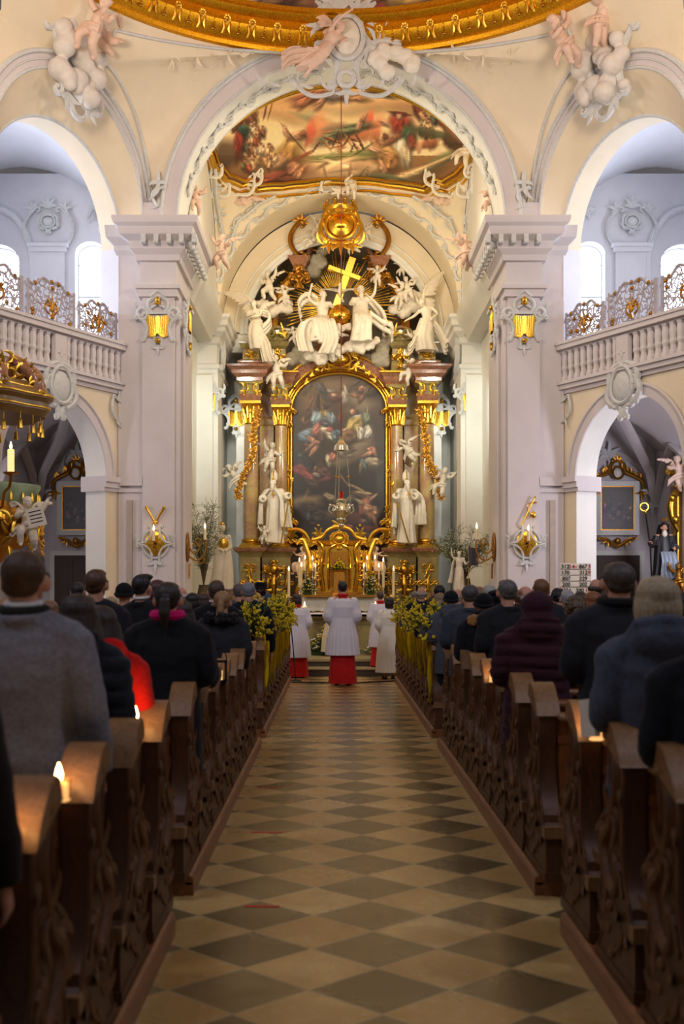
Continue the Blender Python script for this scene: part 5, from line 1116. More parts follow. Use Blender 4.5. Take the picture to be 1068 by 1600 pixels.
# big angels on the entablature ends
ANG = dict(STAND, pel=(0, .0, .82), waist=(.02, .02, .97), chest=(.05, .05, 1.18), neck=(.07, .08, 1.33), head=(.09, .13, 1.47), shR=(.25, .04, 1.25), shL=(-.12, .06, 1.29), hipR=(.1, 0, .8), hipL=(-.08, 0, .8), knR=(.16, .22, .46), anR=(.14, .0, .14), knL=(-.1, .12, .40), anL=(-.14, -.04, .02))
def angel1(m):
    robe(m, [(.02, .0, .98), (.04, .06, .72), (.02, .1, .4), (-.06, .06, .02)], [(.19, .15), (.25, .22), (.28, .22), (.3, .2)], 8, .16, 2)
    drape(m, [(-.1, .1, 1.2), (-.36, .05, 1.14), (-.42, .05, .85), (-.2, .12, .6)], .25, .4, .05, 3, .05, 3, (0, .7, .7)); drape(m, [(-.1, .1, .5), (-.26, .16, .2), (-.34, .2, -.15), (-.42, .18, -.42)], .34, .42, .06, 3, .05, 4)
    wing(m, (.12, -.1, 1.22), (.9, -.2, .25), (.2, -.1, 1), .85, 11, .07); wing(m, (-.06, -.1, 1.22), (-.7, -.5, .3), (0, -.1, 1), .4, 7, .05); m.ell((.09, .1, 1.51), (.095, .11, .1), 12)
fig(dict(ANG, elR=(.30, .24, 1.08), wrR=(.06, .34, 1.12), elL=(-.14, .28, 1.08), wrL=(.06, .36, 1.02)), angel1, 'angel', 402, 548, 34.0, .92, 172, 'large white angel with raised wing on the left end of the altar cornice', yaw=-20, pitch=12)
def angel2(m):
    robe(m, [(.06, .04, .98), (.1, .1, .72), (.14, .12, .4), (.04, .06, .0)], [(.19, .15), (.25, .22), (.28, .22), (.34, .2)], 8, .16, 6)
    drape(m, [(-.05, .0, .9), (-.3, .0, .6), (-.46, .0, .3), (-.56, .05, .08)], .32, .44, .05, 3, .06, 5, (0, .6, .8)); drape(m, [(.1, .1, .7), (.36, .16, .36), (.5, .2, .1), (.62, .2, -.02)], .3, .36, .05, 3, .05, 7, (0, .6, .8))
    wing(m, (0, -.1, 1.22), (-.45, -.2, .5), (.2, -.1, 1), .85, 11, .07); wing(m, (.1, -.1, 1.2), (.1, -.5, .6), (.5, -.1, 1), .5, 8, .05); m.ell((.2, .12, 1.47), (.095, .11, .1), 12)
fig(dict(ANG, neck=(.14, .08, 1.32), head=(.22, .15, 1.43), shR=(.28, .06, 1.18), elR=(.46, .18, 1.00), wrR=(.66, .28, .88), elL=(-.26, .16, 1.10), wrL=(-.1, .3, .95)), angel2, 'angel', 668, 549, 34.0, .98, 184, 'large white angel stretching an arm on the right end of the altar cornice', yaw=-30, pitch=10)
# bishops
def bishop(mir):
    q = mir
    def fn(m):
        for a_ in ('R', 'L'): limb(m, [JJ['sh' + a_], JJ['el' + a_], Vector(JJ['el' + a_]).lerp(Vector(JJ['wr' + a_]), .8)], [.085, .09, .11])
        robe(m, [(0, 0, 1.40), (0, .0, 1.15), (0, .02, .8), (0, .03, .45), (0, .04, .04)], [(.15, .12), (.20, .15), (.20, .16), (.22, .17), (.26, .2)], 9, .14, 3 + q)
        drape(m, [(q * .12, .02, 1.42), (q * .30, .06, 1.2), (q * .34, .08, .8), (q * .36, .06, .42)], .30, .42, .05, 3, .05, 4, (.4, 1, 0)); drape(m, [(-q * .12, .02, 1.42), (-q * .30, .06, 1.2), (-q * .33, .1, .85), (-q * .34, .08, .5)], .30, .42, .05, 3, .05, 5, (-.4, 1, 0))
        drape(m, [(0, -.1, 1.42), (0, -.2, 1.1), (0, -.22, .6), (0, -.22, .25)], .5, .6, .05, 5, .04, 6)
        m.tube([(0, .12, 1.56), (0, .17, 1.46), (.0, .17, 1.36)], [.05, .055, .02], 10); m.tube([(0, 0, 1.66), (0, 0, 1.70), (0, 0, 1.82), (0, 0, 1.95)], [.095, .105, .10, .02], 14, flat=.7, up=(0, 1, 0))
    return fn
for s, px, lb in ((-1, 428, 'white bishop statue with mitre and gold crosier left of the altar painting'), (1, 634, 'white bishop statue with mitre holding out his hands right of the altar painting')):
    J = dict(STAND, head=(-s * .02, .03, 1.60), elR=(.30, .10, 1.16), wrR=(.16 if s < 0 else .1, .42, 1.18), elL=(-.32, .12, 1.18), wrL=(-.5 if s < 0 else -.1, .34, 1.26) )
    JJ = J
    if s > 0: J['wrR'] = (.40, .42, 1.26); J['elR'] = (.32, .16, 1.12)
    root = empty('bishop_statue', W(px, 851, 33.98), PI + s * .25, lb, 'statue')
    m = MB(); body(m, J, yaw=s * 20, fat=1.05); bishop(s)(m)
    o = m.build('robed_figure', M['statue'], root, fuse=.015, soft=1); o.scale = (1.14,) * 3
    m = MB(); m.xf = Matrix.Translation((0, 0, .0)) @ Matrix.Diagonal((1.14, 1.14, 1.14, 1)); m.tube([(0, .085, 1.71), (0, .075, 1.8), (0, .03, 1.92)], .02, 6); m.tube([(-.1, 0, 1.70), (0, .09, 1.68), (.1, 0, 1.70)], .018, 6); m.build('mitre_trim', M['gold'], root)
    m = MB(); L0 = Vector((-.30, .30, .02)) if s < 0 else Vector((.02, .34, .02)); L1 = Vector((-.62, .22, 1.85)) if s < 0 else Vector((.52, .30, 1.72))
    m.tube([L0, L1], .022, 8); u = (L1 - L0).normalized(); sd = Vector((-1 if s < 0 else 1, 0, 0)); m.tube([L1 + u * .08 + (sd * math.cos(t) + u * math.sin(t)) * (.11 - .015 * t) for t in [PI + j * .5 for j in range(-1, 11)]], .018, 6); m.ell(L1, .045, 8)
    m.build('crosier', M['gold'], root)
    m = MB(); m.xf = Matrix.Diagonal((1.14, 1.14, 1.14, 1)); m.beam((-.03, .20, 1.2), (-.03, .20, 1.36), .03, .02); m.beam((-.08, .2, 1.3), (.02, .2, 1.3), .02, .03); m.build('pectoral_cross', M['gold'], root)
# base figure beside the left bishop
CHG = 'white cherubs carved around the high altar'
for k, px, py, D, sc, rz, lb, ry in (
    (0, 413, 850, 33.7, .55, 170, 'small white cherub crouching at the left bishop statue foot', 0),
    (1, 424, 470, 34.5, .95, 150, 'white cherub sitting left of the sunburst, higher of two', 10), (2, 446, 480, 34.6, .7, 190, 'white cherub beside the sunburst, lower right of a pair on the left cloud', 0),
    (1, 619, 482, 34.5, .8, 200, 'white cherub at the left edge of the right cloud', -15), (0, 640, 472, 34.5, .8, 170, 'white cherub on the middle of the right cloud', 10),
    (2, 487, 372, 34.6, .75, 215, 'white cherub clinging left of the golden crown cartouche', -35), (0, 516, 392, 34.5, .6, 190, 'small white cherub hanging below left of the golden cartouche', 20), (1, 474, 385, 34.6, .62, 170, 'small white cherub lying furthest left near the summit', -60),
    (2, 559, 395, 34.5, .8, 160, 'white cherub gliding below right of the golden cartouche', 30), (0, 577, 376, 34.6, .6, 190, 'small white cherub right of the golden cartouche', 20), (1, 589, 446, 34.6, .62, 180, 'small winged white cherub right of the raised arm', 0), (0, 627, 432, 35.0, .5, 180, 'tiny white cherub high on the right side of the alcove', 0),
    (0, 434, 606, 34.0, 1.0, 185, 'white cherub with lifted arms hanging before the left entablature', 5), (1, 632, 600, 34.0, .8, 150, 'white cherub on the right entablature seen from its side', -20), (2, 461, 540, 34.5, .6, 190, 'small white cherub left of the throned figure robe', 0),
    (2, 518, 562, 34.0, 1.0, 190, 'white cherub under the left throned figure feet', -10), (0, 418, 738, 34.7, .95, 200, 'white cherub between the two left columns', -10), (2, 645, 722, 34.6, .85, 150, 'white cherub stretching an arm between the two right columns', 20),
    (2, 376, 768, 34.0, .95, 200, 'white cherub carrying the gold garland at the far left column', 20), (1, 684, 778, 34.0, .95, 165, 'white cherub carrying the gold garland at the far right column', -15), (0, 648, 552, 34.2, .7, 170, 'small white cherub tucked beneath the right angel', 0)):
    put_cherub(k, W(px, py, D), sc, rz, M['statue'], lb, CHG, ry)
# garlands on outer columns
for s, lb in ((-1, 'gilded garland trailing down the far left altar column'), (1, 'gilded garland trailing down the far right altar column')):
    P = [W(530 + s * (v - 530), y, 33.95) for v, y in ((673, 640), (667, 668), (669, 700), (672, 730), (684, 752), (692, 772), (690, 780))] if False else [W(530 + s * x, y, 33.98) for x, y in ((127, 640), (132, 665), (135, 690), (136, 715), (148, 738), (156, 758), (158, 778))]
    m = MB(); rr = random.Random(31); B = bez(P, 8); m.tube(B, .03, 6)
    for p in B:
        for k in range(4):
            m.xf = frame(p + Vector((rr.uniform(-.07, .07), -.04, rr.uniform(-.06, .06))), (1, 0, 0), (0, -1, 0)); leaf(m, (0, 0), rr.uniform(0, 6.28), .13, .03, rr.uniform(-1, 1)); m.ell((0, 0, .02), .028, 6)
    o = m.build('garland', M['gold_dark']); tag(o, lb, 'garland')
# ------------------------------------------------------- tabernacle
tb = empty('tabernacle', (0, 33.5, 1.5), 0, 'gilded rococo tabernacle with curved gable in the middle of the high altar', 'tabernacle'); YT = 33.3
m = MB(); m.box(-1.2, 1.2, 33.0, 34.4, 1.38, 1.52); part(m, 'plinth', M['gold_dark'], tb, smooth=False)
m = MB(); m.rstack(-.62, .62, YT, 34.2, [(.05, 1.5), (.05, 1.65), (0, 1.7), (0, 2.85), (.05, 2.9), (.1, 3.0), (0, 3.04)]); part(m, 'tabernacle_body', M['gold'], tb, ang=25)
m = MB(); m.xf = frame((0, YT - .02, 2.2), (1, 0, 0), (0, -1, 0))
for s in (-1, 1):
    m.tube(bez([(s * .30, -.6, .03), (s * .30, .45, .03), (s * .16, .66, .05), (0, .72, .06)]), .035, 8); m.tube(bez([(s * .46, -.65, .06), (s * .52, .0, .08), (s * .46, .55, .06), (s * .62, .8, .05)]), [.07, .05, .06, .05], 8)
part(m, 'door_surround', M['gold_smooth'], tb)
m = MB(); m.xf = frame((0, YT - .01, 2.1), (1, 0, 0), (0, -1, 0)); m.box(-.28, .28, -.55, .6, 0, .03); part(m, 'niche_door', M['gold_dark'], tb)
m = MB(); m.xf = frame((0, YT - .03, 2.1), (1, 0, 0), (0, -1, 0)); m.box(-.018, .018, -.3, .42, .04, .07); m.box(-.17, .17, .18, .215, .04, .07); m.tube(bez([(-.14, .2, .08), (0, .16, .1), (.14, .2, .08)]), .015, 6); m.tube([(0, .17, .1), (0, .02, .1), (0, -.14, .09)], [.03, .026, .015], 8); m.ell((0, .22, .11), .026, 8); part(m, 'crucifix', M['gold'], tb)
m = MB(); m.xf = frame((0, YT - .05, 3.05), (1, 0, 0), (0, -1, 0)); m.tube(bez([(-.78, -.02, 0), (-.5, .06, .03), (-.3, .28, .05), (0, .36, .08), (.3, .28, .05), (.5, .06, .03), (.78, -.02, 0)]), .055, 8)
palmette(m, (0, .3), PI / 2, .38, .06, 5); cartouche(m, .34, .3, .03); gilt(m, .5, .3, .03, 3); part(m, 'gable', M['gold'], tb)
for s in (-1, 1):
    m = MB(); m.xf = frame((s * .72, YT, 2.3), (1, 0, 0), (0, -1, 0)); m.tube(bez([(s * .52, .62, 0), (s * .34, .74, .02), (s * .22, .5, .04), (s * .12, .1, .05), (s * .2, -.4, .05), (s * .42, -.62, .03), (s * .5, -.8, 0)]), [.05, .07, .08, .09, .1, .09, .06], 8)
    cscroll(m, (s * .1, -.7), (s * .3, -.2), s * .3, .05); palmette(m, (s * .1, .55), PI / 2 - s * .2, .34, .05, 4); gilt(m, .4, .8, .035, 5); part(m, 'side_scroll', M['gold'], tb)
    m = MB(); m.xf = frame((s * .60, YT - .05, 3.35), (1, 0, 0), (0, -1, 0)); palmette(m, (0, -.25), PI / 2, .34, .05, 4, .8); m.ell((0, .1, 0), .05, 8); part(m, 'finial', M['gold'], tb)
    m = MB(); m.rstack(s * 1.02 - .1, s * 1.02 + .1, YT + .05, YT + .4, [(.03, 1.5), (0, 1.6), (-.02, 1.9), (.03, 2.0)]); part(m, 'side_plinth', M['gold_dark'], tb, ang=25)
    m = MB(); body(m, dict(SEAT, elR=(.28, .2, .9), wrR=(.16, .4, 1.0), elL=(-.28, .2, .86), wrL=(-.3, .44, .86)), hs=1.0, fat=1.0, pitch=10); robe(m, [(0, .05, .6), (0, .2, .4), (0, .25, .1)], [(.2, .16), (.28, .28), (.3, .26)], 7, .14, 4)
    wing(m, (s * -.1, -.1, .95), (s * -.7, -.5, .2), (0, 0, 1), .6, 8, .05)
    place_fig(m, 'adoring_angel', [M['flesh_stucco'], M['gold']][0], (s * 1.04, YT + .12, 2.05), .62, 180 + s * 60, 'rosy kneeling angel on the %s of the golden tabernacle' % ('left' if s < 0 else 'right'), 'angel', vox=.016)
# ------------------------------------------------------- altar table behind, lace cloth
mt_ = empty('altar_table', (0, 32.6, .285), 0, 'stone altar table under the tabernacle with a long lace cloth', 'altar table')
m = MB(); m.rstack(-1.15, 1.15, 32.2, 33.4, [(0, .285), (0, .4), (-.05, .45), (-.05, 1.2), (.04, 1.28), (.05, 1.36)]); part(m, 'stone_block', M['marble_green'], mt_, smooth=False)
m = MB()
def lacef(u, v):
    x = -1.24 + 2.48 * u; 
    if v < .3: return Vector((x, 33.0 - .88 * v / .3, 1.385))
    t = (v - .3) / .7; return Vector((x, 32.12 - .025 * math.sin(x * 22) * t, 1.385 - .40 * t + .03 * abs(math.sin(x * 13)) * (1 if v > .98 else 0)))
m.slab(lacef, 180, 22, (0, .008, -.008)); o = m.build('lace_cloth', M['lace']); tag(o, 'white lace cloth hanging over the front of the rear altar table', 'tablecloth')
m = MB(); m.box(-.98, .98, 31.9, 32.3, 1.40, 1.45); m.box(-1.3, 1.3, 32.7, 33.3, 1.385, 1.42); o = m.build('altar_shelf', M['gold_dark'], smooth=False); tag(o, 'narrow gilded shelf on the altar behind the lace cloth', 'shelf')
# candles on sticks
def candle(px, ytop, ybot, D, w_px, stick, label, flame=True, group='burning candles at the high altar', zbase=None):
    top = W(px, ytop, D); bot = W(px, ybot, D); r = w_px * D / FP / 2
    root = empty('altar_candle', (top.x, D, bot.z if not stick else stick), 0, label, 'candle', group)
    m = MB(); m.lathe([(r, bot.z), (r, top.z - .01), (r * .6, top.z)], (top.x, D, 0), 14); part(m, 'wax', M['wax'], root)
    m = MB(); m.lathe([(.003, 0), (.016, .02), (.019, .045), (.010, .08), (.001, .11)], top + Vector((0, 0, .0)), 8); part(m, 'flame', M['flame'], root)
    if stick:
        m = MB(); h = bot.z - stick; m.lathe([(.09, 0), (.09, .02), (.04, .05), (.02, .1), (.035, .14), (.018, .2), (.015, h * .6), (.03, h * .65), (.015, h * .72), (.02, h - .04), (.05, h - .01), (.05, h), (.01, h + .01)], (top.x, D, stick), 14); part(m, 'candlestick', M['silver'], root)
    return root
for px, a, b, w_, st, lb in ((467.6, 877, 918, 4.2, 1.42, 'thick white candle furthest left on the high altar'), (470.8, 885, 918, 3, 1.42, 'thin candle just right of the thick one on the left'), (476.5, 873, 892, 3, 1.42, 'tall candle on a silver stick, third from the left'), (488, 874, 892, 3, 1.42, 'tall candle on a silver stick, fourth from the left'), (492.6, 886, 905, 2.8, 1.42, 'slim candle beside the left altar flowers'),
                          (568, 886, 905, 2.8, 1.42, 'slim candle beside the right altar flowers'), (573, 874, 892, 3, 1.42, 'tall candle on a silver stick, right of the tabernacle'), (585.5, 873, 892, 3, 1.42, 'second tall candle on a silver stick to the right'), (591.6, 886, 905, 2.8, 1.42, 'slim candle left of the thick right candle'), (598.6, 877, 918, 4.2, 1.42, 'thick white candle furthest right on the high altar')):
    candle(px, a, b, 32.85, w_, st, lb)
for px, lb in ((451, 'big white candle standing left of the altar table'), (614.4, 'big white candle standing right of the altar table')):
    candle(px, 891, 933, 31.8, 4.2, .285, lb)
# ================================================================= STUCCO OVER THE ARCHES, GALLERY LATTICE, SCONCES
M['stucco_cloud'] = simple('cloud_stucco', rgb(214, 208, 200), .7, var=.1, vs=5)
CHF = 'rosy cherubs modelled on the vault'
for s in (-1, 1):
    side = 'left' if s < 0 else 'right'
    fl, d, nout, S1, arcf, C1, C2 = BAY[s]
    # pilaster capital: two faces
    for nm, o_, u_, w_, lb in (('pilaster_capital', Vector((s * 3.965, 24.98, 7.45)), (1, 0, 0), (0, -1, 0), 'grey stucco capital with gilded panel on the front of the %s chancel pier' % side),
                               ('pilaster_capital', Vector((s * 3.43, 25.8, 7.45)), (0, s * 1, 0), (-s, 0, 0), 'grey stucco capital with gilded panel on the inner side of the %s chancel pier' % side),
                               ('pilaster_capital', Vector((s * 3.72, 32.44, 7.0)), (1, 0, 0), (0, -1, 0), 'small stucco capital with gilded panel on the %s pilaster beside the high altar' % side),
                               ('pilaster_capital', Vector((s * 3.16, 35.45, 7.0)), (1, 0, 0), (0, -1, 0), 'stucco capital half hidden behind the %s outer altar column' % side)):
        r_ = empty(nm, o_, 0, lb, 'capital'); T = Matrix.Translation(-o_) @ frame(o_, u_, w_)
        m = MB(); m.xf = T; k = .40
        for q in (-1, 1):
            m.tube(spiral(q * .36, .14, .15, .03, -PI / 2, -q * 1.4, 20), .045, 6); cscroll(m, (q * .28, -.4), (q * .42, .05), q * .25, .04); cscroll(m, (q * .16, .18), (q * .06, .5), -q * .3, .04); cscroll(m, (q * .08, -.55), (q * .24, -.3), q * .3, .035); leaf(m, (q * .46, .2), PI / 2 - q * .5, .22, .04, q * .6)
        m.tube([(-.16, .5, .02), (0, .62, .05), (.16, .5, .02)], .035, 6); m.tube([(-.15, .25, .02), (0, .34, .04), (.15, .25, .02)], .03, 6); palmette(m, (0, -.55), -PI / 2, .22, .035, 3, 1)
        m.box(-.34, .34, .12, .17, 0, .04)
        m.build('stucco_scroll', M['stucco'], r_)
        m = MB(); m.xf = T
        m._add([(-.26, .12, .03), (-.06, .02, .07), (0, .08, .07), (.06, .02, .07), (.26, .12, .03), (.21, -.36, .03), (.08, -.40, .05), (0, -.28, .07), (-.08, -.40, .05), (-.21, -.36, .03)], [(0, 1, 2, 7, 8, 9), (2, 3, 4, 5, 6, 7)])
        for q in range(-4, 5): m.tube([(q * .045, .05 + abs(q) * .01, .06), (q * .04, -.32, .06)], .014, 6)
        m.build('gilded_panel', M['gold'], r_)
        m = MB(); m.xf = T; m.ell((0, .42, .05), (.06, .08, .05), 8); m.ell((0, .34, .06), (.09, .03, .04), 8); m.ell((0, -.46, .06), (.07, .06, .06), 8); m.build('gilded_boss', M['gold'], r_)
    # foot ornament of the pendentive
    m = MB(); m.xf = frame(Vector((s * 3.95, 24.93, 10.15)), (1, 0, 0), (0, -1, 0)); palmette(m, (0, .25), PI / 2, .3, .05, 3, 2.4); leaf(m, (0, .3), -PI / 2, .5, .06, .5 * s); cscroll(m, (-.05, -.2), (.08, .15), .4, .03); leaf(m, (0, -.1), -1.4, .3, .03, -1)
    o = m.build('stucco_ornament', M['stucco']); tag(o, 'hanging stucco leaf at the foot of the %s pendentive' % side, 'stucco ornament')
    # low relief in the pendentive field
    m = MB(); rr = random.Random(12)
    for k in range(44):
        u, v = rr.uniform(.32, .68), rr.uniform(.5, .82); p = S1(u, v); e1 = (S1(u + .03, v) - p).normalized() * (1 if s > 0 else 1); e2 = (S1(u, v + .03) - p).normalized(); w = e1.cross(e2); w = w if w.y < 0 else -w
        m.xf = frame(p + w * .0, e1, w); m.xf = m.xf @ Matrix.Diagonal((1, 1, .35, 1)); leaf(m, (0, 0), rr.uniform(0, 6.28), rr.uniform(.15, .3), rr.uniform(.02, .045), rr.uniform(-1, 1), 0)
    o = m.build('relief', M['wall_cream']); tag(o, 'faint low relief in the cream field of the %s pendentive' % side, 'relief')
    # keystone cartouche of the diagonal arch with clouds and two cherubs
    base = C1 + Vector((0, 0, 12.1)) - nout * .15
    r_ = empty('stucco_cartouche', base, 0, 'big grey stucco cloud cartouche over the %s gallery arch' % side, 'cartouche'); T = Matrix.Translation(-base) @ frame(base, d * s, -nout)
    m = MB(); m.xf = T; rr = random.Random(40)
    for k in range(46): yy = rr.uniform(-.7, 1.25); m.ell((rr.uniform(-.62, .62), yy, rr.uniform(0, .16)), rr.uniform(.1, .24), 10)
    o = m.build('cloud', M['stucco_cloud'], r_, fuse=.03, soft=2)
    m = MB(); m.xf = T
    cscroll(m, (-.5, -.7), (-.8, .4), -.2, .07); cscroll(m, (.5, -.7), (.8, .4), .2, .07); cscroll(m, (-.8, .4), (-.5, 1.5), -.2, .08); cscroll(m, (.8, .4), (.6, 1.5), .25, .08); cscroll(m, (-.3, -.9), (.3, -.9), -.35, .05)
    for q in (-1, 1): palmette(m, (q * .3, -.7), -PI / 2, .5, .07, 4, 1); palmette(m, (q * .8, .6), PI / 2 - q * .7, .4, .06, 4)
    m.build('scroll', M['stucco'], r_)
    a = base - nout * .45
    put_cherub(0 if s < 0 else 1, a + d * (s * -.38) + Vector((0, 0, -.05)), 1.15, 180 + s * 20, M['flesh_stucco'], 'rosy cherub on the %s cloud cartouche, the one further from the altar' % side if s > 0 else 'rosy cherub on the left cloud cartouche, reclining at its left', CHF, s * 30, wings=False)
    put_cherub(2, a + d * (s * .25) * -1 + Vector((0, 0, .15)) + d * (s * .55), 1.15, 180 + s * 35, M['flesh_stucco'], 'rosy cherub on the %s cloud cartouche, the one nearer the altar' % side, CHF, -s * 15, wings=False)
    put_cherub(1, base - nout * .4 - Vector((0, .3, 0)) + (-d) * .75 + Vector((0, 0, .8)), .8, 180, M['flesh_stucco'], 'small rosy cherub peeping beside the gilded dome cornice on the %s' % side, CHF, 0, wings=False)
    # cartouche above the lower arch
    b2 = fl(2.0, 5.72, -.1); m = MB(); m.xf = frame(b2, d * s, -nout); cartouche(m, .62, .72, .045, 3)
    o = m.build('stucco_cartouche', M['stucco']); tag(o, 'grey stucco keystone cartouche over the lower %s arch' % side, 'cartouche')
    m = MB(); m.xf = frame(fl(.14, 5.55, -.06), d * s, -nout); cscroll(m, (-s * -.12, .2), (s * .1 * -1, -.3), s * .25, .03); palmette(m, (0, .18), PI / 2 + s * 1.2, .3, .04, 3, .6); leaf(m, (0, -.2), -1.5, .3, .03, .6)
    o = m.build('stucco_ornament', M['stucco']); tag(o, 'stucco corner bracket under the %s gallery beside the pier' % side, 'stucco ornament')
    # lattice panels on the gallery rail
    for k, (t0, t1, hh, lb) in enumerate(((.12, 1.3, .74, 'nearest the pier'), (1.48, 2.82, .86, 'in the middle'), (3.0, 4.3, .86, 'nearest the edge of view'))):
        p0 = fl((t0 + t1) / 2, 6.97, 0); w_ = (t1 - t0)
        r_ = empty('lattice_panel', p0, 0, 'pierced lattice panel with gilded roses on the %s gallery rail, %s' % (side, lb), 'lattice', 'pierced lattice panels on the gallery rails')
        T = Matrix.Translation(-p0) @ frame(p0, d * s, -nout)
        def top(x): q = abs(x) / (w_ / 2); return hh - .20 * q ** 1.5 - .05 * math.cos(q * 9)
        m = MB(); m.xf = T; m.beam((-w_ / 2, .02, 0), (w_ / 2, .02, 0), .05, .05, (0, 0, 1)); m.tube([(-w_ / 2 + w_ * i / 24, top(-w_ / 2 + w_ * i / 24), 0) for i in range(25)], .03, 6)
        for q in (-1, 1): m.beam((q * w_ / 2, 0, 0), (q * w_ / 2, top(w_ / 2) + .06, 0), .08 if q > 0 else .05, .05, (0, 0, 1))
        m.build('rail_frame', M['lattice'], r_)
        m = MB(); m.xf = T; rr = random.Random(70 + k)
        nx, ny = 11, 5
        for i in range(nx):
            for j in range(ny):
                x = -w_ / 2 + w_ * (i + .5) / nx + rr.uniform(-.03, .03); y = .08 + (top(x) - .1) * (j + .5) / ny + rr.uniform(-.03, .03)
                a = rr.uniform(0, 6.28); L = .10; cscroll(m, (x - L * math.cos(a), y - L * math.sin(a) * .8), (x + L * math.cos(a), y + L * math.sin(a) * .8), rr.choice((-.4, .4)), .013, .35, 5)
                if rr.random() < .6: leaf(m, (x, y), rr.uniform(0, 6.28), .1, .014, rr.uniform(-1, 1), 0, 4)
        for q in range(5): x = -w_ / 2 + w_ * (q + .5) / 5; m.tube([(x - .15, .04, 0), (x, top(x) * .5, 0), (x + .12, top(x), 0)], .012, 5)
        m.build('vine_work', M['lattice'], r_)
        for q in range(9):
            x = rr.uniform(-.45, .45) * w_; y = rr.uniform(.1, .95) * top(x) if q > 2 else top((q - 1) * w_ * .36) + .03; x = x if q > 2 else (q - 1) * w_ * .36
            m = MB(); m.xf = T; m.ell((x, y, .03), (.035, .035, .03), 8)
            for e in range(5): m.ell((x + .03 * math.cos(e * 1.257), y + .03 * math.sin(e * 1.257), .02), .02, 6)
            m.build('rose', M['gold_dark'], r_)
        m = MB(); m.xf = T; x = 0; m.tube([(0, .1, .03), (0, .22, .04)], [.05, .02], 8); m.ell((0, .30, .03), (.07, .09, .03), 8); palmette(m, (0, .34), PI / 2, .26, .03, 5, 2.2); cscroll(m, (-.1, .2), (-.12, .42), .3, .02); cscroll(m, (.1, .2), (.12, .42), -.3, .02)
        m.build('gilded_emblem', M['gold_dark'], r_)
    # consecration discs with crossed gilded staffs, candle
    for nm, o_, u_, w_, rad, lb in (('apostle_disc', Vector((s * 4.02, 24.97, 2.60)), (1, 0, 0), (0, -1, 0), .235, 'round gilded consecration disc with candle on the front of the %s pier' % side),):
        r_ = empty(nm, o_, 0, lb, 'sconce'); T = Matrix.Translation(-o_) @ frame(o_, u_, w_)
        m = MB(); m.xf = T; m.ell((0, 0, 0), (rad * 1.0, rad * 1.12, .03), 28)
        for k in range(16): a = k * PI / 8; m.tube([(0, 0, .03), (rad * .85 * math.cos(a), rad * .9 * math.sin(a), .02)], [.016, .004], 5)
        m.box(-.022, .022, -.16, .16, .02, .05); m.box(-.13, .13, -.022, .022, .02, .05); m.build('gilded_disc', M['gold'], r_)
        m = MB(); m.xf = T
        for q in (-1, 1): cscroll(m, (q * .08, -.36), (q * .34, -.02), q * .25, .025); cscroll(m, (q * .34, .0), (q * .10, .34), q * .25, .025); palmette(m, (q * .34, .1), PI / 2 - q * .9, .16, .025, 3)
        m.tube([(.29 * math.cos(a), .32 * math.sin(a), 0) for a in [2 * PI * i / 24 for i in range(25)]], .02, 6); palmette(m, (0, -.36), -PI / 2, .3, .035, 3, 1); m.ell((0, -.5, 0), (.04, .08, .02), 8)
        m.build('stucco_frame', M['stucco'], r_)
        m = MB(); m.xf = T; m.tube([(0, -.06, .05), (0, -.1, .16), (0, .02, .24)], .012, 6); m.ell((0, .04, .24), (.06, .012, .06), 10); m.build('candle_arm', M['gold_dark'], r_)
        m = MB(); m.xf = T
        if s < 0:
            for q in (-1, 1): m.tube([(-q * .02, .42, .05), (q * .18, .76, .05)], [.018, .03], 8); m.ell((q * .19, .78, .05), (.035, .045, .03), 8)
            m.ell((0, .46, .06), (.07, .05, .03), 8)
        else:
            m.tube([(-.12, .4, .05), (.16, .98, .05)], .018, 8); m.ell((.13, .62, .06), (.07, .08, .04), 8); m.ell((.17, 1.0, .05), .03, 8); cscroll(m, (.02, .7), (.18, .9), .3, .012)
        m.build('gilded_emblem', M['gold'], r_)
        m = MB(); c = o_ + Vector(w_) * .24; m.lathe([(.035, .05), (.035, .28), (.02, .29)], c, 12); m.lathe([(.003, .28), (.014, .30), (.017, .325), (.009, .36), (.001, .39)], c, 8)
        rc = empty('sconce_candle', c + Vector((0, 0, .05)), 0, 'white candle burning in front of the %s gilded disc' % side, 'candle')
        m = MB(); m.lathe([(.032, .05), (.032, .26), (.02, .27)], c, 12); part(m, 'wax', M['wax'], rc); m = MB(); m.lathe([(.003, .27), (.016, .29), (.019, .32), (.010, .36), (.001, .40)], c, 8); part(m, 'flame', M['flame'], rc)
    # side bracket on the inner face
    o_ = Vector((s * 3.42, 25.8, 2.55)); r_ = empty('wall_bracket', o_, 0, 'curly gilded candle bracket on the inner side of the %s pier' % side, 'sconce'); T = Matrix.Translation(-o_) @ frame(o_, (0, s * 1, 0), (-s, 0, 0))
    m = MB(); m.xf = T; m.ell((0, 0, 0), (.2, .34, .04), 20); m.tube([(0, .36, .03), (.05, .7, .03)], .02, 6); m.tube([(-.12, .36, .03), (.1, .6, .03)], .014, 6); m.build('gilded_plate', M['gold_dark'], r_)
    m = MB(); B_ = lambda pts: [Vector((-s * x, 0, z)) for x, z in pts]
    m.tube(bez(B_([(.02, 0), (.14, -.14), (.26, -.02), (.18, .1), (.1, .04)])), .018, 6); m.tube(bez(B_([(.02, -.2), (.2, -.3), (.36, -.16), (.40, .05), (.38, .14)])), .02, 6); m.tube(bez(B_([(.2, -.3), (.3, -.36), (.38, -.28), (.3, -.2)])), .015, 6); m.tube(bez(B_([(.26, -.02), (.3, .12), (.22, .2), (.16, .14)])), .014, 6); m.ell((-s * .38, 0, .16), (.06, .06, .012), 10)
    m.build('scroll_arm', M['gold_dark'], r_)
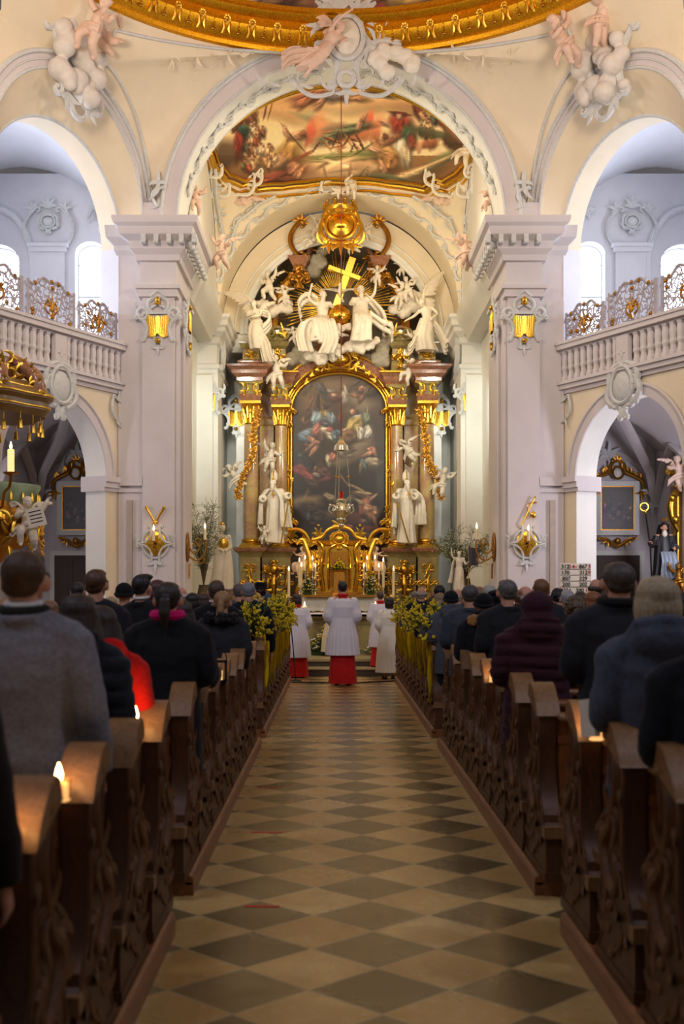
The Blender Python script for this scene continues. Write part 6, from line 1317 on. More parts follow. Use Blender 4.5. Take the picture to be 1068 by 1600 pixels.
    c = o_ + Vector((-s * .38, 0, .17)); rc = empty('sconce_candle', c, 0, 'white candle on the curly bracket inside the %s pier' % side, 'candle')
    m = MB(); m.lathe([(.032, 0), (.032, .24), (.02, .25)], c, 12); part(m, 'wax', M['wax'], rc); m = MB(); m.lathe([(.003, .25), (.016, .27), (.019, .30), (.010, .34), (.001, .38)], c, 8); part(m, 'flame', M['flame'], rc)
    # cherubs around the chancel vault
    for k, px, py, D, sc, rz, lb in ((0, 347, 420, 27.6, .85, 150, 'rosy cherub perched at the %s foot of the chancel vault' % side), (1, 305, 335, 26.8, .7, 200, 'rosy cherub half hidden behind the %s pier of the chancel arch' % side)):
        px = px if s < 0 else 1072 - px; p = W(px, py, D); put_cherub(k, p, sc, rz * (1 if s < 0 else -1), M['flesh_stucco'], lb, CHF)
    m = MB(); p = W(380 if s < 0 else 690, 312, 31.2); m.ell((0, 0, 0), (.09, .1, .11), 12)
    for q in (-1, 1): wing(m, (q * .07, .02, -.06), (q, 0, -.2), (q * .3, 0, .9), .26, 6, .04)
    p2 = hit(380 if s < 0 else 690, 312); place_fig(m, 'winged_cherub', M['flesh_stucco'], p2 + Vector((0, -.12, -.05)), 1.2, 180, 'rosy winged cherub face on the vault %s of the fresco' % side, 'cherub', CHF, .014)
# central cartouche on the arch crown
p = W(541, 62, 24.62)
r_ = empty('stucco_cartouche', p, 0, 'large white stucco cartouche with blank shield at the top of the chancel arch', 'cartouche'); T = Matrix.Translation(-p) @ frame(p, (1, 0, 0), (0, -1, 0))
m = MB(); m.xf = T; m.ell((0, 0, .1), (.24, .33, .16), 20); m.build('shield', M['stucco_white'], r_)
m = MB(); m.xf = T; m.tube([(.29 * math.cos(a), .38 * math.sin(a), .12) for a in [2 * PI * i / 28 for i in range(29)]], .05, 6)
for q in (-1, 1):
    cscroll(m, (q * .2, -.75), (q * .42, -.1), q * .2, .06); cscroll(m, (q * .42, -.1), (q * .3, .55), q * .2, .07); palmette(m, (q * .42, .2), PI / 2 - q * .8, .4, .05, 5); palmette(m, (q * .4, -.35), -PI / 2 + q * .7, .32, .05, 4); cscroll(m, (q * .45, .3), (q * .75, .75), q * .3, .04); cscroll(m, (q * .3, -.95), (q * .9, -.75), q * -.2, .035)
    for k in range(5): leaf(m, (q * (.3 + k * .28), -.86 + .02 * k), q * .4 + (0 if q > 0 else PI) + (k % 2) * .5, .26, .035, q * .6)
palmette(m, (-.1, .5), PI / 2 + .3, .75, .07, 6, 1.6); palmette(m, (.15, .45), PI / 2 - .5, .5, .06, 4, 1.2); m.tube([(.13 * math.cos(a), -.72 + .13 * math.sin(a), .1) for a in [2 * PI * i / 16 for i in range(17)]], .05, 6); palmette(m, (0, -.85), -PI / 2, .35, .05, 3, 1)
cscroll(m, (.35, -.35), (.85, -.05), .3, .05); palmette(m, (.5, -.1), .6, .5, .05, 4); m.build('rocaille', M['stucco'], r_)
m = MB(); m.xf = T; rr = random.Random(3)
for k in range(14): m.ell((.75 + rr.uniform(-.3, .55), -.32 + rr.uniform(-.14, .12) - .08 * (k % 3), .1), rr.uniform(.09, .16), 8)
m.build('cloud', M['stucco_white'], r_, fuse=.02, soft=1); r_.scale = (1.22, 1, 1.22)
m = MB(); J = dict(STAND, pel=(0, 0, .8), waist=(.1, .03, .92), chest=(.22, .05, 1.08), neck=(.33, .07, 1.2), head=(.42, .12, 1.3), shR=(.42, .02, 1.06), shL=(.16, .1, 1.22), elR=(.52, .2, .98), wrR=(.4, .3, .84), elL=(.34, .2, 1.42), wrL=(.6, .24, 1.6), hipR=(.07, 0, .78), hipL=(-.07, 0, .78), knR=(-.12, .2, .48), anR=(-.42, .1, .18), knL=(-.3, .1, .6), anL=(-.66, .0, .5))
body(m, J, yaw=-40, pitch=10); robe(m, [(.1, .02, .95), (-.04, .06, .72), (-.24, .1, .5), (-.44, .05, .36)], [(.17, .14), (.2, .18), (.22, .18), (.22, .16)], 7, .16, 5); drape(m, [(-.1, .1, .7), (-.4, .1, .66), (-.75, .1, .62), (-.95, .1, .46)], .3, .42, .05, 3, .05, 4, (0, .5, .8)); wing(m, (.2, -.1, 1.1), (-.7, -.2, .5), (.1, -.1, 1), .6, 9, .06); m.ell((.42, .09, 1.33), (.09, .1, .09), 10)
o = place_fig(m, 'angel', M['flesh_stucco'], W(505, 134, 24.3), .92, 0, 'rosy angel leaning on the left of the big cartouche over the chancel arch', 'angel'); o.scale = (.92, -.92, .92)
# white angels at the fresco rim
put_cherub(1, hit(548, 292) + Vector((0, -.25, -.42)), .8, 185, M['statue'], 'white winged figure standing at the middle of the fresco rim', CHF)
put_cherub(0, hit(722, 240) + Vector((-.1, -.3, -.45)), .95, 160, M['statue'], 'white cherub with lifted arm at the right end of the fresco frame', CHF, -20)
m = MB(); m.xf = frame(hit(528, 288) + Vector((0, -.15, -.05)), (1, 0, 0), (0, -1, 0)); cscroll(m, (-.5, -.1), (-.1, .2), .3, .04); cscroll(m, (.5, -.1), (.1, .2), -.3, .04); palmette(m, (-.2, .1), 2.2, .35, .05, 5); palmette(m, (0, -.15), -PI / 2, .3, .05, 5, 2.4); palmette(m, (.2, .0), .5, .3, .04, 4)
o = m.build('stucco_scroll', M['stucco_white']); tag(o, 'white shell ornament at the middle of the fresco rim', 'stucco ornament')
# ================================================================= SIDE CHAPEL DOORS, PAINTINGS
for s, x0, x1, lb in ((-1, 5.93, 7.02, 'left'), (1, 6.14, 7.36, 'right')):
    xa, xb = sorted((s * x0, s * x1)); y = 28.25
    d_ = empty('door_1', ((xa + xb) / 2, y, 0), 0); d_['kind'] = 'structure'
    m = MB(); m.box(xa + .03, xb - .03, y - .02, y + .03, 0, 2.44)
    for q in (xa + .12, (xa + xb) / 2 + .05):
        for z0, z1 in ((.2, 1.1), (1.25, 2.3)): m.rstack(q, q + (xb - xa) / 2 - .2, y - .05, y, [(0, z0), (0, z1)])
    part(m, 'door_leaf', M['door_wood'], d_, smooth=False)
    m = MB(); m.box(xa - .08, xa + .03, y - .06, y + .04, 0, 2.55); m.box(xb - .03, xb + .08, y - .06, y + .04, 0, 2.55); m.box(xa + .03, xb - .03, y - .06, y + .04, 2.44, 2.55); part(m, 'door_frame', M['wall_white'], d_, smooth=False)
    r_ = empty('framed_painting', ((xa + xb) / 2, y - .05, 3.0), 0, 'dark painting in a white frame with gilded crest, inside the %s side chapel' % lb, 'painting')
    fx0, fx1, z0, z1 = xa + .1, xb - .06, 2.93, 4.25
    m = MB()
    for a in ((fx0, fx0 + .12, z0, z1), (fx1 - .12, fx1, z0, z1), (fx0 + .12, fx1 - .12, z0, z0 + .12), (fx0 + .12, fx1 - .12, z1 - .12, z1)): m.box(a[0], a[1], y - .12, y - .02, a[2], a[3])
    part(m, 'frame', M['wall_white'], r_, smooth=False)
    m = MB(); g0 = fx0 + .12; g1 = fx1 - .12
    for a in ((g0, g0 + .025, z0 + .12, z1 - .12), (g1 - .025, g1, z0 + .12, z1 - .12), (g0 + .025, g1 - .025, z0 + .12, z0 + .145), (g0 + .025, g1 - .025, z1 - .145, z1 - .12)): m.box(a[0], a[1], y - .11, y - .03, a[2], a[3])
    part(m, 'gilt_slip', M['gold_dark'], r_, smooth=False)
    V = []; P = []; F = []; nu, nv = 60, 76
    for j in range(nv + 1):
        for i in range(nu + 1): V.append((g0 + (g1 - g0) * i / nu, y - .06, z0 + .12 + (z1 - z0 - .24) * j / nv)); P.append((i * 3.0, (nv - j) * 3.0))
    for j in range(nv):
        for i in range(nu): F.append((j * (nu + 1) + i, j * (nu + 1) + i + 1, (j + 1) * (nu + 1) + i + 1, (j + 1) * (nu + 1) + i))
    st = crowd(20, 160, 90, 190, 12, [(92, 52, 44), (64, 62, 58), (110, 90, 70), (50, 44, 42)], 20 + s, .9) + [(90, 60, 60, 30, 0, (86, 76, 62), .9), (90, 205, 90, 20, 0, (84, 66, 50), .8)]
    c_ = painted('canvas', V, F, P, lambda x, y: lerpc((86, 74, 62), (62, 54, 46), y / 228), [(a, b, c, e, f, tuple(k * 1.0 for k in g), *h) for a, b, c, e, f, g, *h in st], M['oil_paint']); c_.parent = r_; c_.matrix_parent_inverse = Matrix.Translation(-Vector(r_.location))
    m = MB(); m.xf = frame(((fx0 + fx1) / 2, y - .1, z1), (1, 0, 0), (0, -1, 0)); W2 = (fx1 - fx0) / 2
    for q in (-1, 1):
        m.tube(bez([(q * (W2 + .08), -.45, 0), (q * (W2 + .1), -.05, 0), (q * W2 * .8, .12, 0), (q * W2 * .4, .22, 0), (q * .14, .44, 0), (0, .5, 0)]), [.02, .04, .05, .055, .045, .03], 8)
        for k in range(7): t = k / 7; leaf(m, (q * W2 * (1.05 - t), .06 + .32 * t), PI / 2 - q * .6 + (k % 3) * .5, .16, .035, q); 
        palmette(m, (q * (W2 + .06), -.2), -PI / 2, .3, .04, 3, .8)
    palmette(m, (0, .46), PI / 2, .22, .04, 5); m.tube([(.13 * math.cos(a), .2 + .15 * math.sin(a), .04) for a in [2 * PI * i / 16 for i in range(17)]], .03, 6); part(m, 'gilded_crest', M['gold_dark'], r_)
    m = MB(); m.ell(((fx0 + fx1) / 2, y - .1, z1 + .2), (.1, .03, .12), 14); part(m, 'crest_boss', M['stucco_white'], r_)
    m = MB(); m.xf = frame(((fx0 + fx1) / 2, y - .1, z0 - .04), (1, 0, 0), (0, -1, 0))
    for q in (-1, 1): m.tube(bez([(q * W2 * .92, -.02, 0), (q * W2 * .5, -.08, 0), (q * .14, -.16, 0), (0, -.24, 0)]), [.03, .04, .045, .04], 8); palmette(m, (q * .2, -.06), -PI / 2 + q * .6, .22, .035, 4); leaf(m, (q * W2 * .6, -.03), -PI / 2 + q * .9, .2, .03, q)
    m.ell((0, -.1, .03), (.08, .08, .04), 10); part(m, 'gilded_foot', M['gold_dark'], r_)
# ================================================================= PEWS
ROWS1 = [1.35, 2.08, 2.80, 3.49, 4.20, 4.94]; ROWS2 = [5.97 + .71 * k for k in range(8)]; ROWS3 = [12.5 + .71 * k for k in range(11)]
PZ = .10
def platform(s, y0, y1, lb):
    r_ = empty('pew_platform', (s * 2.9, (y0 + y1) / 2, 0), 0, lb, 'platform')
    a, b = sorted((s * .93, s * 5.2)); m = MB(); m.box(a, b, y0 + .02, y1 - .02, 0, PZ - .005)
    part(m, 'deck', M['step_wood'], r_, smooth=False)
    m = MB(); a, b = sorted((s * .90, s * .97)); m.box(a, b, y0, y1, 0, PZ - .03); m.tube([(s * .925, y0, PZ - .02), (s * .925, y1, PZ - .02)], .026, 10); m.box(*sorted((s * .95, s * 5.2)), y0 - .012, y0 + .06, 0, PZ); m.box(*sorted((s * .95, s * 5.2)), y1 - .06, y1 + .012, 0, PZ)
    part(m, 'kerb_moulding', M['step_wood'], r_, smooth=False)
for s in (-1, 1):
    sd = 'left' if s < 0 else 'right'
    platform(s, .6, 5.40, 'wooden pew platform nearest the camera on the %s of the aisle' % sd); platform(s, 6.08, 11.78, 'middle wooden pew platform on the %s of the aisle' % sd); platform(s, 12.48, 20.1, 'furthest wooden pew platform on the %s of the aisle' % sd)
# carved bench end outline (y forward, z up)
OUT = [(.0, 0), (.0, .27), (.035, .30), (.04, .34), (.11, .40), (.15, .50), (.165, .62), (.155, .74), (.15, .80), (.15, .845), (.165, .875), (.20, .91), (.25, .95), (.30, .98), (.36, .995), (.41, .975), (.425, .93), (.40, .86), (.385, .78), (.40, .70), (.45, .64), (.52, .60), (.57, .565), (.60, .53), (.595, .49), (.55, .46), (.53, .42), (.545, .36), (.575, .28), (.57, .20), (.545, .12), (.56, .07), (.60, .03), (.60, 0)]
FOOT = []
def bench_end_meshes():
    th = .085
    P = []
    for i in range(len(OUT)):
        a, b = OUT[i], OUT[(i + 1) % len(OUT)]; P.append(a)
        if i < len(OUT) - 1: P.append(((a[0] + b[0]) / 2, (a[1] + b[1]) / 2))
    m = MB()
    m.ringloft([[(x, y, z) for y, z in P] for x in (-th / 2, th / 2)])
    e1 = m
    m = MB(); top = [p for p in OUT if p[1] > .925]
    T = [(y, z) for y, z in OUT[9:17]]
    rings = [[(x, y + .0, z - .0) for y, z in [(T[0][0] - .012, T[0][1])] + [(y, z + .014) for y, z in T] + [(T[-1][0] + .01, T[-1][1])]] for x in (-.062, .062)]
    m.ringloft(rings)
    cap = m; fb_ = MB(); fb_.box(-.052, .052, -.012, .05, .225, .285); FOOT.append(fb_); fb_ = MB(); fb_.box(-.05, .05, -.008, .60, 0, .05); FOOT.append(fb_)
    m = MB(); rr = random.Random(17)                                    # relief on both faces
    for sx in (-1, 1):
        m.xf = frame((sx * th / 2, 0, 0), (0, 1 * 1.0, 0), (sx, 0, 0)) if sx > 0 else frame((sx * th / 2, 0, 0), (0, -1, 0), (-1, 0, 0))
        X = (lambda y: y) if sx > 0 else (lambda y: -y)
        q = 1 if sx > 0 else -1
        pth = [(.30, .90), (.26, .80), (.29, .68), (.36, .58), (.46, .50), (.40, .38), (.28, .34), (.22, .44), (.30, .48)]
        m.tube(bez([(X(y), z, .0) for y, z in pth]), [.012, .022, .026, .026, .03, .026, .022, .018, .012], 8)
        for y, z, a, L in ((.28, .84, .4, .12), (.25, .72, 2.6, .10), (.33, .64, .3, .14), (.33, .60, 3.6, .14), (.44, .54, .6, .13), (.48, .44, -.8, .14), (.42, .36, -1.2, .16), (.30, .30, -2.2, .16), (.20, .34, 2.6, .14), (.20, .22, -2.0, .12), (.36, .20, -.8, .16), (.44, .22, .2, .12), (.30, .14, -1.5, .10), (.14, .16, 2.0, .12), (.28, .55, 2.0, .12), (.24, .62, 1.2, .10)):
            leaf(m, (X(y), z), a if q > 0 else PI - a, L, .024, q * rr.choice((-1, 1)), .0)
        for y, z in ((.30, .92), (.46, .54), (.25, .46), (.35, .27)): m.ell((X(y), z, .006), (.026, .026, .016), 8)
        m.tube([(X(y * .86 + .045), z * .93 + .03, 0) for y, z in OUT[1:-1]], .008, 5)
    rel = m
    return e1, cap, rel
E1, CAP, REL = bench_end_meshes()
def pew_proto():
    r_ = empty('pew', (0, 0, 0)); m = E1; m.build('bench_end', M['pew'], r_, ang=35)
    e = [o for o in COL.objects if o.parent == r_][0]
    CAP.build('lit_cap', M['pew_cap'], e, ang=35); REL.build('carved_relief', M['pew_carved'], e); FOOT[0].build('ledge_knob', M['pew_cap'], e, smooth=False); FOOT[1].build('foot_block', M['pew'], e, smooth=False)  # cap takes the paler oak that paints in its lit top
    m = MB(); m.box(.05, 3.6, .17, .20, .0, .86); m.box(.05, 3.6, .15, .20, .70, .74)
    for k in range(5): m.box(.06 + k * .8, .12 + k * .8, .155, .17, .05, .72)
    m.build('back_board', M['pew_board'], r_, smooth=False)
    m = MB(); m.rstack(.05, 3.6, .045, .20, [(0, .825), (.006, .835), (.006, .85), (0, .856)]); m.build('book_ledge', M['pew_cap'], r_, smooth=False)
    m = MB(); m.rstack(.05, 3.6, .20, .56, [(0, .42), (.008, .43), (.008, .45), (0, .455)]); m.build('seat', M['pew_cap'], r_, smooth=False)
    m = MB(); m.rstack(.05, 3.6, .0, .15, [(0, .17), (.006, .18), (.006, .205), (0, .21)]); m.box(.06, 3.6, .10, .13, 0, .17); m.build('kneeler', M['pew_cap'], r_, smooth=False)
    return r_
PW = {1: pew_proto()}
def mirrored(src):
    r = empty('pew')
    def cp(o, par):
        me = o.data.copy(); me.transform(Matrix.Diagonal((-1, 1, 1, 1))); me.flip_normals()
        c = bpy.data.objects.new(o.name.split('.')[0], me); COL.objects.link(c); c.parent = par
        for ch in [x for x in COL.objects if x.parent == o]: cp(ch, c)
    for ch in [x for x in COL.objects if x.parent == src]: cp(ch, r)
    return r
PW[-1] = mirrored(PW[1]); used = {1: False, -1: False}
ordn = ['nearest', 'second', 'third', 'fourth', 'fifth', 'sixth', 'seventh', 'eighth', 'ninth', 'tenth', 'eleventh']
for s in (-1, 1):
    sd = 'left' if s < 0 else 'right'
    for blk, rows in (('front block next to the camera', ROWS1), ('middle block', ROWS2), ('far block', ROWS3)):
        for k, y in enumerate(rows):
            o = PW[s] if not used[s] else dup(PW[s]); used[s] = True
            o.location = (s * .98, y, PZ); tag(o, 'dark carved oak pew, %s row of the %s, %s side' % (ordn[k], blk, sd), 'pew', 'carved oak pews along the aisle')
# ================================================================= PEW CANDLES
def pew_candle(px, py, D, h, r, wax, glass, label, glow=9):
    b = W(px, py, D); root = empty('pew_candle', b, 0, label, 'candle', 'burning candles on the pews')
    m = MB(); m.lathe([(r * .9, .003), (r, .01), (r, h - .006), (r * .85, h), (r * .3, h - .008)], b, 20); part(m, 'wax', M[wax], root)
    m = MB(); m.lathe([(.002, h - .01), (.010, h + .008), (.013, h + .026), (.008, h + .046), (.001, h + .064)], b, 10); part(m, 'flame', M['flame'], root)
    m = MB(); m.tube([b + Vector((0, 0, h - .01)), b + Vector((0, 0, h + .012))], .0025, 5); part(m, 'wick', M['black'], root)
    if glass:
        R_ = r * 1.22; H_ = h * (1.25 if glass == 'glass' else .6); m = MB(); m.lathe([(R_ * .9, .0), (R_, .004), (R_ * 1.04, H_), (R_ * 1.0, H_), (R_ * .96, .008), (R_ * .1, .007)], b, 20); part(m, 'glass', M[glass], root)
    if glow:
        l = bpy.data.lights.new('candle_light', 'POINT'); l.energy = glow * .25 * CK; l.color = (1, .55, .2); l.shadow_soft_size = .02
        o = bpy.data.objects.new('candle_light', l); COL.objects.link(o); o.location = b + Vector((0, 0, h + .05))
CK = .5
def ledge(row): return (row + .11)
def cz(px, row): return px, VY + (CZ - (PZ + .858)) * FP / ledge(row), ledge(row)
for px, row, h, r, wx, gl, lb in ((92, 3.49, .055, .030, 'wax_glow', 'glass', 'glowing candle in a glass on the second nearest left pew ledge'), (2, 2.80, .055, .032, 'wax_glow', 'glass', 'candle flame in a glass at the left edge of the picture'), (212, 4.94, .085, .018, 'wax_glow', 'glass_red', 'tall candle in a red glass on the left pew before the cross aisle'), (318, 7.39, .03, .032, 'wax_glow', 'glass', 'low wide candle on the left pew ledge in front of the ponytailed woman'),
                               (769, 8.09, .07, .022, 'wax_glow', 'glass', 'candle burning on the right pew behind the maroon jacket'), (931, 4.94, .055, .028, 'wax_glow', 'glass', 'glass candle, left one of two on the right pew'), (950, 4.94, .085, .014, 'wax_glow', 'glass', 'slim glass candle, right one of two on the right pew'), (706, 15.3, .05, .02, 'wax_glow', None, 'small candle glowing among the far right pews'), (656, 17.5, .05, .02, 'wax_glow', None, 'small candle flame amid the right flower bunches')):
    a, b, c = cz(px, row); pew_candle(a, b, c, h, r, wx, gl, lb)
for x, D, lb in ((1.12, 10.27, 'glowing candle standing low between right pews of the middle block'), (-1.12, 10.98, 'glowing candle standing low between left pews of the middle block')):
    pew_candle(VX + (x - CX) * FP / D, VY + (CZ - PZ - .21) * FP / D, D, .09, .03, 'wax_glow', None, lb, 9)
# lantern
b = Vector(W(343, 1000, 8.2)); b.z = PZ + .858; b.y = 8.2
ln = empty('lantern', b, 0, 'small dark lantern with wire handle on the left pew ledge', 'lantern')
m = MB(); m.box(b.x - .05, b.x + .05, b.y - .05, b.y + .05, b.z, b.z + .015); m.box(b.x - .05, b.x + .05, b.y - .05, b.y + .05, b.z + .14, b.z + .155)
for i in (-1, 1):
    for j in (-1, 1): m.box(b.x + i * .045 - .005, b.x + i * .045 + .005, b.y + j * .045 - .005, b.y + j * .045 + .005, b.z, b.z + .15)
part(m, 'metal_frame', M['iron'], ln, smooth=False)
m = MB(); m.tube([b + Vector((.05 * math.cos(a), 0, .15 + .09 * math.sin(a))) for a in [PI * i / 12 for i in range(13)]], .004, 6); part(m, 'wire_handle', M['iron'], ln)
m = MB(); m.lathe([(.02, .01), (.02, .08)], b, 12); part(m, 'candle', M['wax_glow'], ln)
m = MB(); m.lathe([(.002, .08), (.012, .095), (.001, .12)], b, 8); part(m, 'flame', M['flame'], ln)
# ================================================================= FLOWERS AND RIBBONS ON THE FAR PEWS
def bouquet(seed, big):
    rr = random.Random(seed); g = MB(); f = MB()
    for k in range(60):
        a = rr.uniform(0, 6.28); e = rr.uniform(-.2, 1.4); L = rr.uniform(.12, .30) * big; d = Vector((math.cos(a) * math.cos(e), math.sin(a) * math.cos(e) * .9, math.sin(e)))
        tip = d * L; g.tube([(0, 0, 0), d * L * .6, tip], .003, 4)
        for q in range(4):
            b_ = d * L * rr.uniform(.3, 1); dd = (d + Vector((rr.uniform(-.8, .8), rr.uniform(-.8, .8), rr.uniform(-.6, .6)))).normalized(); g.tube([b_, b_ + dd * .03, b_ + dd * .06], [.004, .012, .002], 5, flat=.4)
        if k % 3 != 2:
            for q in range(12): b_ = d * L * rr.uniform(.55, 1.1) + Vector((rr.uniform(-.03, .03), rr.uniform(-.03, .03), rr.uniform(-.025, .03))); f.ell(b_, rr.uniform(.009, .018), 5)
    return g, f
def ribbon_mesh(seed):
    rr = random.Random(seed); m = MB(); s_ = 1
    for q, (L, dx) in enumerate(((.42, .0), (.34, .03), (.5, -.02))):
        ph = rr.uniform(0, 6)
        m.slab(lambda u, v: Vector((dx + (v - .5) * .05 * s_ + .018 * math.sin(u * 5 + ph) + .008 * q, (v - .5) * .045 + .03 * (q - 1) + .02 * math.sin(u * 4 + ph), -.02 - L * u)), 14, 3, (.002, 0, 0))
    m.tube([(.0, -.02, -.02), (.01, -.05, .03), (.01, 0, .0), (.01, .05, .03), (.0, .02, -.02)], [.01, .02, .008, .02, .01], 6, flat=.4)
    return m
BQ = []
for sd in range(3):
    g, f = bouquet(50 + sd, 1.0); r_ = empty('flower_bouquet'); g.build('greenery', M['leaf'], r_); f.build('yellow_blossoms', M['yellow'], r_); BQ.append(r_)
RB = []
for sd in range(2):
    r_ = ribbon_mesh(80 + sd).build('ribbon_bow', M['ribbon']); RB.append(r_)
uB = [False] * 3; uR = [False] * 2; rr = random.Random(77)
for s in (-1, 1):
    sd_ = 'left' if s < 0 else 'right'
    for k in range(10):
        y = ROWS3[k] + .30; i = k % 3; o = BQ[i] if not uB[i] else dup(BQ[i]); uB[i] = True
        o.location = (s * (1.02 + rr.uniform(-.05, .08)), y, PZ + 1.0 + rr.uniform(0, .12)); o.rotation_euler = (0, 0, rr.uniform(0, 6)); q = rr.uniform(.8, 1.2); o.scale = (q, q, q)
        tag(o, 'bunch of yellow sprays on the %s far pew block, %s from the near end' % (sd_, ordn[k] if k else 'first'), 'flowers', 'yellow flower bunches on the far pews')
        i = k % 2; o = RB[i] if not uR[i] else dup(RB[i]); uR[i] = True
        o.location = (s * .915, y + rr.uniform(-.08, .08), PZ + .97 - .02 * (k % 3)); q = rr.uniform(.85, 1.1); o.scale = (q * s, q, q * (1.25 if k == 0 else 1))
        tag(o, 'yellow satin ribbon hanging from the %s far pew block, %s from the near end' % (sd_, ordn[k] if k else 'first'), 'ribbon', 'yellow ribbons on the far pews')
# red tape marks on the floor, black cable, stand foot
for a, b_, c, D, lb in ((381, 436, 1417, 0, 'red tape mark on the floor near the cross aisle'), (392, 441, 1301, 0, 'red tape mark on the floor further up the aisle'), (404, 440, 1231, 0, 'small faint red tape mark on the aisle floor')):
    D = CZ * FP / (c - VY); x0, x1 = W(a, c, D).x, W(b_, c, D).x; m = MB(); m.box(x0, x1, D - .012, D + .022, .0, .002); o = m.build('floor_tape', M['red_tape'], smooth=False); tag(o, lb, 'tape')
m = MB(); m.tube(bez([(-.88, 19.85, .012), (-.3, 19.75, .012), (.2, 19.7, .012), (.6, 19.95, .012), (.9, 20.15, .012)]), .018, 8, flat=.6); o = m.build('cable_cover', M['black']); tag(o, 'black cable strip lying across the end of the aisle', 'cable')
st = empty('microphone_stand', W(462, 1063, 20.3), 0, 'thin black microphone stand at the left end of the aisle', 'stand'); p = Vector(st.location); p.z = 0; st.location = p
m = MB(); m.lathe([(.10, 0), (.10, .012), (.03, .025), (.012, .03)], p, 16); part(m, 'base', M['black'], st); m = MB(); m.tube([p + Vector((0, 0, .02)), p + Vector((-.05, 0, .6)), p + Vector((-.1, 0, 1.1))], .010, 8); part(m, 'pole', M['black'], st); m = MB(); m.ell(p + Vector((-.1, 0, 1.13)), (.025, .025, .04), 10); part(m, 'microphone', M['black'], st)
# ================================================================= PEOPLE
def sup(a, rx, ry, e=.75):
    c, s_ = math.cos(a), math.sin(a); return rx * math.copysign(abs(c) ** e, c), ry * math.copysign(abs(s_) ** e, s_)
def coat_mb(J, hem, fat=1.0, quilt=False, collar=True, hood=False, waist=1.0):
    m = MB(); J = {k: Vector(v) for k, v in J.items()}
    L = [(hem, .205, .150), (hem + .12, .205, .152), (.95, .196, .148), (1.08, .178 * waist, .135), (1.22, .198, .142), (1.33, .205, .138), (1.40, .185, .118), (1.45, .12, .095), (1.485, .078, .075)]
    L = [x for i, x in enumerate(L) if i < 2 or x[0] > hem + .14]
    rings = []
    for z, rx, ry in L:
        r_ = []
        for k in range(28):
            x, y = sup(2 * PI * k / 28, rx * fat, ry * fat, .8); r_.append((x, y - .015 + (.01 if z > 1.3 else 0), z))
        rings.append(r_)
    m.ringloft(rings)
    for s_ in ('R', 'L'):
        a, b, c = J['sh' + s_], J['el' + s_], J['wr' + s_]; m.ell(a + Vector((0, 0, -.012)), (.078 * fat, .075 * fat, .075 * fat), 12)
        limb(m, [a, a.lerp(b, .5) + Vector((0, -.01, 0)), b, b.lerp(c, .5), c - (c - b).normalized() * .01], [x * fat for x in (.076, .073, .064, .058, .050)], 5, 14)
        m.tube([J['neck'].lerp(a, .2), a], [.085 * fat, .075 * fat], 10)
    if collar: m.tube([(.082 * math.cos(t), -.012 + .08 * math.sin(t), 1.485 + .012 * math.sin(t * 1)) for t in [2 * PI * i / 16 for i in range(17)]], .026, 8)
    if hood:
        m.ell((0, -.095, 1.46), (.15, .07, .10), 14); m.tube([(-.13, -.02, 1.47), (-.11, -.09, 1.53), (0, -.12, 1.55), (.11, -.09, 1.53), (.13, -.02, 1.47)], .032, 8)
    return m
def wrinkle(amp=.006, quilt=0):
    def f(co):
        n = noise.noise(Vector((co.x * 5, co.y * 5, co.z * 9))) * amp + noise.noise(Vector((co.x * 14, co.y * 14, co.z * 20 + 3))) * amp * .5
        if quilt: n += quilt * (abs(math.sin(co.z * PI / .085 + .3 * math.sin(co.x * 8))) ** .5 - .6)
        return n
    return f
def share(mb, name, fuse, soft=1, disp=None):
    o = mb.build(name, M['wall'], fuse=fuse, soft=soft, disp=disp); me = o.data; bpy.data.objects.remove(o); me.materials.clear(); me.materials.append(None); return me
m = MB(); body(m, STAND, handup=(0, .3, 1)); B_FRONT = share(m, 'body', .010)
m = MB(); body(m, SIDES, handup=(1, 0, 0)); B_SIDE = share(m, 'body', .010)
COATS = {}
for nm, J, kw, dp in (('jacket', STAND, dict(hem=.76), wrinkle()), ('jacket_side', SIDES, dict(hem=.74), wrinkle()), ('coat', STAND, dict(hem=.52, fat=1.04), wrinkle(.008)), ('coat_side', SIDES, dict(hem=.5, fat=1.04), wrinkle(.008)), ('hooded', STAND, dict(hem=.68, fat=1.05, hood=True), wrinkle(.008)),
                      ('puffer', STAND, dict(hem=.62, fat=1.12, hood=True), wrinkle(.006, .014)), ('slim', STAND, dict(hem=.78, fat=.94, waist=.92), wrinkle())):
    COATS[nm] = share(coat_mb(J, **kw), nm, .013, 1, dp)
m = MB()
for q in (-1, 1): limb(m, [(q * .09, 0, .95), (q * .10, .01, .5), (q * .10, -.02, .10)], [.115, .085, .065], 5, 12)
m.ell((0, 0, .93), (.17, .125, .12), 12); TROUS = share(m, 'trousers', .014, 1, wrinkle(.008))
m = MB()
for q in (-1, 1): m.tube([(q * .1, -.09, .045), (q * .1, -.03, .06), (q * .1, .08, .04), (q * .105, .17, .03)], [.038, .045, .045, .03], 10, flat=.9); m.box(q * .1 - .04, q * .1 + .04, -.11, .17, 0, .02)
SHOES = share(m, 'shoes', .010)
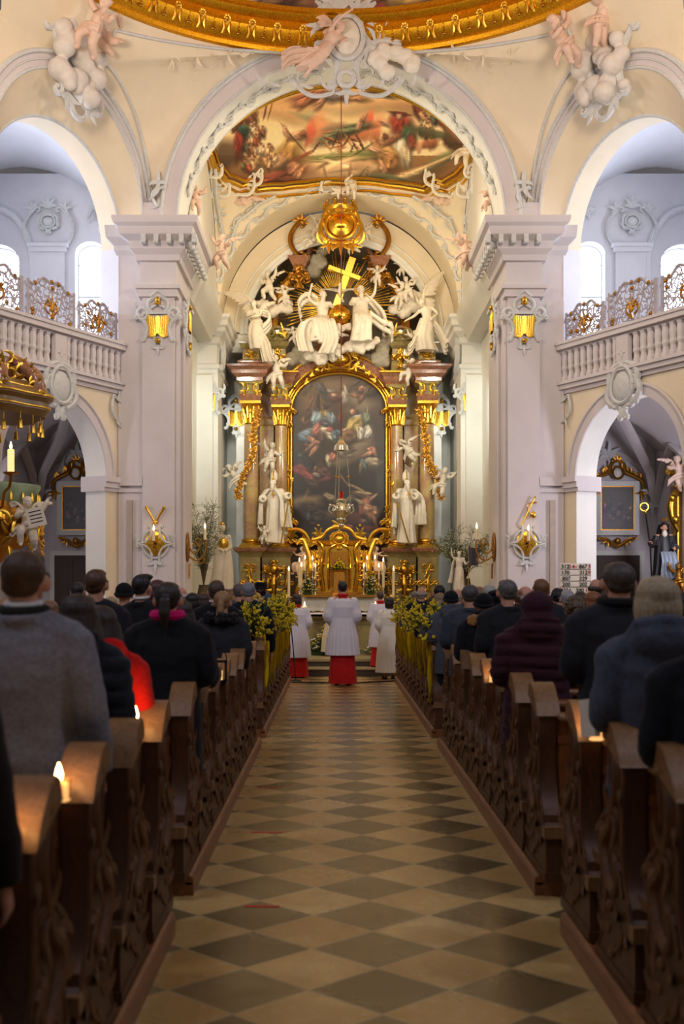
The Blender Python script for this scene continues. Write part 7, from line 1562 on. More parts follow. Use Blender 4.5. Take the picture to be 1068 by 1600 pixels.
def hair_mb(st):
    m = MB()
    if st in ('short', 'long', 'bob', 'pony', 'curly', 'flat'):
        m.ell((0, -.026, .036), (.0805, .094, .090), 18); m.ell((0, -.058, -.008), (.070, .044, .056), 14)
        for q in (-1, 1): m.tube([(q * .070, .02, .035), (q * .076, .012, .0), (q * .074, .012, -.018)], [.02, .012, .006], 6)
        m.ell((0, .02, .088), (.066, .066, .036), 12)
    if st == 'flat': m.ell((0, .02, .10), (.075, .085, .03), 12)
    if st == 'bald':
        m.tube([(.073, .02, .0), (.08, -.03, .01), (.06, -.085, .0), (0, -.105, -.005), (-.06, -.085, 0), (-.08, -.03, .01), (-.073, .02, .0)], [.012, .022, .028, .03, .028, .022, .012], 8); m.ell((0, -.075, -.035), (.062, .03, .045), 12)
    if st == 'bob':
        m.ell((0, -.032, -.02), (.104, .100, .105), 18); m.ell((0, -.03, -.08), (.10, .09, .05), 16); m.ell((0, -.03, .045), (.092, .10, .085), 16)
    if st == 'long':
        m.ell((0, -.03, .04), (.093, .10, .09), 16)
        m.tube([(0, -.03, .04), (0, -.06, -.08), (0, -.095, -.2), (.01, -.115, -.33)], [.088, .10, .10, .06], 16, flat=1.0, up=(1, 0, 0))
        for q in (-1, 1): m.tube([(q * .07, .0, .02), (q * .09, -.02, -.1), (q * .10, -.05, -.22), (q * .08, -.06, -.32)], [.03, .042, .045, .015], 10)
    if st == 'pony':
        m.tube([(0, -.11, .02), (0, -.145, .0), (.0, -.155, -.08), (.005, -.145, -.19)], [.022, .032, .036, .012], 10)
    if st == 'curly':
        rr = random.Random(6)
        for k in range(90):
            a, e = rr.uniform(0, 6.28), rr.uniform(-.6, 1.5); d = Vector((math.cos(a) * math.cos(e), math.sin(a) * math.cos(e), math.sin(e)))
            if d.y > .5 and d.z < .5: continue
            m.ell(Vector((0, -.026, .03)) + Vector((d.x * .088, d.y * .097, d.z * .096)), rr.uniform(.014, .024), 6)
    if st == 'beanie': m.ell((0, -.018, .045), (.094, .104, .088), 18); m.tube([(.092 * math.cos(t), -.02 + .104 * math.sin(t), .012 + .02 * math.sin(t)) for t in [2 * PI * i / 18 for i in range(19)]], .016, 8)
    if st == 'beret': m.ell((.01, -.02, .085), (.115, .118, .04), 18); m.ell((0, -.03, .03), (.085, .094, .07), 14); m.ell((0, -.06, -.03), (.072, .045, .05), 10)
    if st == 'brim':
        m.lathe([(.13, .035), (.135, .045), (.09, .05), (.088, .12), (.06, .135), (.0, .13)], (0, -.015, 0), 20); m.ell((0, -.05, -.02), (.08, .055, .06), 12)
    if st == 'hood':
        m.ell((0, -.03, .03), (.108, .118, .115), 18); m.ell((0, -.06, -.07), (.11, .10, .10), 16); m.ell((0, -.07, -.13), (.13, .10, .06), 14)
    return m
def strands(st):
    def f(co):
        a = math.atan2(co.x, co.y) ; return .0035 * noise.noise(Vector((a * 9, co.z * 8, 1))) + .0025 * noise.noise(Vector((a * 28, co.z * 10, 2)))
    return f
HAIR = {}
for st in ('short', 'flat', 'bald', 'bob', 'long', 'pony', 'curly', 'beanie', 'beret', 'brim', 'hood'): HAIR[st] = share(hair_mb(st), st, .0075, 1, strands(st))
MC = {}
def cm(c, kind='cloth'):
    k = (c, kind)
    if k not in MC: MC[k] = hairmat('hair_%d_%d_%d' % c, rgb(*c)) if kind == 'hair' else cloth('cloth_%d_%d_%d' % c, rgb(*c))
    return MC[k]
def add(name, me, mat, par, loc=(0, 0, 0), rz=0, sc=1.0):
    o = bpy.data.objects.new(name, me); COL.objects.link(o); o.parent = par; o.location = loc; o.rotation_euler = (0, 0, math.radians(rz)); o.scale = (sc,) * 3
    o.material_slots[0].link = 'OBJECT'; o.material_slots[0].material = mat; return o
HD = Vector(STAND['head'])
def person(px, ytop, D, coat, cc, hair, hc, label, tc=(26, 26, 30), turn=0, wide=1.0, extra=None, z0=PZ, grp='people standing in the pews', minh=1.42, skin=None):
    """px, ytop: crown of the head as seen in the photograph at distance D"""
    p = W(px, ytop, D)
    if abs(p.x) < 1.13:                                                     # keep everyone inside the pew, clear of its carved end
        sg = -1 if px < VX else 1; D = min(D * 1.13, max(D, (1.13 + sg * .16) * FP / abs(px - VX))); p = W(px, ytop, D); p.x = sg * max(1.13, abs(p.x))
    H = max(p.z - z0, minh); s_ = H / 1.735
    r_ = empty('person', (p.x, D, z0), math.radians(turn), label, 'person', grp); r_.scale = (s_ * wide, s_ * wide, s_)
    side = 'side' in coat
    bd = add('body', B_SIDE if side else B_FRONT, skin or M['skin'], r_)
    add('coat' if 'jacket' not in coat else 'jacket', COATS[coat], cm(cc), r_); add('trousers', TROUS, cm(tc), r_); add('shoes', SHOES, M['black'], r_)
    nm = {'beanie': 'knit_hat', 'beret': 'beret', 'brim': 'hat', 'hood': 'hood'}.get(hair, 'hair')
    h = add(nm, HAIR[hair], cm(hc) if nm != 'hair' else cm(hc, 'hair'), r_, HD)
    if extra: extra(r_)
    return r_
def x_collar(c, r=.068, z=1.495, th=.02, name='collar'):
    def f(r_):
        m = MB(); m.tube([(r * math.cos(t), -.01 + r * 1.0 * math.sin(t), z + .008 * math.sin(t)) for t in [2 * PI * i / 18 for i in range(19)]], th, 8); m.build(name, cm(c), r_)
    return f
def x_scarf(c): return x_collar(c, .078, 1.525, .034, 'scarf')
def x_fur(c):
    def f(r_):
        m = MB(); rr = random.Random(1)
        for i in range(70): t = rr.uniform(-2.9, -.25); m.ell((.15 * math.cos(t), -.03 + .15 * math.sin(t), 1.47 + rr.uniform(-.035, .035)), rr.uniform(.02, .034), 6)
        m.build('fur_trim', cm(c, 'hair'), r_)
    return f
def x_tie(c):
    def f(r_):
        m = MB(); m.tube([(.02 * math.cos(t), -.128 + .02 * math.sin(t), 1.625) for t in [2 * PI * i / 12 for i in range(13)]], .008, 6); m.build('hair_tie', cm(c), r_)
    return f
def x_white(r_): x_collar((228, 226, 222), .060, 1.535, .013, 'shirt_collar')(r_); x_collar((30, 34, 30), .076, 1.51, .02, 'coat_collar')(r_)
def x_book(r_):
    m = MB(); m.xf = Matrix.Translation((-.245, .14, 1.10)) @ Euler((-.15, 0, .1)).to_matrix().to_4x4(); m.box(-.012, .012, -.07, .09, -.085, .085); m.build('hymn_sheet', M['paper'], r_)
dk, nv_, gy = (26, 24, 28), (30,32,38), (62, 62, 66)
# left side, nearest first
person(-150, 905, 2.85, 'coat_side', (36, 26, 24), 'short', (40, 28, 20), 'person in a dark brown jacket cut off by the left picture edge')
person(38, 862, 4.25, 'jacket_side', (128, 126, 134), 'short', (64, 42, 24), 'man in a grey wool jacket with short brown hair, nearest on the left', turn=-3, wide=1.06, extra=x_white)
person(124, 930, 4.98, 'puffer', (36, 37, 44), 'long', (44, 30, 22), 'woman with long dark brown hair in a blue-black jacket beside the grey jacket', turn=-12, wide=1.0)
person(158, 948, 5.28, 'hooded', (206, 26, 20), 'long', (36, 26, 22), 'person in a bright red hooded coat mostly hidden by the long haired woman', wide=1.02)
person(262, 910, 6.70, 'coat', (24, 24, 28), 'pony', (38, 28, 22), 'woman with ponytail and pink scarf in a black coat', wide=1.08, extra=lambda r_: (x_scarf((214, 20, 110))(r_), x_tie((120, 130, 150))(r_)))
person(150, 890, 8.15, 'coat_side', (28, 28, 34), 'short', (70, 44, 26), 'tall man with short brown hair in a dark coat behind the red coat', turn=-8, skin=None)
person(283, 938, 7.45, 'coat', (34, 34, 38), 'long', (42, 32, 26), 'woman with long dark hair just right of the pink scarf')
person(362, 924, 8.86, 'jacket', (44, 44, 48), 'pony', (128, 96, 60), 'woman with light brown ponytail in a dark grey jacket with black fur collar', wide=1.05, extra=x_fur((16, 14, 16)))
person(222, 898, 9.55, 'jacket_side', (22, 22, 26), 'flat', (24, 20, 20), 'man with black flat-cropped hair and white collar in a black suit', turn=-28, extra=x_collar((226, 226, 226), .062, 1.535, .012, 'shirt_collar'))
person(246, 907, 10.25, 'coat', (34, 30, 34), 'bob', (70, 34, 34), 'woman with dark red bob behind the ponytailed woman')
person(338, 907, 10.3, 'coat_side', (22, 22, 26), 'short', (66, 48, 36), 'man with short brown hair in a black coat, centre of the left pews', extra=x_collar((200, 196, 190), .062, 1.535, .012, 'shirt_collar'))
person(194, 912, 11.0, 'coat', (20, 20, 24), 'beanie', (18, 18, 22), 'person in a black knit hat left of the white collared man')
person(388, 910, 11.7, 'coat_side', (22, 24, 30), 'short', (112, 112, 118), 'grey haired man in a black coat near the left aisle end', wide=1.05)
person(121, 910, 12.9, 'coat', dk, 'short', (34, 26, 24), 'dark haired person left of the tall man, seen between shoulders')
for a in ((283, 917, 13.0, (60, 52, 50), 'bald', (170, 160, 150), 'pale balding head beyond the pink scarf'), (301, 927, 12.4, (24, 24, 28), 'bob', (24, 20, 22), 'small black haired head left of the brown haired man'), (318, 927, 13.6, (150, 146, 140), 'bob', (60, 42, 32), 'brown haired head with pale collar behind the left pews'),
          (373, 912, 14.2, (90, 80, 84), 'short', (84, 72, 74), 'brownish grey head behind the light ponytail'), (407, 911, 14.6, dk, 'brim', (22, 20, 22), 'person in a dark brimmed hat beside the grey haired man'), (401, 925, 13.5, (70, 60, 60), 'bald', (190, 150, 130), 'bald man with reddish head near the left aisle'), (412, 936, 13.0, (110, 88, 50), 'bob', (146, 112, 70), 'person with fair hair in a mustard brown coat by the left flowers'),
          (426, 928, 14.9, (24, 28, 36), 'beanie', (58, 84, 100), 'person in a blue knit hat and black coat by the left flowers'), (272, 924, 15.5, (60, 56, 56), 'short', (110, 96, 84), 'distant brown head far back in the left pews'), (174, 938, 14.3, (90, 76, 60), 'bob', (150, 126, 96), 'distant fair head low between the left shoulders'), (6, 942, 11.0, (50, 40, 36), 'bob', (130, 96, 66), 'brown head low at the left picture edge'), (78, 940, 9.6, (60, 48, 40), 'bob', (112, 80, 56), 'brown haired head just right of the grey jacket man'),
          (340, 930, 16.3, (70, 70, 76), 'bald', (150, 140, 130), 'tiny grey head far ahead in the left pews'), (392, 925, 17.0, (50, 50, 56), 'short', (60, 44, 38), 'tiny brown head furthest ahead in the left pews')):
    person(a[0], a[1], a[2], 'coat', a[3], a[4], a[5], a[6])
# right side
person(1112, 930, 3.75, 'coat', (24, 26, 34), 'bob', (30, 24, 22), 'person in dark navy cut off by the right picture edge')
person(1025, 903, 4.35, 'hooded', (76, 82, 98), 'bob', (150, 134, 108), 'woman with ash blonde bob in a blue-grey tweed hooded jacket, nearest on the right', turn=4, wide=1.04, extra=x_book)
person(966, 879, 6.35, 'coat', (32, 34, 42), 'short', (58, 50, 46), 'tall man with short dark greying hair in a charcoal overcoat', wide=1.16, extra=x_collar((14, 14, 18), .085, 1.51, .03, 'fur_collar'))
person(1066, 925, 7.5, 'coat', dk, 'short', (26, 22, 22), 'dark haired head at the right picture edge beyond the blonde bob')
person(838, 928, 7.35, 'puffer', (58, 26, 36), 'hood', (58, 26, 38), 'person in a maroon quilted jacket with the hood up', wide=1.14)
person(898, 934, 8.9, 'coat', (70, 60, 44), 'curly', (74, 58, 40), 'person with short curly brown hair left of the charcoal overcoat')
person(820, 915, 9.6, 'jacket', (34, 28, 26), 'bald', (140, 130, 120), 'balding grey haired man behind the maroon hood', turn=12)
person(792, 906, 9.55, 'coat', (30, 30, 34), 'short', (76, 74, 72), 'man with dark grey hair in a black leather coat', turn=10, wide=1.06)
person(755, 928, 9.0, 'hooded', (24, 26, 32), 'beanie', (16, 16, 20), 'person in a black hat with brown fur hood trim', extra=x_fur((156, 112, 62)), wide=1.02)
person(734, 914, 10.3, 'jacket', (58, 62, 72), 'short', (62, 58, 58), 'man with greying dark hair in a slate blue jacket', turn=-8, wide=1.1)
person(845, 905, 10.9, 'coat', (40, 40, 44), 'short', (98, 62, 34), 'man with reddish brown hair beyond the balding man')
person(925, 925, 10.0, 'coat', (50, 40, 36), 'bob', (112, 66, 32), 'person with auburn hair between the board and the tall man')
person(704, 924, 11.6, 'hooded', (78, 80, 88), 'beanie', (20, 20, 24), 'person in a black knit hat and grey coat by the right aisle')
person(886, 922, 11.8, 'coat', (56, 58, 62), 'short', (136, 136, 138), 'grey haired head under the number board')
for a in ((764, 914, 12.2, (60, 60, 66), 'short', (146, 142, 136), 'light grey haired head behind the black hat'), (776, 922, 11.4, (26, 26, 30), 'beret', (20, 18, 22), 'person in a black beret in the right pews'), (906, 925, 12.6, (40, 36, 36), 'bob', (48, 38, 34), 'dark haired head right below the number board'), (930, 904, 13.0, dk, 'bald', (50, 42, 40), 'man with thinning dark hair right of the number board'),
          (672, 931, 13.2, (28, 28, 34), 'bob', (60, 42, 34), 'woman with chin length brown hair beside the right flowers'), (687, 927, 13.9, (90, 84, 80), 'long', (120, 96, 72), 'fair long haired head next to the brown bob'), (686, 914, 14.8, dk, 'short', (16, 16, 18), 'black haired man far along the right pews'), (658, 917, 15.3, (26, 28, 34), 'bald', (130, 124, 118), 'balding grey man nearest the altar on the right'),
          (646, 924, 16.1, (84, 88, 98), 'short', (90, 84, 80), 'small grey coated person just right of the altar servers'), (748, 917, 13.8, (60, 54, 54), 'short', (120, 84, 60), 'small brown head beside the slate blue jacket man'), (871, 921, 14.0, (24, 24, 30), 'curly', (24, 22, 24), 'black curly head left of the number board'), (715, 920, 15.8, (70, 70, 76), 'bald', (140, 130, 124), 'distant bare head above the grey coat'), (810, 922, 13.8, (60, 60, 60), 'short', (70, 66, 64), 'distant dark grey head between the leather coat and the reddish hair')):
    person(a[0], a[1], a[2], 'coat', a[3], a[4], a[5], a[6])
# ---------------------------------------------------------------- altar servers and priest
def surplice(hem, w0, fat=1.0, sleeve=True, col='surplice_white', J=STAND):
    m = MB()
    def pleat(a, t): return 1 + .035 * t * math.sin(22 * a + .8 * math.sin(3 * a))
    L = [(hem, w0, w0 * .78), ((hem + 1.1) / 2, w0 * .88, w0 * .68), (1.12, .185, .14), (1.3, .20, .145), (1.40, .175, .115), (1.455, .10, .085), (1.475, .078, .074)]
    rings = []
    for i, (z, rx, ry) in enumerate(L):
        t = max(0, min(1, (1.3 - z) / .5)); rings.append([(rx * fat * pleat(2 * PI * k / 88, t) * math.cos(2 * PI * k / 88), ry * fat * pleat(2 * PI * k / 88, t) * math.sin(2 * PI * k / 88) - .01, z) for k in range(88)])
    m.ringloft(rings)
    if sleeve:
        for s_ in ('R', 'L'):
            a, b, c = Vector(J['sh' + s_]), Vector(J['el' + s_]), Vector(J['wr' + s_]); m.ell(a, .075, 10); limb(m, [a, a.lerp(b, .5), b, b.lerp(c, .75)], [.076, .082, .088, .098], 5, 14); m.tube([b + Vector((0, 0, -.02)), b.lerp(c, .6) + Vector((0, 0, -.12))], [.07, .05], 10)
    return m
def cassock(hem):
    m = MB()
    rings = []
    for z, rx, ry in ((hem, .235, .19), (.3, .215, .17), (.6, .19, .15), (.95, .16, .12), (1.3, .16, .11), (1.47, .075, .07)):
        rings.append([(rx * (1 + .05 * (1 - z) * math.sin(7 * a)) * math.cos(a), ry * (1 + .05 * (1 - z) * math.sin(7 * a)) * math.sin(a) - .01, z) for a in [2 * PI * k / 56 for k in range(56)]])
    m.ringloft(rings); return m
M['linen'] = cloth('white_linen', rgb(214, 210, 220), .8, 160, .05, var=.04); M['alb'] = cloth('cream_linen', rgb(220, 216, 202), .8, 160, .1, var=.06); M['red_cloth'] = cloth('scarlet_cloth', rgb(186, 26, 24), .7, 30, .1, var=.1); M['chasuble'] = cloth('beige_silk', rgb(222, 204, 168), .6, 40, .1)
def server(px, ytop, D, hem, z0, label, hair, hc, w0=.30, red=True, wide=1.0, turn=0):
    p = W(px, ytop, D); s_ = (p.z - z0) / 1.735
    r_ = empty('person', (p.x, D, z0), math.radians(turn), label, 'person', 'altar servers'); r_.scale = (s_ * wide, s_ * wide, s_)
    add('body', B_FRONT, M['skin'], r_); add('shoes', SHOES, M['black'], r_)
    if red: cassock(.03).build('red_cassock', M['red_cloth'], r_)
    surplice(hem, w0).build('white_surplice' if red else 'white_alb', M['linen'] if red else M['alb'], r_, fuse=.009, soft=1)
    if red:
        m = MB(); m.tube([(.072 * math.cos(t), -.01 + .07 * math.sin(t), 1.50) for t in [2 * PI * i / 16 for i in range(17)]], .026, 8); m.ell((0, -.07, 1.45), (.08, .03, .04), 10); m.build('red_collar', M['red_cloth'], r_)
    add('hair', HAIR[hair], cm(hc, 'hair'), r_, HD); return r_
server(535, 908, 19.4, .50, .0, 'tall altar server in pleated white surplice over a red cassock, middle of the aisle', 'short', (26, 20, 20), .29)
server(464, 928, 21.0, .42, .0, 'short altar server in white surplice and red cassock at the left end of the aisle', 'bob', (44, 32, 26), .29)
server(594, 924, 21.8, .46, .14, 'altar server in red cassock half hidden by the girl in the white alb', 'short', (60, 48, 40), .28)
server(608, 933, 20.7, .14, .0, 'girl with dark bobbed hair in a long white alb on the right', 'bob', (24, 20, 22), .30, red=False, turn=8)
r_ = server(521, 930, 22.9, .12, .285, 'priest in a beige chasuble standing behind the tall altar server', 'bald', (40, 34, 32), .36, red=False)
r_['group'] = 'altar servers'
for c in list(r_.children):
    if c.name.startswith('white_alb'): c.name = 'chasuble'; c.data.materials[0] = M['chasuble']
# ================================================================= PEOPLE'S ALTAR, FLOWERS
pa = empty('communion_table', (0, 24.0, .285), 0, 'free-standing stone altar with white cloth edge behind the servers', 'altar table')
m = MB(); m.rstack(-1.0, 1.0, 23.7, 24.5, [(0, .285), (0, .36), (-.06, .4), (-.06, .98), (.02, 1.03)]); part(m, 'stone_body', M['marble_green'], pa, smooth=False)
m = MB(); m.box(-1.1, 1.1, 23.6, 24.6, 1.03, 1.09); part(m, 'table_slab', M['marble_dark'], pa, smooth=False)
m = MB(); m.slab(lambda u, v: Vector((-1.12 + 2.24 * u, 24.6 - 1.02 * min(v / .8, 1), 1.10 - (max(v - .8, 0) * .2))), 30, 12, (0, -.0, .012)); o = m.build('altar_cloth', M['linen']); tag(o, 'narrow white cloth covering the free-standing altar', 'tablecloth')
def flowerpile(cx, cy, cz_, w_, d_, h, seed, label, mix_=('yellow', 'white_blossom')):
    rr = random.Random(seed); r_ = empty('flower_arrangement', (cx, cy, cz_), 0, label, 'flowers'); g = MB(); F_ = {k: MB() for k in mix_}
    for k in range(150):
        x, y = rr.gauss(0, .4) * w_ / 2, rr.gauss(0, .4) * d_ / 2; z = h * rr.uniform(.15, 1) * max(.2, 1 - abs(x) / w_ * 1.6); a = rr.uniform(0, 6.28)
        g.tube([(x * .4, y * .4, 0), (x, y, z)], .004, 4); dd = Vector((math.cos(a), math.sin(a), .3)); p = Vector((x, y, z)); g.tube([p, p + dd * .05, p + dd * .09], [.006, .018, .002], 5, flat=.35)
        if k % 2 == 0: f = F_[mix_[(k // 2) % len(mix_)]]; f.ell(p + Vector((0, -.02, .02)), (.028, .028, .018), 7)
    g.lathe([(w_ * .18, 0), (w_ * .22, .05), (w_ * .16, .06)], (0, 0, 0), 12); g.build('greenery', M['leaf'], r_)
    for k, f in F_.items(): f.build('yellow_flowers' if k == 'yellow' else 'white_flowers', M[k], r_)
    return r_
flowerpile(-.45, 23.2, .285, .9, .4, .42, 1, 'yellow and white flowers on the floor left before the free-standing altar'); flowerpile(.78, 23.2, .285, .8, .4, .4, 2, 'yellow and white flowers on the floor right before the free-standing altar')
flowerpile(-.28, 23.45, .285, .35, .3, .95, 7, 'tall yellow spray left of the priest', ('yellow',)); flowerpile(-.88, 32.1, 1.45, .5, .25, .6, 3, 'small flower arrangement left on the rear altar table'); flowerpile(.88, 32.1, 1.45, .5, .25, .6, 4, 'small flower arrangement right on the rear altar table')
flowerpile(.0, 33.0, 2.15, .5, .2, .3, 5, 'yellow bouquet standing before the tabernacle door', ('yellow',)); flowerpile(1.1, 23.0, .285, .3, .3, 1.3, 8, 'tall yellow spray at the right of the free-standing altar', ('yellow',))
m = MB(); m.rstack(-.2, .2, 32.9, 33.2, [(0, 1.45), (-.03, 1.5), (-.05, 2.1), (0, 2.16)]); o = m.build('flower_pedestal', M['gold_dark'], smooth=False); tag(o, 'small gilded stand under the bouquet at the tabernacle', 'stand')
for px, D, zb, lb in ((475.5, 23.9, 1.105, 'small candle at the left of the free-standing altar'), (586, 23.9, 1.105, 'small candle at the right of the free-standing altar')):
    p = W(px, 900, D); c = Vector((p.x, D, zb)); rc = empty('table_candle', c, 0, lb, 'candle'); m = MB(); m.lathe([(.04, 0), (.04, .16), (.02, .17)], c, 14); part(m, 'wax', M['wax_glow'], rc); m = MB(); m.lathe([(.003, .16), (.016, .19), (.001, .25)], c, 8); part(m, 'flame', M['flame'], rc)
m = MB(); c = W(531, 962, 24.0); c.z = 1.105; m.box(c.x - .035, c.x + .035, 23.95, 24.02, 1.105, 2.2 - .4); o = m.build('altar_post', M['marble_dark'], smooth=False)
tag(o, 'upright dark post standing behind the head of the tall server', 'post')
# ================================================================= HANGING LAMP
c = Vector((.03, 29.0, 0)); L_ = empty('sanctuary_lamp', (c.x, c.y, 3.5), 0, 'ornate silver hanging lamp on three chains in front of the altar painting', 'lamp')
zz = lambda y: CZ + (VY - y) * 29.0 / FP
m = MB(); m.tube([c + Vector((0, 0, vz(.03, 29.0) - .05)), c + Vector((0, 0, zz(700)))], .011, 6); part(m, 'red_cord', M['cord'] if 'cord' in M else simple('red_cord', rgb(120, 50, 40), .7), L_)
m = MB(); m.lathe([(.02, zz(686)), (.08, zz(689)), (.11, zz(693)), (.17, zz(696)), (.19, zz(704)), (.17, zz(704)), (.15, zz(698)), (.01, zz(697))], c, 20); m.ell(c + Vector((0, 0, zz(688))), .035, 8); part(m, 'canopy', M['silver'], L_)
for k in range(3):
    a = PI / 2 + k * 2 * PI / 3 + .3; d = Vector((math.cos(a), math.sin(a), 0)); m = MB()
    P0, P1 = c + d * .14 + Vector((0, 0, zz(703))), c + d * .24 + Vector((0, 0, zz(786)))
    for q in range(40): t = q / 39; m.ell(P0.lerp(P1, t), (.009, .009, .02), 5)
    part(m, 'chain', M['silver'], L_); m = MB(); m.lathe([(.0, .03), (.05, -.02), (.03, -.03)], P0.lerp(P1, .5), 8); part(m, 'gold_bell', M['gold'], L_)
m = MB(); z1 = zz(797); m.lathe([(.10, z1 + .28), (.13, z1 + .24), (.12, z1 + .16), (.22, z1 + .06), (.25, z1 - .02), (.2, z1 - .12), (.10, z1 - .20), (.12, z1 - .24), (.06, z1 - .34), (.08, z1 - .38), (.02, z1 - .46)], c, 24, lambda a, z: 1 + .05 * math.sin(8 * a))
for k in range(6):
    a = k * PI / 3 + .2; d = Vector((math.cos(a), math.sin(a), 0)); m.tube([c + d * (.22 + .10 * math.cos(t)) + Vector((0, 0, z1 + .02 + .10 * math.sin(t))) for t in [j * .55 - 1.5 for j in range(10)]], .022, 6); m.ell(c + d * .28 + Vector((0, 0, z1 + .12)), .04, 8)
part(m, 'lamp_bowl', M['silver'], L_)
m = MB(); m.lathe([(.05, z1 + .2), (.06, z1 + .46), (.05, z1 + .46)], c, 12); part(m, 'red_glass', M['glass_red'], L_)
# ================================================================= NUMBER BOARD
bx0, bx1 = W(875, 880, 23.5).x, W(923, 880, 23.5).x; zt_, zb_ = W(875, 880, 23.5).z, W(875, 944, 23.5).z
nb = empty('number_board', ((bx0 + bx1) / 2, 23.5, 0), 0, 'white board listing hymn numbers in black and red, right of the aisle', 'sign')
m = MB(); m.box(bx0, bx1, 23.5, 23.54, zb_, zt_); part(m, 'board', M['paper'], nb, smooth=False); m = MB(); m.box((bx0 + bx1) / 2 - .03, (bx0 + bx1) / 2 + .03, 23.54, 23.6, 0, zt_ - .2); m.box((bx0 + bx1) / 2 - .3, (bx0 + bx1) / 2 + .3, 23.4, 23.7, 0, .04); part(m, 'stand', M['door_wood'], nb, smooth=False)
rh = .121
m = MB()
for k in range(1, 5): m.box(bx0, bx1, 23.492, 23.5, zt_ - k * rh - .004, zt_ - k * rh + .004)
part(m, 'row_line', M['ink'], nb, smooth=False)
def text(s_, x, z, size, mat, name='number'):
    cu = bpy.data.curves.new('t', 'FONT'); cu.body = s_; cu.size = size; cu.extrude = .003; cu.offset = .001; to = bpy.data.objects.new('t', cu); COL.objects.link(to)
    me = bpy.data.meshes.new_from_object(to.evaluated_get(bpy.context.evaluated_depsgraph_get())); bpy.data.objects.remove(to); me.name = name; me.materials.clear(); me.materials.append(mat)
    me.transform(Matrix.Translation((x, 23.492, z)) @ Matrix.Rotation(PI / 2, 4, 'X')); o = bpy.data.objects.new(name, me); COL.objects.link(o); o.parent = nb; o.matrix_parent_inverse = Matrix.Translation(-Vector(nb.location)); return o
wb = bx1 - bx0
for r0, items in enumerate(((('312', .02, 0), ('2', .26, 1), ('4', .38, 1), ('T', .485, 2), ('867', .61, 0), ('3', .90, 1)), (('170', .03, 0), ('312', .62, 0), ('9', .90, 1)), (('807', .06, 0), ('329', .61, 0)), (('200', .06, 0), ('202', .61, 0)), (('324', .08, 0), ('380', .50, 0), ('1', .80, 1), ('T', .89, 2)))):
    for tx, fx, k in items: text(tx, bx0 + fx * wb, zt_ - (r0 + .86) * rh, .112 if k < 2 else .06, M['ink'] if k == 0 else M['ink_red'])
# ================================================================= PULPIT AT THE LEFT EDGE
pc = Vector((-6.30, 20.2, 0)); pu = empty('pulpit', (pc.x, pc.y, 2.0), 0, 'gilded rococo pulpit with tasselled green valance at the left picture edge', 'pulpit')
zf = lambda y: CZ + (VY - y) * 20.0 / FP
def loop(R_, z, n=48, k=6, am=.06): return [pc + Vector((R_ * (1 + am * math.cos(k * a)) * math.cos(a), R_ * (1 + am * math.cos(k * a)) * math.sin(a), z)) for a in [2 * PI * i / n for i in range(n)]]
cp_ = empty('pulpit_canopy', (pc.x, pc.y, zf(650)), 0, 'carved canopy with gold tassels over the pulpit at the left picture edge', 'canopy')
m = MB(); m.ringloft([loop(1.02, zf(650)), loop(1.1, zf(640)), loop(1.08, zf(628)), loop(1.16, zf(622)), loop(1.14, zf(615)), loop(.98, zf(602)), loop(.9, zf(596))]); part(m, 'cornice', M['canopy_wood'] if 'canopy_wood' in M else simple('canopy_wood', rgb(120, 92, 52), .35), cp_, ang=30)
m = MB()
for z, R_ in ((636, 1.10), (618, 1.16), (606, 1.02)): L2 = loop(R_, zf(z)); m.tube(L2 + [L2[0]], .02, 6)
part(m, 'gilt_fillet', M['gold'], cp_)
for k in range(8):
    a = k * PI / 4 - .2; P = [pc + Vector((R_ * math.cos(a), R_ * math.sin(a), zf(z))) for R_, z in ((1.05, 612), (1.0, 590), (.78, 572), (.55, 560), (.5, 575), (.62, 586))]; m = MB(); m.tube(bez(P), [.10, .12, .11, .09, .07, .05], 10); part(m, 'volute', M['marble_red'], cp_)
    m = MB(); rr = random.Random(k)
    for b in bez(P)[::2]: m.ell(b + Vector((0, 0, .09)), .035, 6); m.xf = frame(b + Vector((.03, -.09, .02)), (1, 0, 0), (0, -1, 0)); leaf(m, (0, 0), rr.uniform(0, 6.28), .2, .035, 1); leaf(m, (0, 0), rr.uniform(0, 6.28), .14, .03, -1); m.xf = Matrix.Identity(4)
    part(m, 'gilt_leaf', M['gold'], cp_)
for k in range(20):
    a = 2 * PI * k / 20; q = pc + Vector((1.0 * math.cos(a), 1.0 * math.sin(a), zf(652))); m = MB(); m.tube([q + Vector((0, 0, .05)), q + Vector((0, 0, -.08 - .05 * (k % 2)))], .008, 5); m.lathe([(.012, 0), (.035, -.02), (.03, -.05), (.045, -.16), (.01, -.165)], q + Vector((0, 0, -.08 - .05 * (k % 2))), 8); part(m, 'tassel', M['gold'], cp_)
m = MB(); m.ringloft([loop(.60, zf(858)), loop(.92, zf(840)), loop(1.0, zf(815)), loop(.82, zf(790)), loop(.80, zf(772)), loop(.9, zf(765)), loop(.92, zf(758))]); m.tube([pc + Vector((0, 0, zf(858))), pc + Vector((0, 0, zf(900)))], [.5, .1], 16); part(m, 'pulpit_body', M['gold_dark'], pu, ang=30)
m = MB(); m.ringloft([loop(.80, zf(792), 72, 12, .05), loop(.92, zf(772), 72, 12, .02), loop(.97, zf(762), 72, 6, .02), loop(.97, zf(757), 72, 6, .02)]); part(m, 'green_valance', simple('green_valance', rgb(150, 172, 138), .6, var=.2), pu, ang=30)
for k in range(24):
    a = 2 * PI * k / 24; q = pc + Vector((.95 * math.cos(a), .95 * math.sin(a), zf(776))); m = MB(); m.lathe([(.01, .06), (.03, 0), (.035, -.09), (.01, -.1)], q, 8); part(m, 'tassel', M['gold'], pu)
m = MB(); rr = random.Random(8)
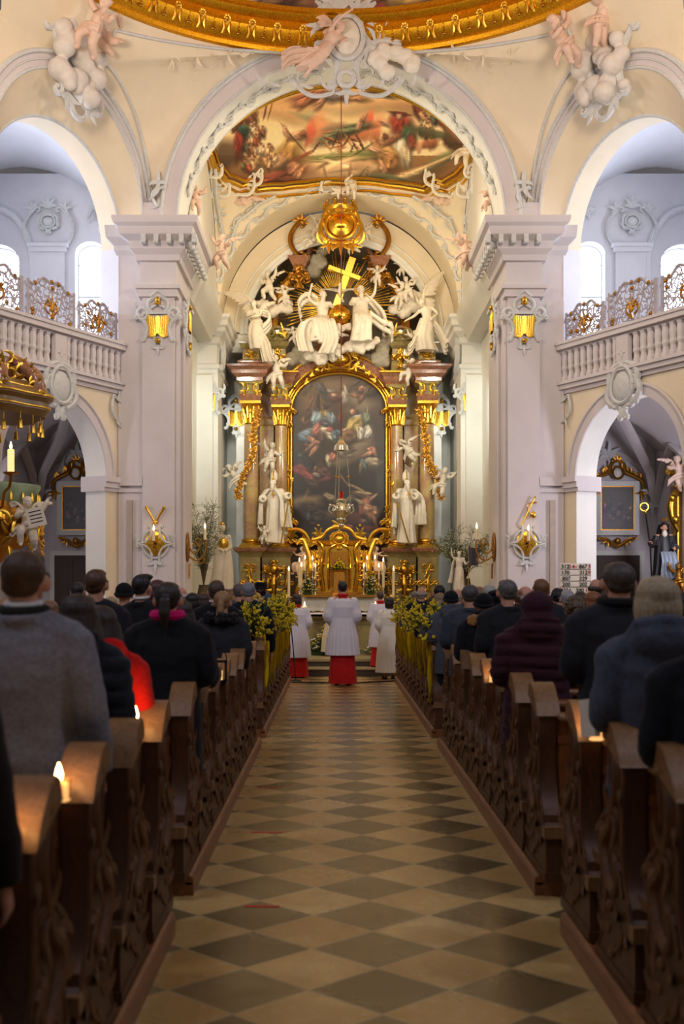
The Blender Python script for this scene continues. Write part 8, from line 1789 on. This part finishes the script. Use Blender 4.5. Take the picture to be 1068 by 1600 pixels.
for k in range(60):
    a = rr.uniform(-1.9, .6); z = rr.uniform(zf(862), zf(800)); R_ = 1.0; q = pc + Vector((R_ * math.cos(a), R_ * math.sin(a), z)); m.xf = frame(q, (-math.sin(a), math.cos(a), 0), (math.cos(a), math.sin(a), 0)); leaf(m, (0, 0), rr.uniform(0, 6.28), rr.uniform(.15, .3), .04, rr.uniform(-1.5, 1.5)); 
    if k % 6 == 0: cscroll(m, (-.14, -.1), (.14, .1), .3, .03)
part(m, 'gilt_carving', M['gold'], pu)
o = put_cherub(1, W(43, 858, 19.6), .92, 200, M['statue'], 'white putto holding an open book on the pulpit corner', None, 0, wings=True); o['category'] = 'cherub'
bk = empty('carved_book', W(56, 808, 19.3), .3, 'white tablet with lettering held up by the pulpit putto', 'book')
m = MB(); m.xf = Euler((0, -.25, 0)).to_matrix().to_4x4(); m.box(-.15, .15, -.015, .015, -.16, .16); m.build('tablet', M['statue'], bk, smooth=False); m = MB(); m.xf = Euler((0, -.25, 0)).to_matrix().to_4x4()
for q in range(4): m.box(-.10, .10, -.02, -.014, .09 - .06 * q, .105 - .06 * q)
m.build('lettering', M['ink'], bk, smooth=False)
c = W(17, 738, 18.6); rc = empty('pulpit_candle', c, 0, 'thick candle on a gilded arm beside the pulpit', 'candle'); m = MB(); m.lathe([(.055, 0), (.055, .36), (.03, .38)], c, 14); part(m, 'wax', M['wax_glow'], rc); m = MB(); m.lathe([(.003, .37), (.02, .40), (.022, .43), (.001, .50)], c, 8); part(m, 'flame', M['flame'], rc)
m = MB(); m.lathe([(.02, -.06), (.12, -.02), (.13, .0), (.01, -.005)], c, 14); m.tube(bez([c + Vector((0, 0, -.05)), c + Vector((-.05, .1, -.22)), c + Vector((-.22, .4, -.3)), c + Vector((-.4, .9, -.5))]), .025, 8); part(m, 'gilt_arm', M['gold_dark'], rc)
# ================================================================= SIDE ALTAR AND NUN STATUE AT THE RIGHT EDGE
c = W(1068, 930, 26.0); sa = empty('side_altar', (c.x + .2, 26.3, 0), 0, 'gilded side altar with carved scrolls cut by the right picture edge', 'altar')
zq = lambda y: CZ + (VY - y) * 26.0 / FP
m = MB(); m.box(c.x - .7, c.x + .9, 25.6, 26.8, 0, zq(928)); m.box(c.x - .76, c.x + .9, 25.55, 26.8, zq(928), zq(924)); part(m, 'altar_block', M['marble_dark'], sa, smooth=False)
m = MB(); m.box(c.x - .12, c.x + .8, 26.3, 26.6, zq(924), zq(770)); part(m, 'gilt_panel', M['gold_dark'], sa, smooth=False)
m = MB(); m.tube([(c.x - .08, 26.2, zq(924)), (c.x - .08, 26.2, zq(775))], .07, 10); part(m, 'gilt_column', M['gold'], sa)
m = MB(); m.tube(bez([W(1060, 830, 26.1), W(1052, 815, 26.1), W(1048, 795, 26.1), W(1052, 775, 26.1), W(1060, 765, 26.1)]), [.06, .09, .11, .09, .05], 10); m.ell(W(1055, 812, 26.0), .10, 8); m.ell(W(1050, 778, 26.0), .09, 8); part(m, 'gilt_scroll', M['gold'], sa)
m = MB(); m.xf = frame(W(1066, 737, 26.1), (1, 0, 0), (0, -1, 0)); gilt(m, .6, .6, .06, 4); part(m, 'gilt_shell', M['gold'], sa); m = MB(); m.box(c.x - .16, c.x + .8, 26.2, 26.5, zq(768), zq(715)); part(m, 'dark_top', M['marble_red'], sa, smooth=False)
o = put_cherub(2, W(1062, 768, 25.7), .85, 190, M['flesh_stucco'], 'rosy cherub seated high on the side altar at the right edge', None, 0)
nn = empty('nun_statue', W(1037, 924, 25.8), PI - .1, 'painted statue of a crowned abbess in black habit holding a crosier', 'statue')
m = MB(); body(m, dict(STAND, elR=(.28, .06, 1.2), wrR=(.36, .2, 1.24), elL=(-.24, .1, 1.15), wrL=(-.2, .32, 1.1)), yaw=10); m.build('figure', M['skin'], nn, fuse=.014, soft=1).scale = (.88,) * 3
m = MB(); robe(m, [(0, 0, 1.44), (0, 0, 1.15), (0, .02, .7), (.04, .04, .02)], [(.13, .11), (.22, .17), (.26, .2), (.33, .24)], 9, .14, 2); m.ell((0, -.03, 1.66), (.1, .11, .11), 12); drape(m, [(0, -.08, 1.7), (0, -.17, 1.45), (0, -.2, 1.1), (0, -.22, .6)], .26, .5, .05, 4, .04, 3)
for q in ('R', 'L'): limb(m, [STAND['sh' + q], dict(STAND, elR=(.28, .06, 1.2), elL=(-.24, .1, 1.15))['el' + q], {'R': (.34, .17, 1.23), 'L': (-.21, .26, 1.11)}[q]], [.09, .09, .11])
m.build('black_habit', simple('black_habit', rgb(26, 24, 28), .5), nn, fuse=.014, soft=1).scale = (.88,) * 3
m = MB(); m.ell((0, .085, 1.455), (.07, .06, .10), 12); m.build('white_wimple', M['statue'], nn).scale = (.88,) * 3
m = MB(); drape(m, [(-.05, .2, 1.0), (-.08, .3, .75), (-.08, .3, .5), (-.1, .28, .3)], .36, .5, .05, 4, .05, 5); m.build('silver_apron', simple('silver_cloth', rgb(160, 172, 186), .35, .4), nn, fuse=.014, soft=1).scale = (.88,) * 3
m = MB(); 
for q in range(6): a = q * PI / 3; m.tube([(.05 * math.cos(a), .05 * math.sin(a), 1.58), (.07 * math.cos(a), .07 * math.sin(a), 1.66)], [.018, .004], 5)
m.build('crown', M['gold'], nn)
m = MB(); m.tube([(.30, .24, -.1), (.34, .22, 1.0), (.44, .2, 1.75)], .018, 8); m.build('crosier_staff', M['iron'], nn); m = MB(); m.tube([(.47 + .09 * math.cos(t), .2, 1.88 + .09 * math.sin(t)) for t in [j * .5 for j in range(13)]], .022, 6); m.ell((.445, .2, 1.77), (.04, .04, .05), 8); m.build('crosier_head', M['gold'], nn)
o = put_cherub(0, W(1060, 928, 25.4), .7, 160, M['gold_dark'], 'small gilded putto at the feet of the abbess statue', None, 0)
# ================================================================= PLANTS AND SMALL STATUES IN THE CHANCEL
def branches(px, py, D, w_, h, n, seed, label, leafm, blossom=None):
    base = W(px, py, D); r_ = empty('branch_arrangement', base, 0, label, 'plant'); rr = random.Random(seed); st_ = MB(); lf = MB(); bl = MB()
    for k in range(n):
        a = rr.uniform(0, 6.28); tip = Vector((w_ * rr.uniform(-.5, .5), rr.uniform(-.3, .3), h * rr.uniform(.45, 1))); P = bez([Vector((0, 0, 0)), Vector((tip.x * .25, tip.y * .3, tip.z * .45)), Vector((tip.x * .7, tip.y * .7, tip.z * .8)), tip], 5)
        st_.tube(P, [.014, .009, .004, .002], 5)
        for q, p in enumerate(P[4:]):
            for e in range(4):
                dd = Vector((rr.uniform(-1, 1), rr.uniform(-.6, .6), rr.uniform(-.2, 1))).normalized(); L = rr.uniform(.08, .24); st_.tube([p, p + dd * L], .002, 4)
                for z in range(3): b_ = p + dd * L * (z + 1) / 3; d2 = (dd + Vector((rr.uniform(-.8, .8), rr.uniform(-.8, .8), rr.uniform(-.5, .5)))).normalized(); lf.tube([b_, b_ + d2 * .02, b_ + d2 * .045], [.003, .012, .001], 4, flat=.4)
                if blossom and rr.random() < .5: bl.ell(p + dd * L, .014, 5)
    st_.lathe([(.10, -.3), (.16, -.2), (.12, .0), (.14, .02), (.02, -.02)], (0, 0, 0), 14); st_.build('twigs', M['stem'], r_); lf.build('leaves', M[leafm], r_)
    if blossom: bl.build('blossoms', M[blossom], r_)
    return r_
for s, px in ((-1, 318), (1, 724)):
    m = MB(); b = W(px, 925, 28.6); m.rstack(b.x - .3, b.x + .3, 28.3, 28.9, [(0.05, .2), (0, .3), (-.03, 1.0), (.05, 1.1), (0, b.z - .3 if b.z > 1.4 else 1.15)]); o = m.build('flower_stand', M['marble_dark'], smooth=False); tag(o, 'dark plinth carrying the branches at the %s of the chancel' % ('left' if s < 0 else 'right'), 'stand')
branches(318, 915, 28.6, 1.0, 2.1, 20, 3, 'tall loose green branches standing left of the high altar', 'leaf_pale'); branches(726, 905, 28.6, 1.5, 1.25, 26, 4, 'bushy olive branches with pale blossom right of the high altar', 'leaf_pale', 'white_blossom')
rs_ = empty('risen_christ_statue', W(717, 924, 27.6), PI, 'small white statue of the risen Christ raising an arm with a banner', 'statue'); rs_.scale = (.56,) * 3
m = MB(); body(m, dict(STAND, elR=(.3, .06, 1.5), wrR=(.34, .1, 1.76), elL=(-.26, .1, 1.16), wrL=(-.34, .26, 1.24))); robe(m, [(0, 0, 1.0), (0, .03, .7), (.03, .03, .35), (0, .03, .04)], [(.17, .13), (.2, .16), (.23, .18), (.25, .2)], 8, .16, 3); drape(m, [(.2, 0, 1.4), (.3, .06, 1.1), (.34, .06, .7), (.4, .05, .35)], .3, .4, .05, 3, .05, 2, (.3, 1, 0)); m.ell((0, -.01, 1.63), (.09, .10, .1), 10); m.tube([(0, .1, 1.54), (0, .12, 1.46)], [.04, .02], 8)
m.build('robed_figure', M['statue'], rs_, fuse=.016, soft=1)
m = MB(); m.tube([(-.36, .28, .1), (-.36, .26, 1.9)], .016, 6); m.build('banner_pole', M['gold'], rs_)
m = MB(); m.slab(lambda u, v: Vector((-.36 - .42 * u, .27 + .03 * math.sin(u * 6), 1.85 - .75 * v)), 14, 8, (0, .012, 0)); m.build('banner', simple('dark_banner', rgb(64, 62, 78), .7), rs_); m = MB(); m.box(-.60, -.55, .33 - .1, .35 - .1, 1.15, 1.8); m.box(-.74, -.40, .33 - .1, .35 - .1, 1.50, 1.56); m.build('banner_cross', M['statue'], rs_, smooth=False)
m = MB(); b = W(717, 924, 27.6); m.rstack(b.x - .25, b.x + .25, 27.35, 27.85, [(0.03, .285), (-.02, .4), (-.03, b.z - .08), (.03, b.z)]); o = m.build('statue_plinth', M['marble_dark'], smooth=False); tag(o, 'plinth under the small risen Christ statue', 'stand')
ls = empty('gowned_statue', W(347, 922, 30.2), PI + .3, 'white robed statue with gilded breast behind the tall green branches', 'statue'); ls.scale = (1.0,) * 3
m = MB(); body(m, STAND, pitch=10); robe(m, [(0, 0, 1.44), (0, .02, 1.1), (0, .05, .6), (.05, .05, .02)], [(.13, .11), (.22, .17), (.26, .2), (.32, .24)], 8, .15, 4); m.ell((0, -.03, 1.64), (.1, .11, .11), 12); m.build('robed_figure', M['statue'], ls, fuse=.016, soft=1)
m = MB(); m.ell((0, .16, 1.2), (.14, .06, .16), 12); m.ell((0, .0, 1.74), (.08, .08, .05), 10); m.build('gilded_breastplate', M['gold'], ls)
m = MB(); b = W(347, 922, 30.2); m.rstack(b.x - .3, b.x + .3, 29.9, 30.5, [(.03, .285), (0, .4), (0, b.z)]); o = m.build('statue_plinth', M['marble_dark'], smooth=False); tag(o, 'plinth under the white robed statue at the left chancel wall', 'stand')
# ================================================================= LIGHTS
def area(name, loc, target, size, power, color, sy=None):
    l = bpy.data.lights.new(name, 'AREA'); l.energy = power; l.color = color; l.size = size
    if sy: l.shape = 'RECTANGLE'; l.size_y = sy
    o = bpy.data.objects.new(name, l); COL.objects.link(o); o.location = loc
    o.rotation_euler = (Vector(target) - Vector(loc)).to_track_quat('-Z', 'Y').to_euler(); return o
def spot(name, loc, target, power, color, ang=60, r=.2, blend=.8):
    l = bpy.data.lights.new(name, 'SPOT'); l.energy = power; l.color = color; l.spot_size = math.radians(ang); l.spot_blend = blend; l.shadow_soft_size = r
    o = bpy.data.objects.new(name, l); COL.objects.link(o); o.location = loc
    o.rotation_euler = (Vector(target) - Vector(loc)).to_track_quat('-Z', 'Y').to_euler(); return o
for s in (-1, 1):
    spot('chancel_flood', (s * 3.2, 28.2, 6.5), (-s * .6, 35, 6.0), 420 * LK, (1.0, .93, .76), 75)
    spot('chancel_flood', (s * 3.3, 29.6, 6.5), (s * 3.9, 33.2, 6.0), 150 * LK, (.92, 1.0, .95), 95, .15)
    area('vault_uplight', (s * 3.2, 28.5, 9.7), (-s * 1.5, 30.5, 13.5), .6, 80 * LK, (1.0, .84, .60))
    area('altar_uplight', (s * 2.2, 32.0, 9.9), (-s * .3, 36, 11.0), .6, 26 * LK, (1.0, .84, .58))
    area('nave_uplight', (s * 5.2, 15.5, 9.8), (s * 2.0, 25, 12.2), 1.4, 330 * LK, (1.0, .80, .60))
    area('gallery_daylight', (s * 9.3, 24.2, 8.8), (s * 5.3, 23.1, 9.2), 2.4, 250 * LK, (.76, .82, 1.0))
area('high_altar_lamp', (0, 24.6, 11.8), (0, 33, 1.5), 1.0, 200 * LK, (1.0, .84, .58))
area('nave_window', (-7, 3, 11.5), (0, 26, 6), 4, 450 * LK, (.84, .84, 1.0))
area('nave_window', (7, 3, 11.5), (0, 26, 6), 4, 450 * LK, (.86, .84, 1.0))
for s in (-1, 1):
    area('chapel_fill', (s * 7.9, 22.4, 3.6), (s * 6.2, 28, 3.2), 1.2, 260 * LK, (.86, .84, 1.0))  # added fill out of view, brightens the dark side chapels
    spot('alcove_fill', (s * 3.25, 33.75, 6.9), (s * 3.35, 36.9, 5.2), 90 * LK, (1.0, .98, .88), 100, .1)  # unseen spot added to brighten the walls beside the altar alcove
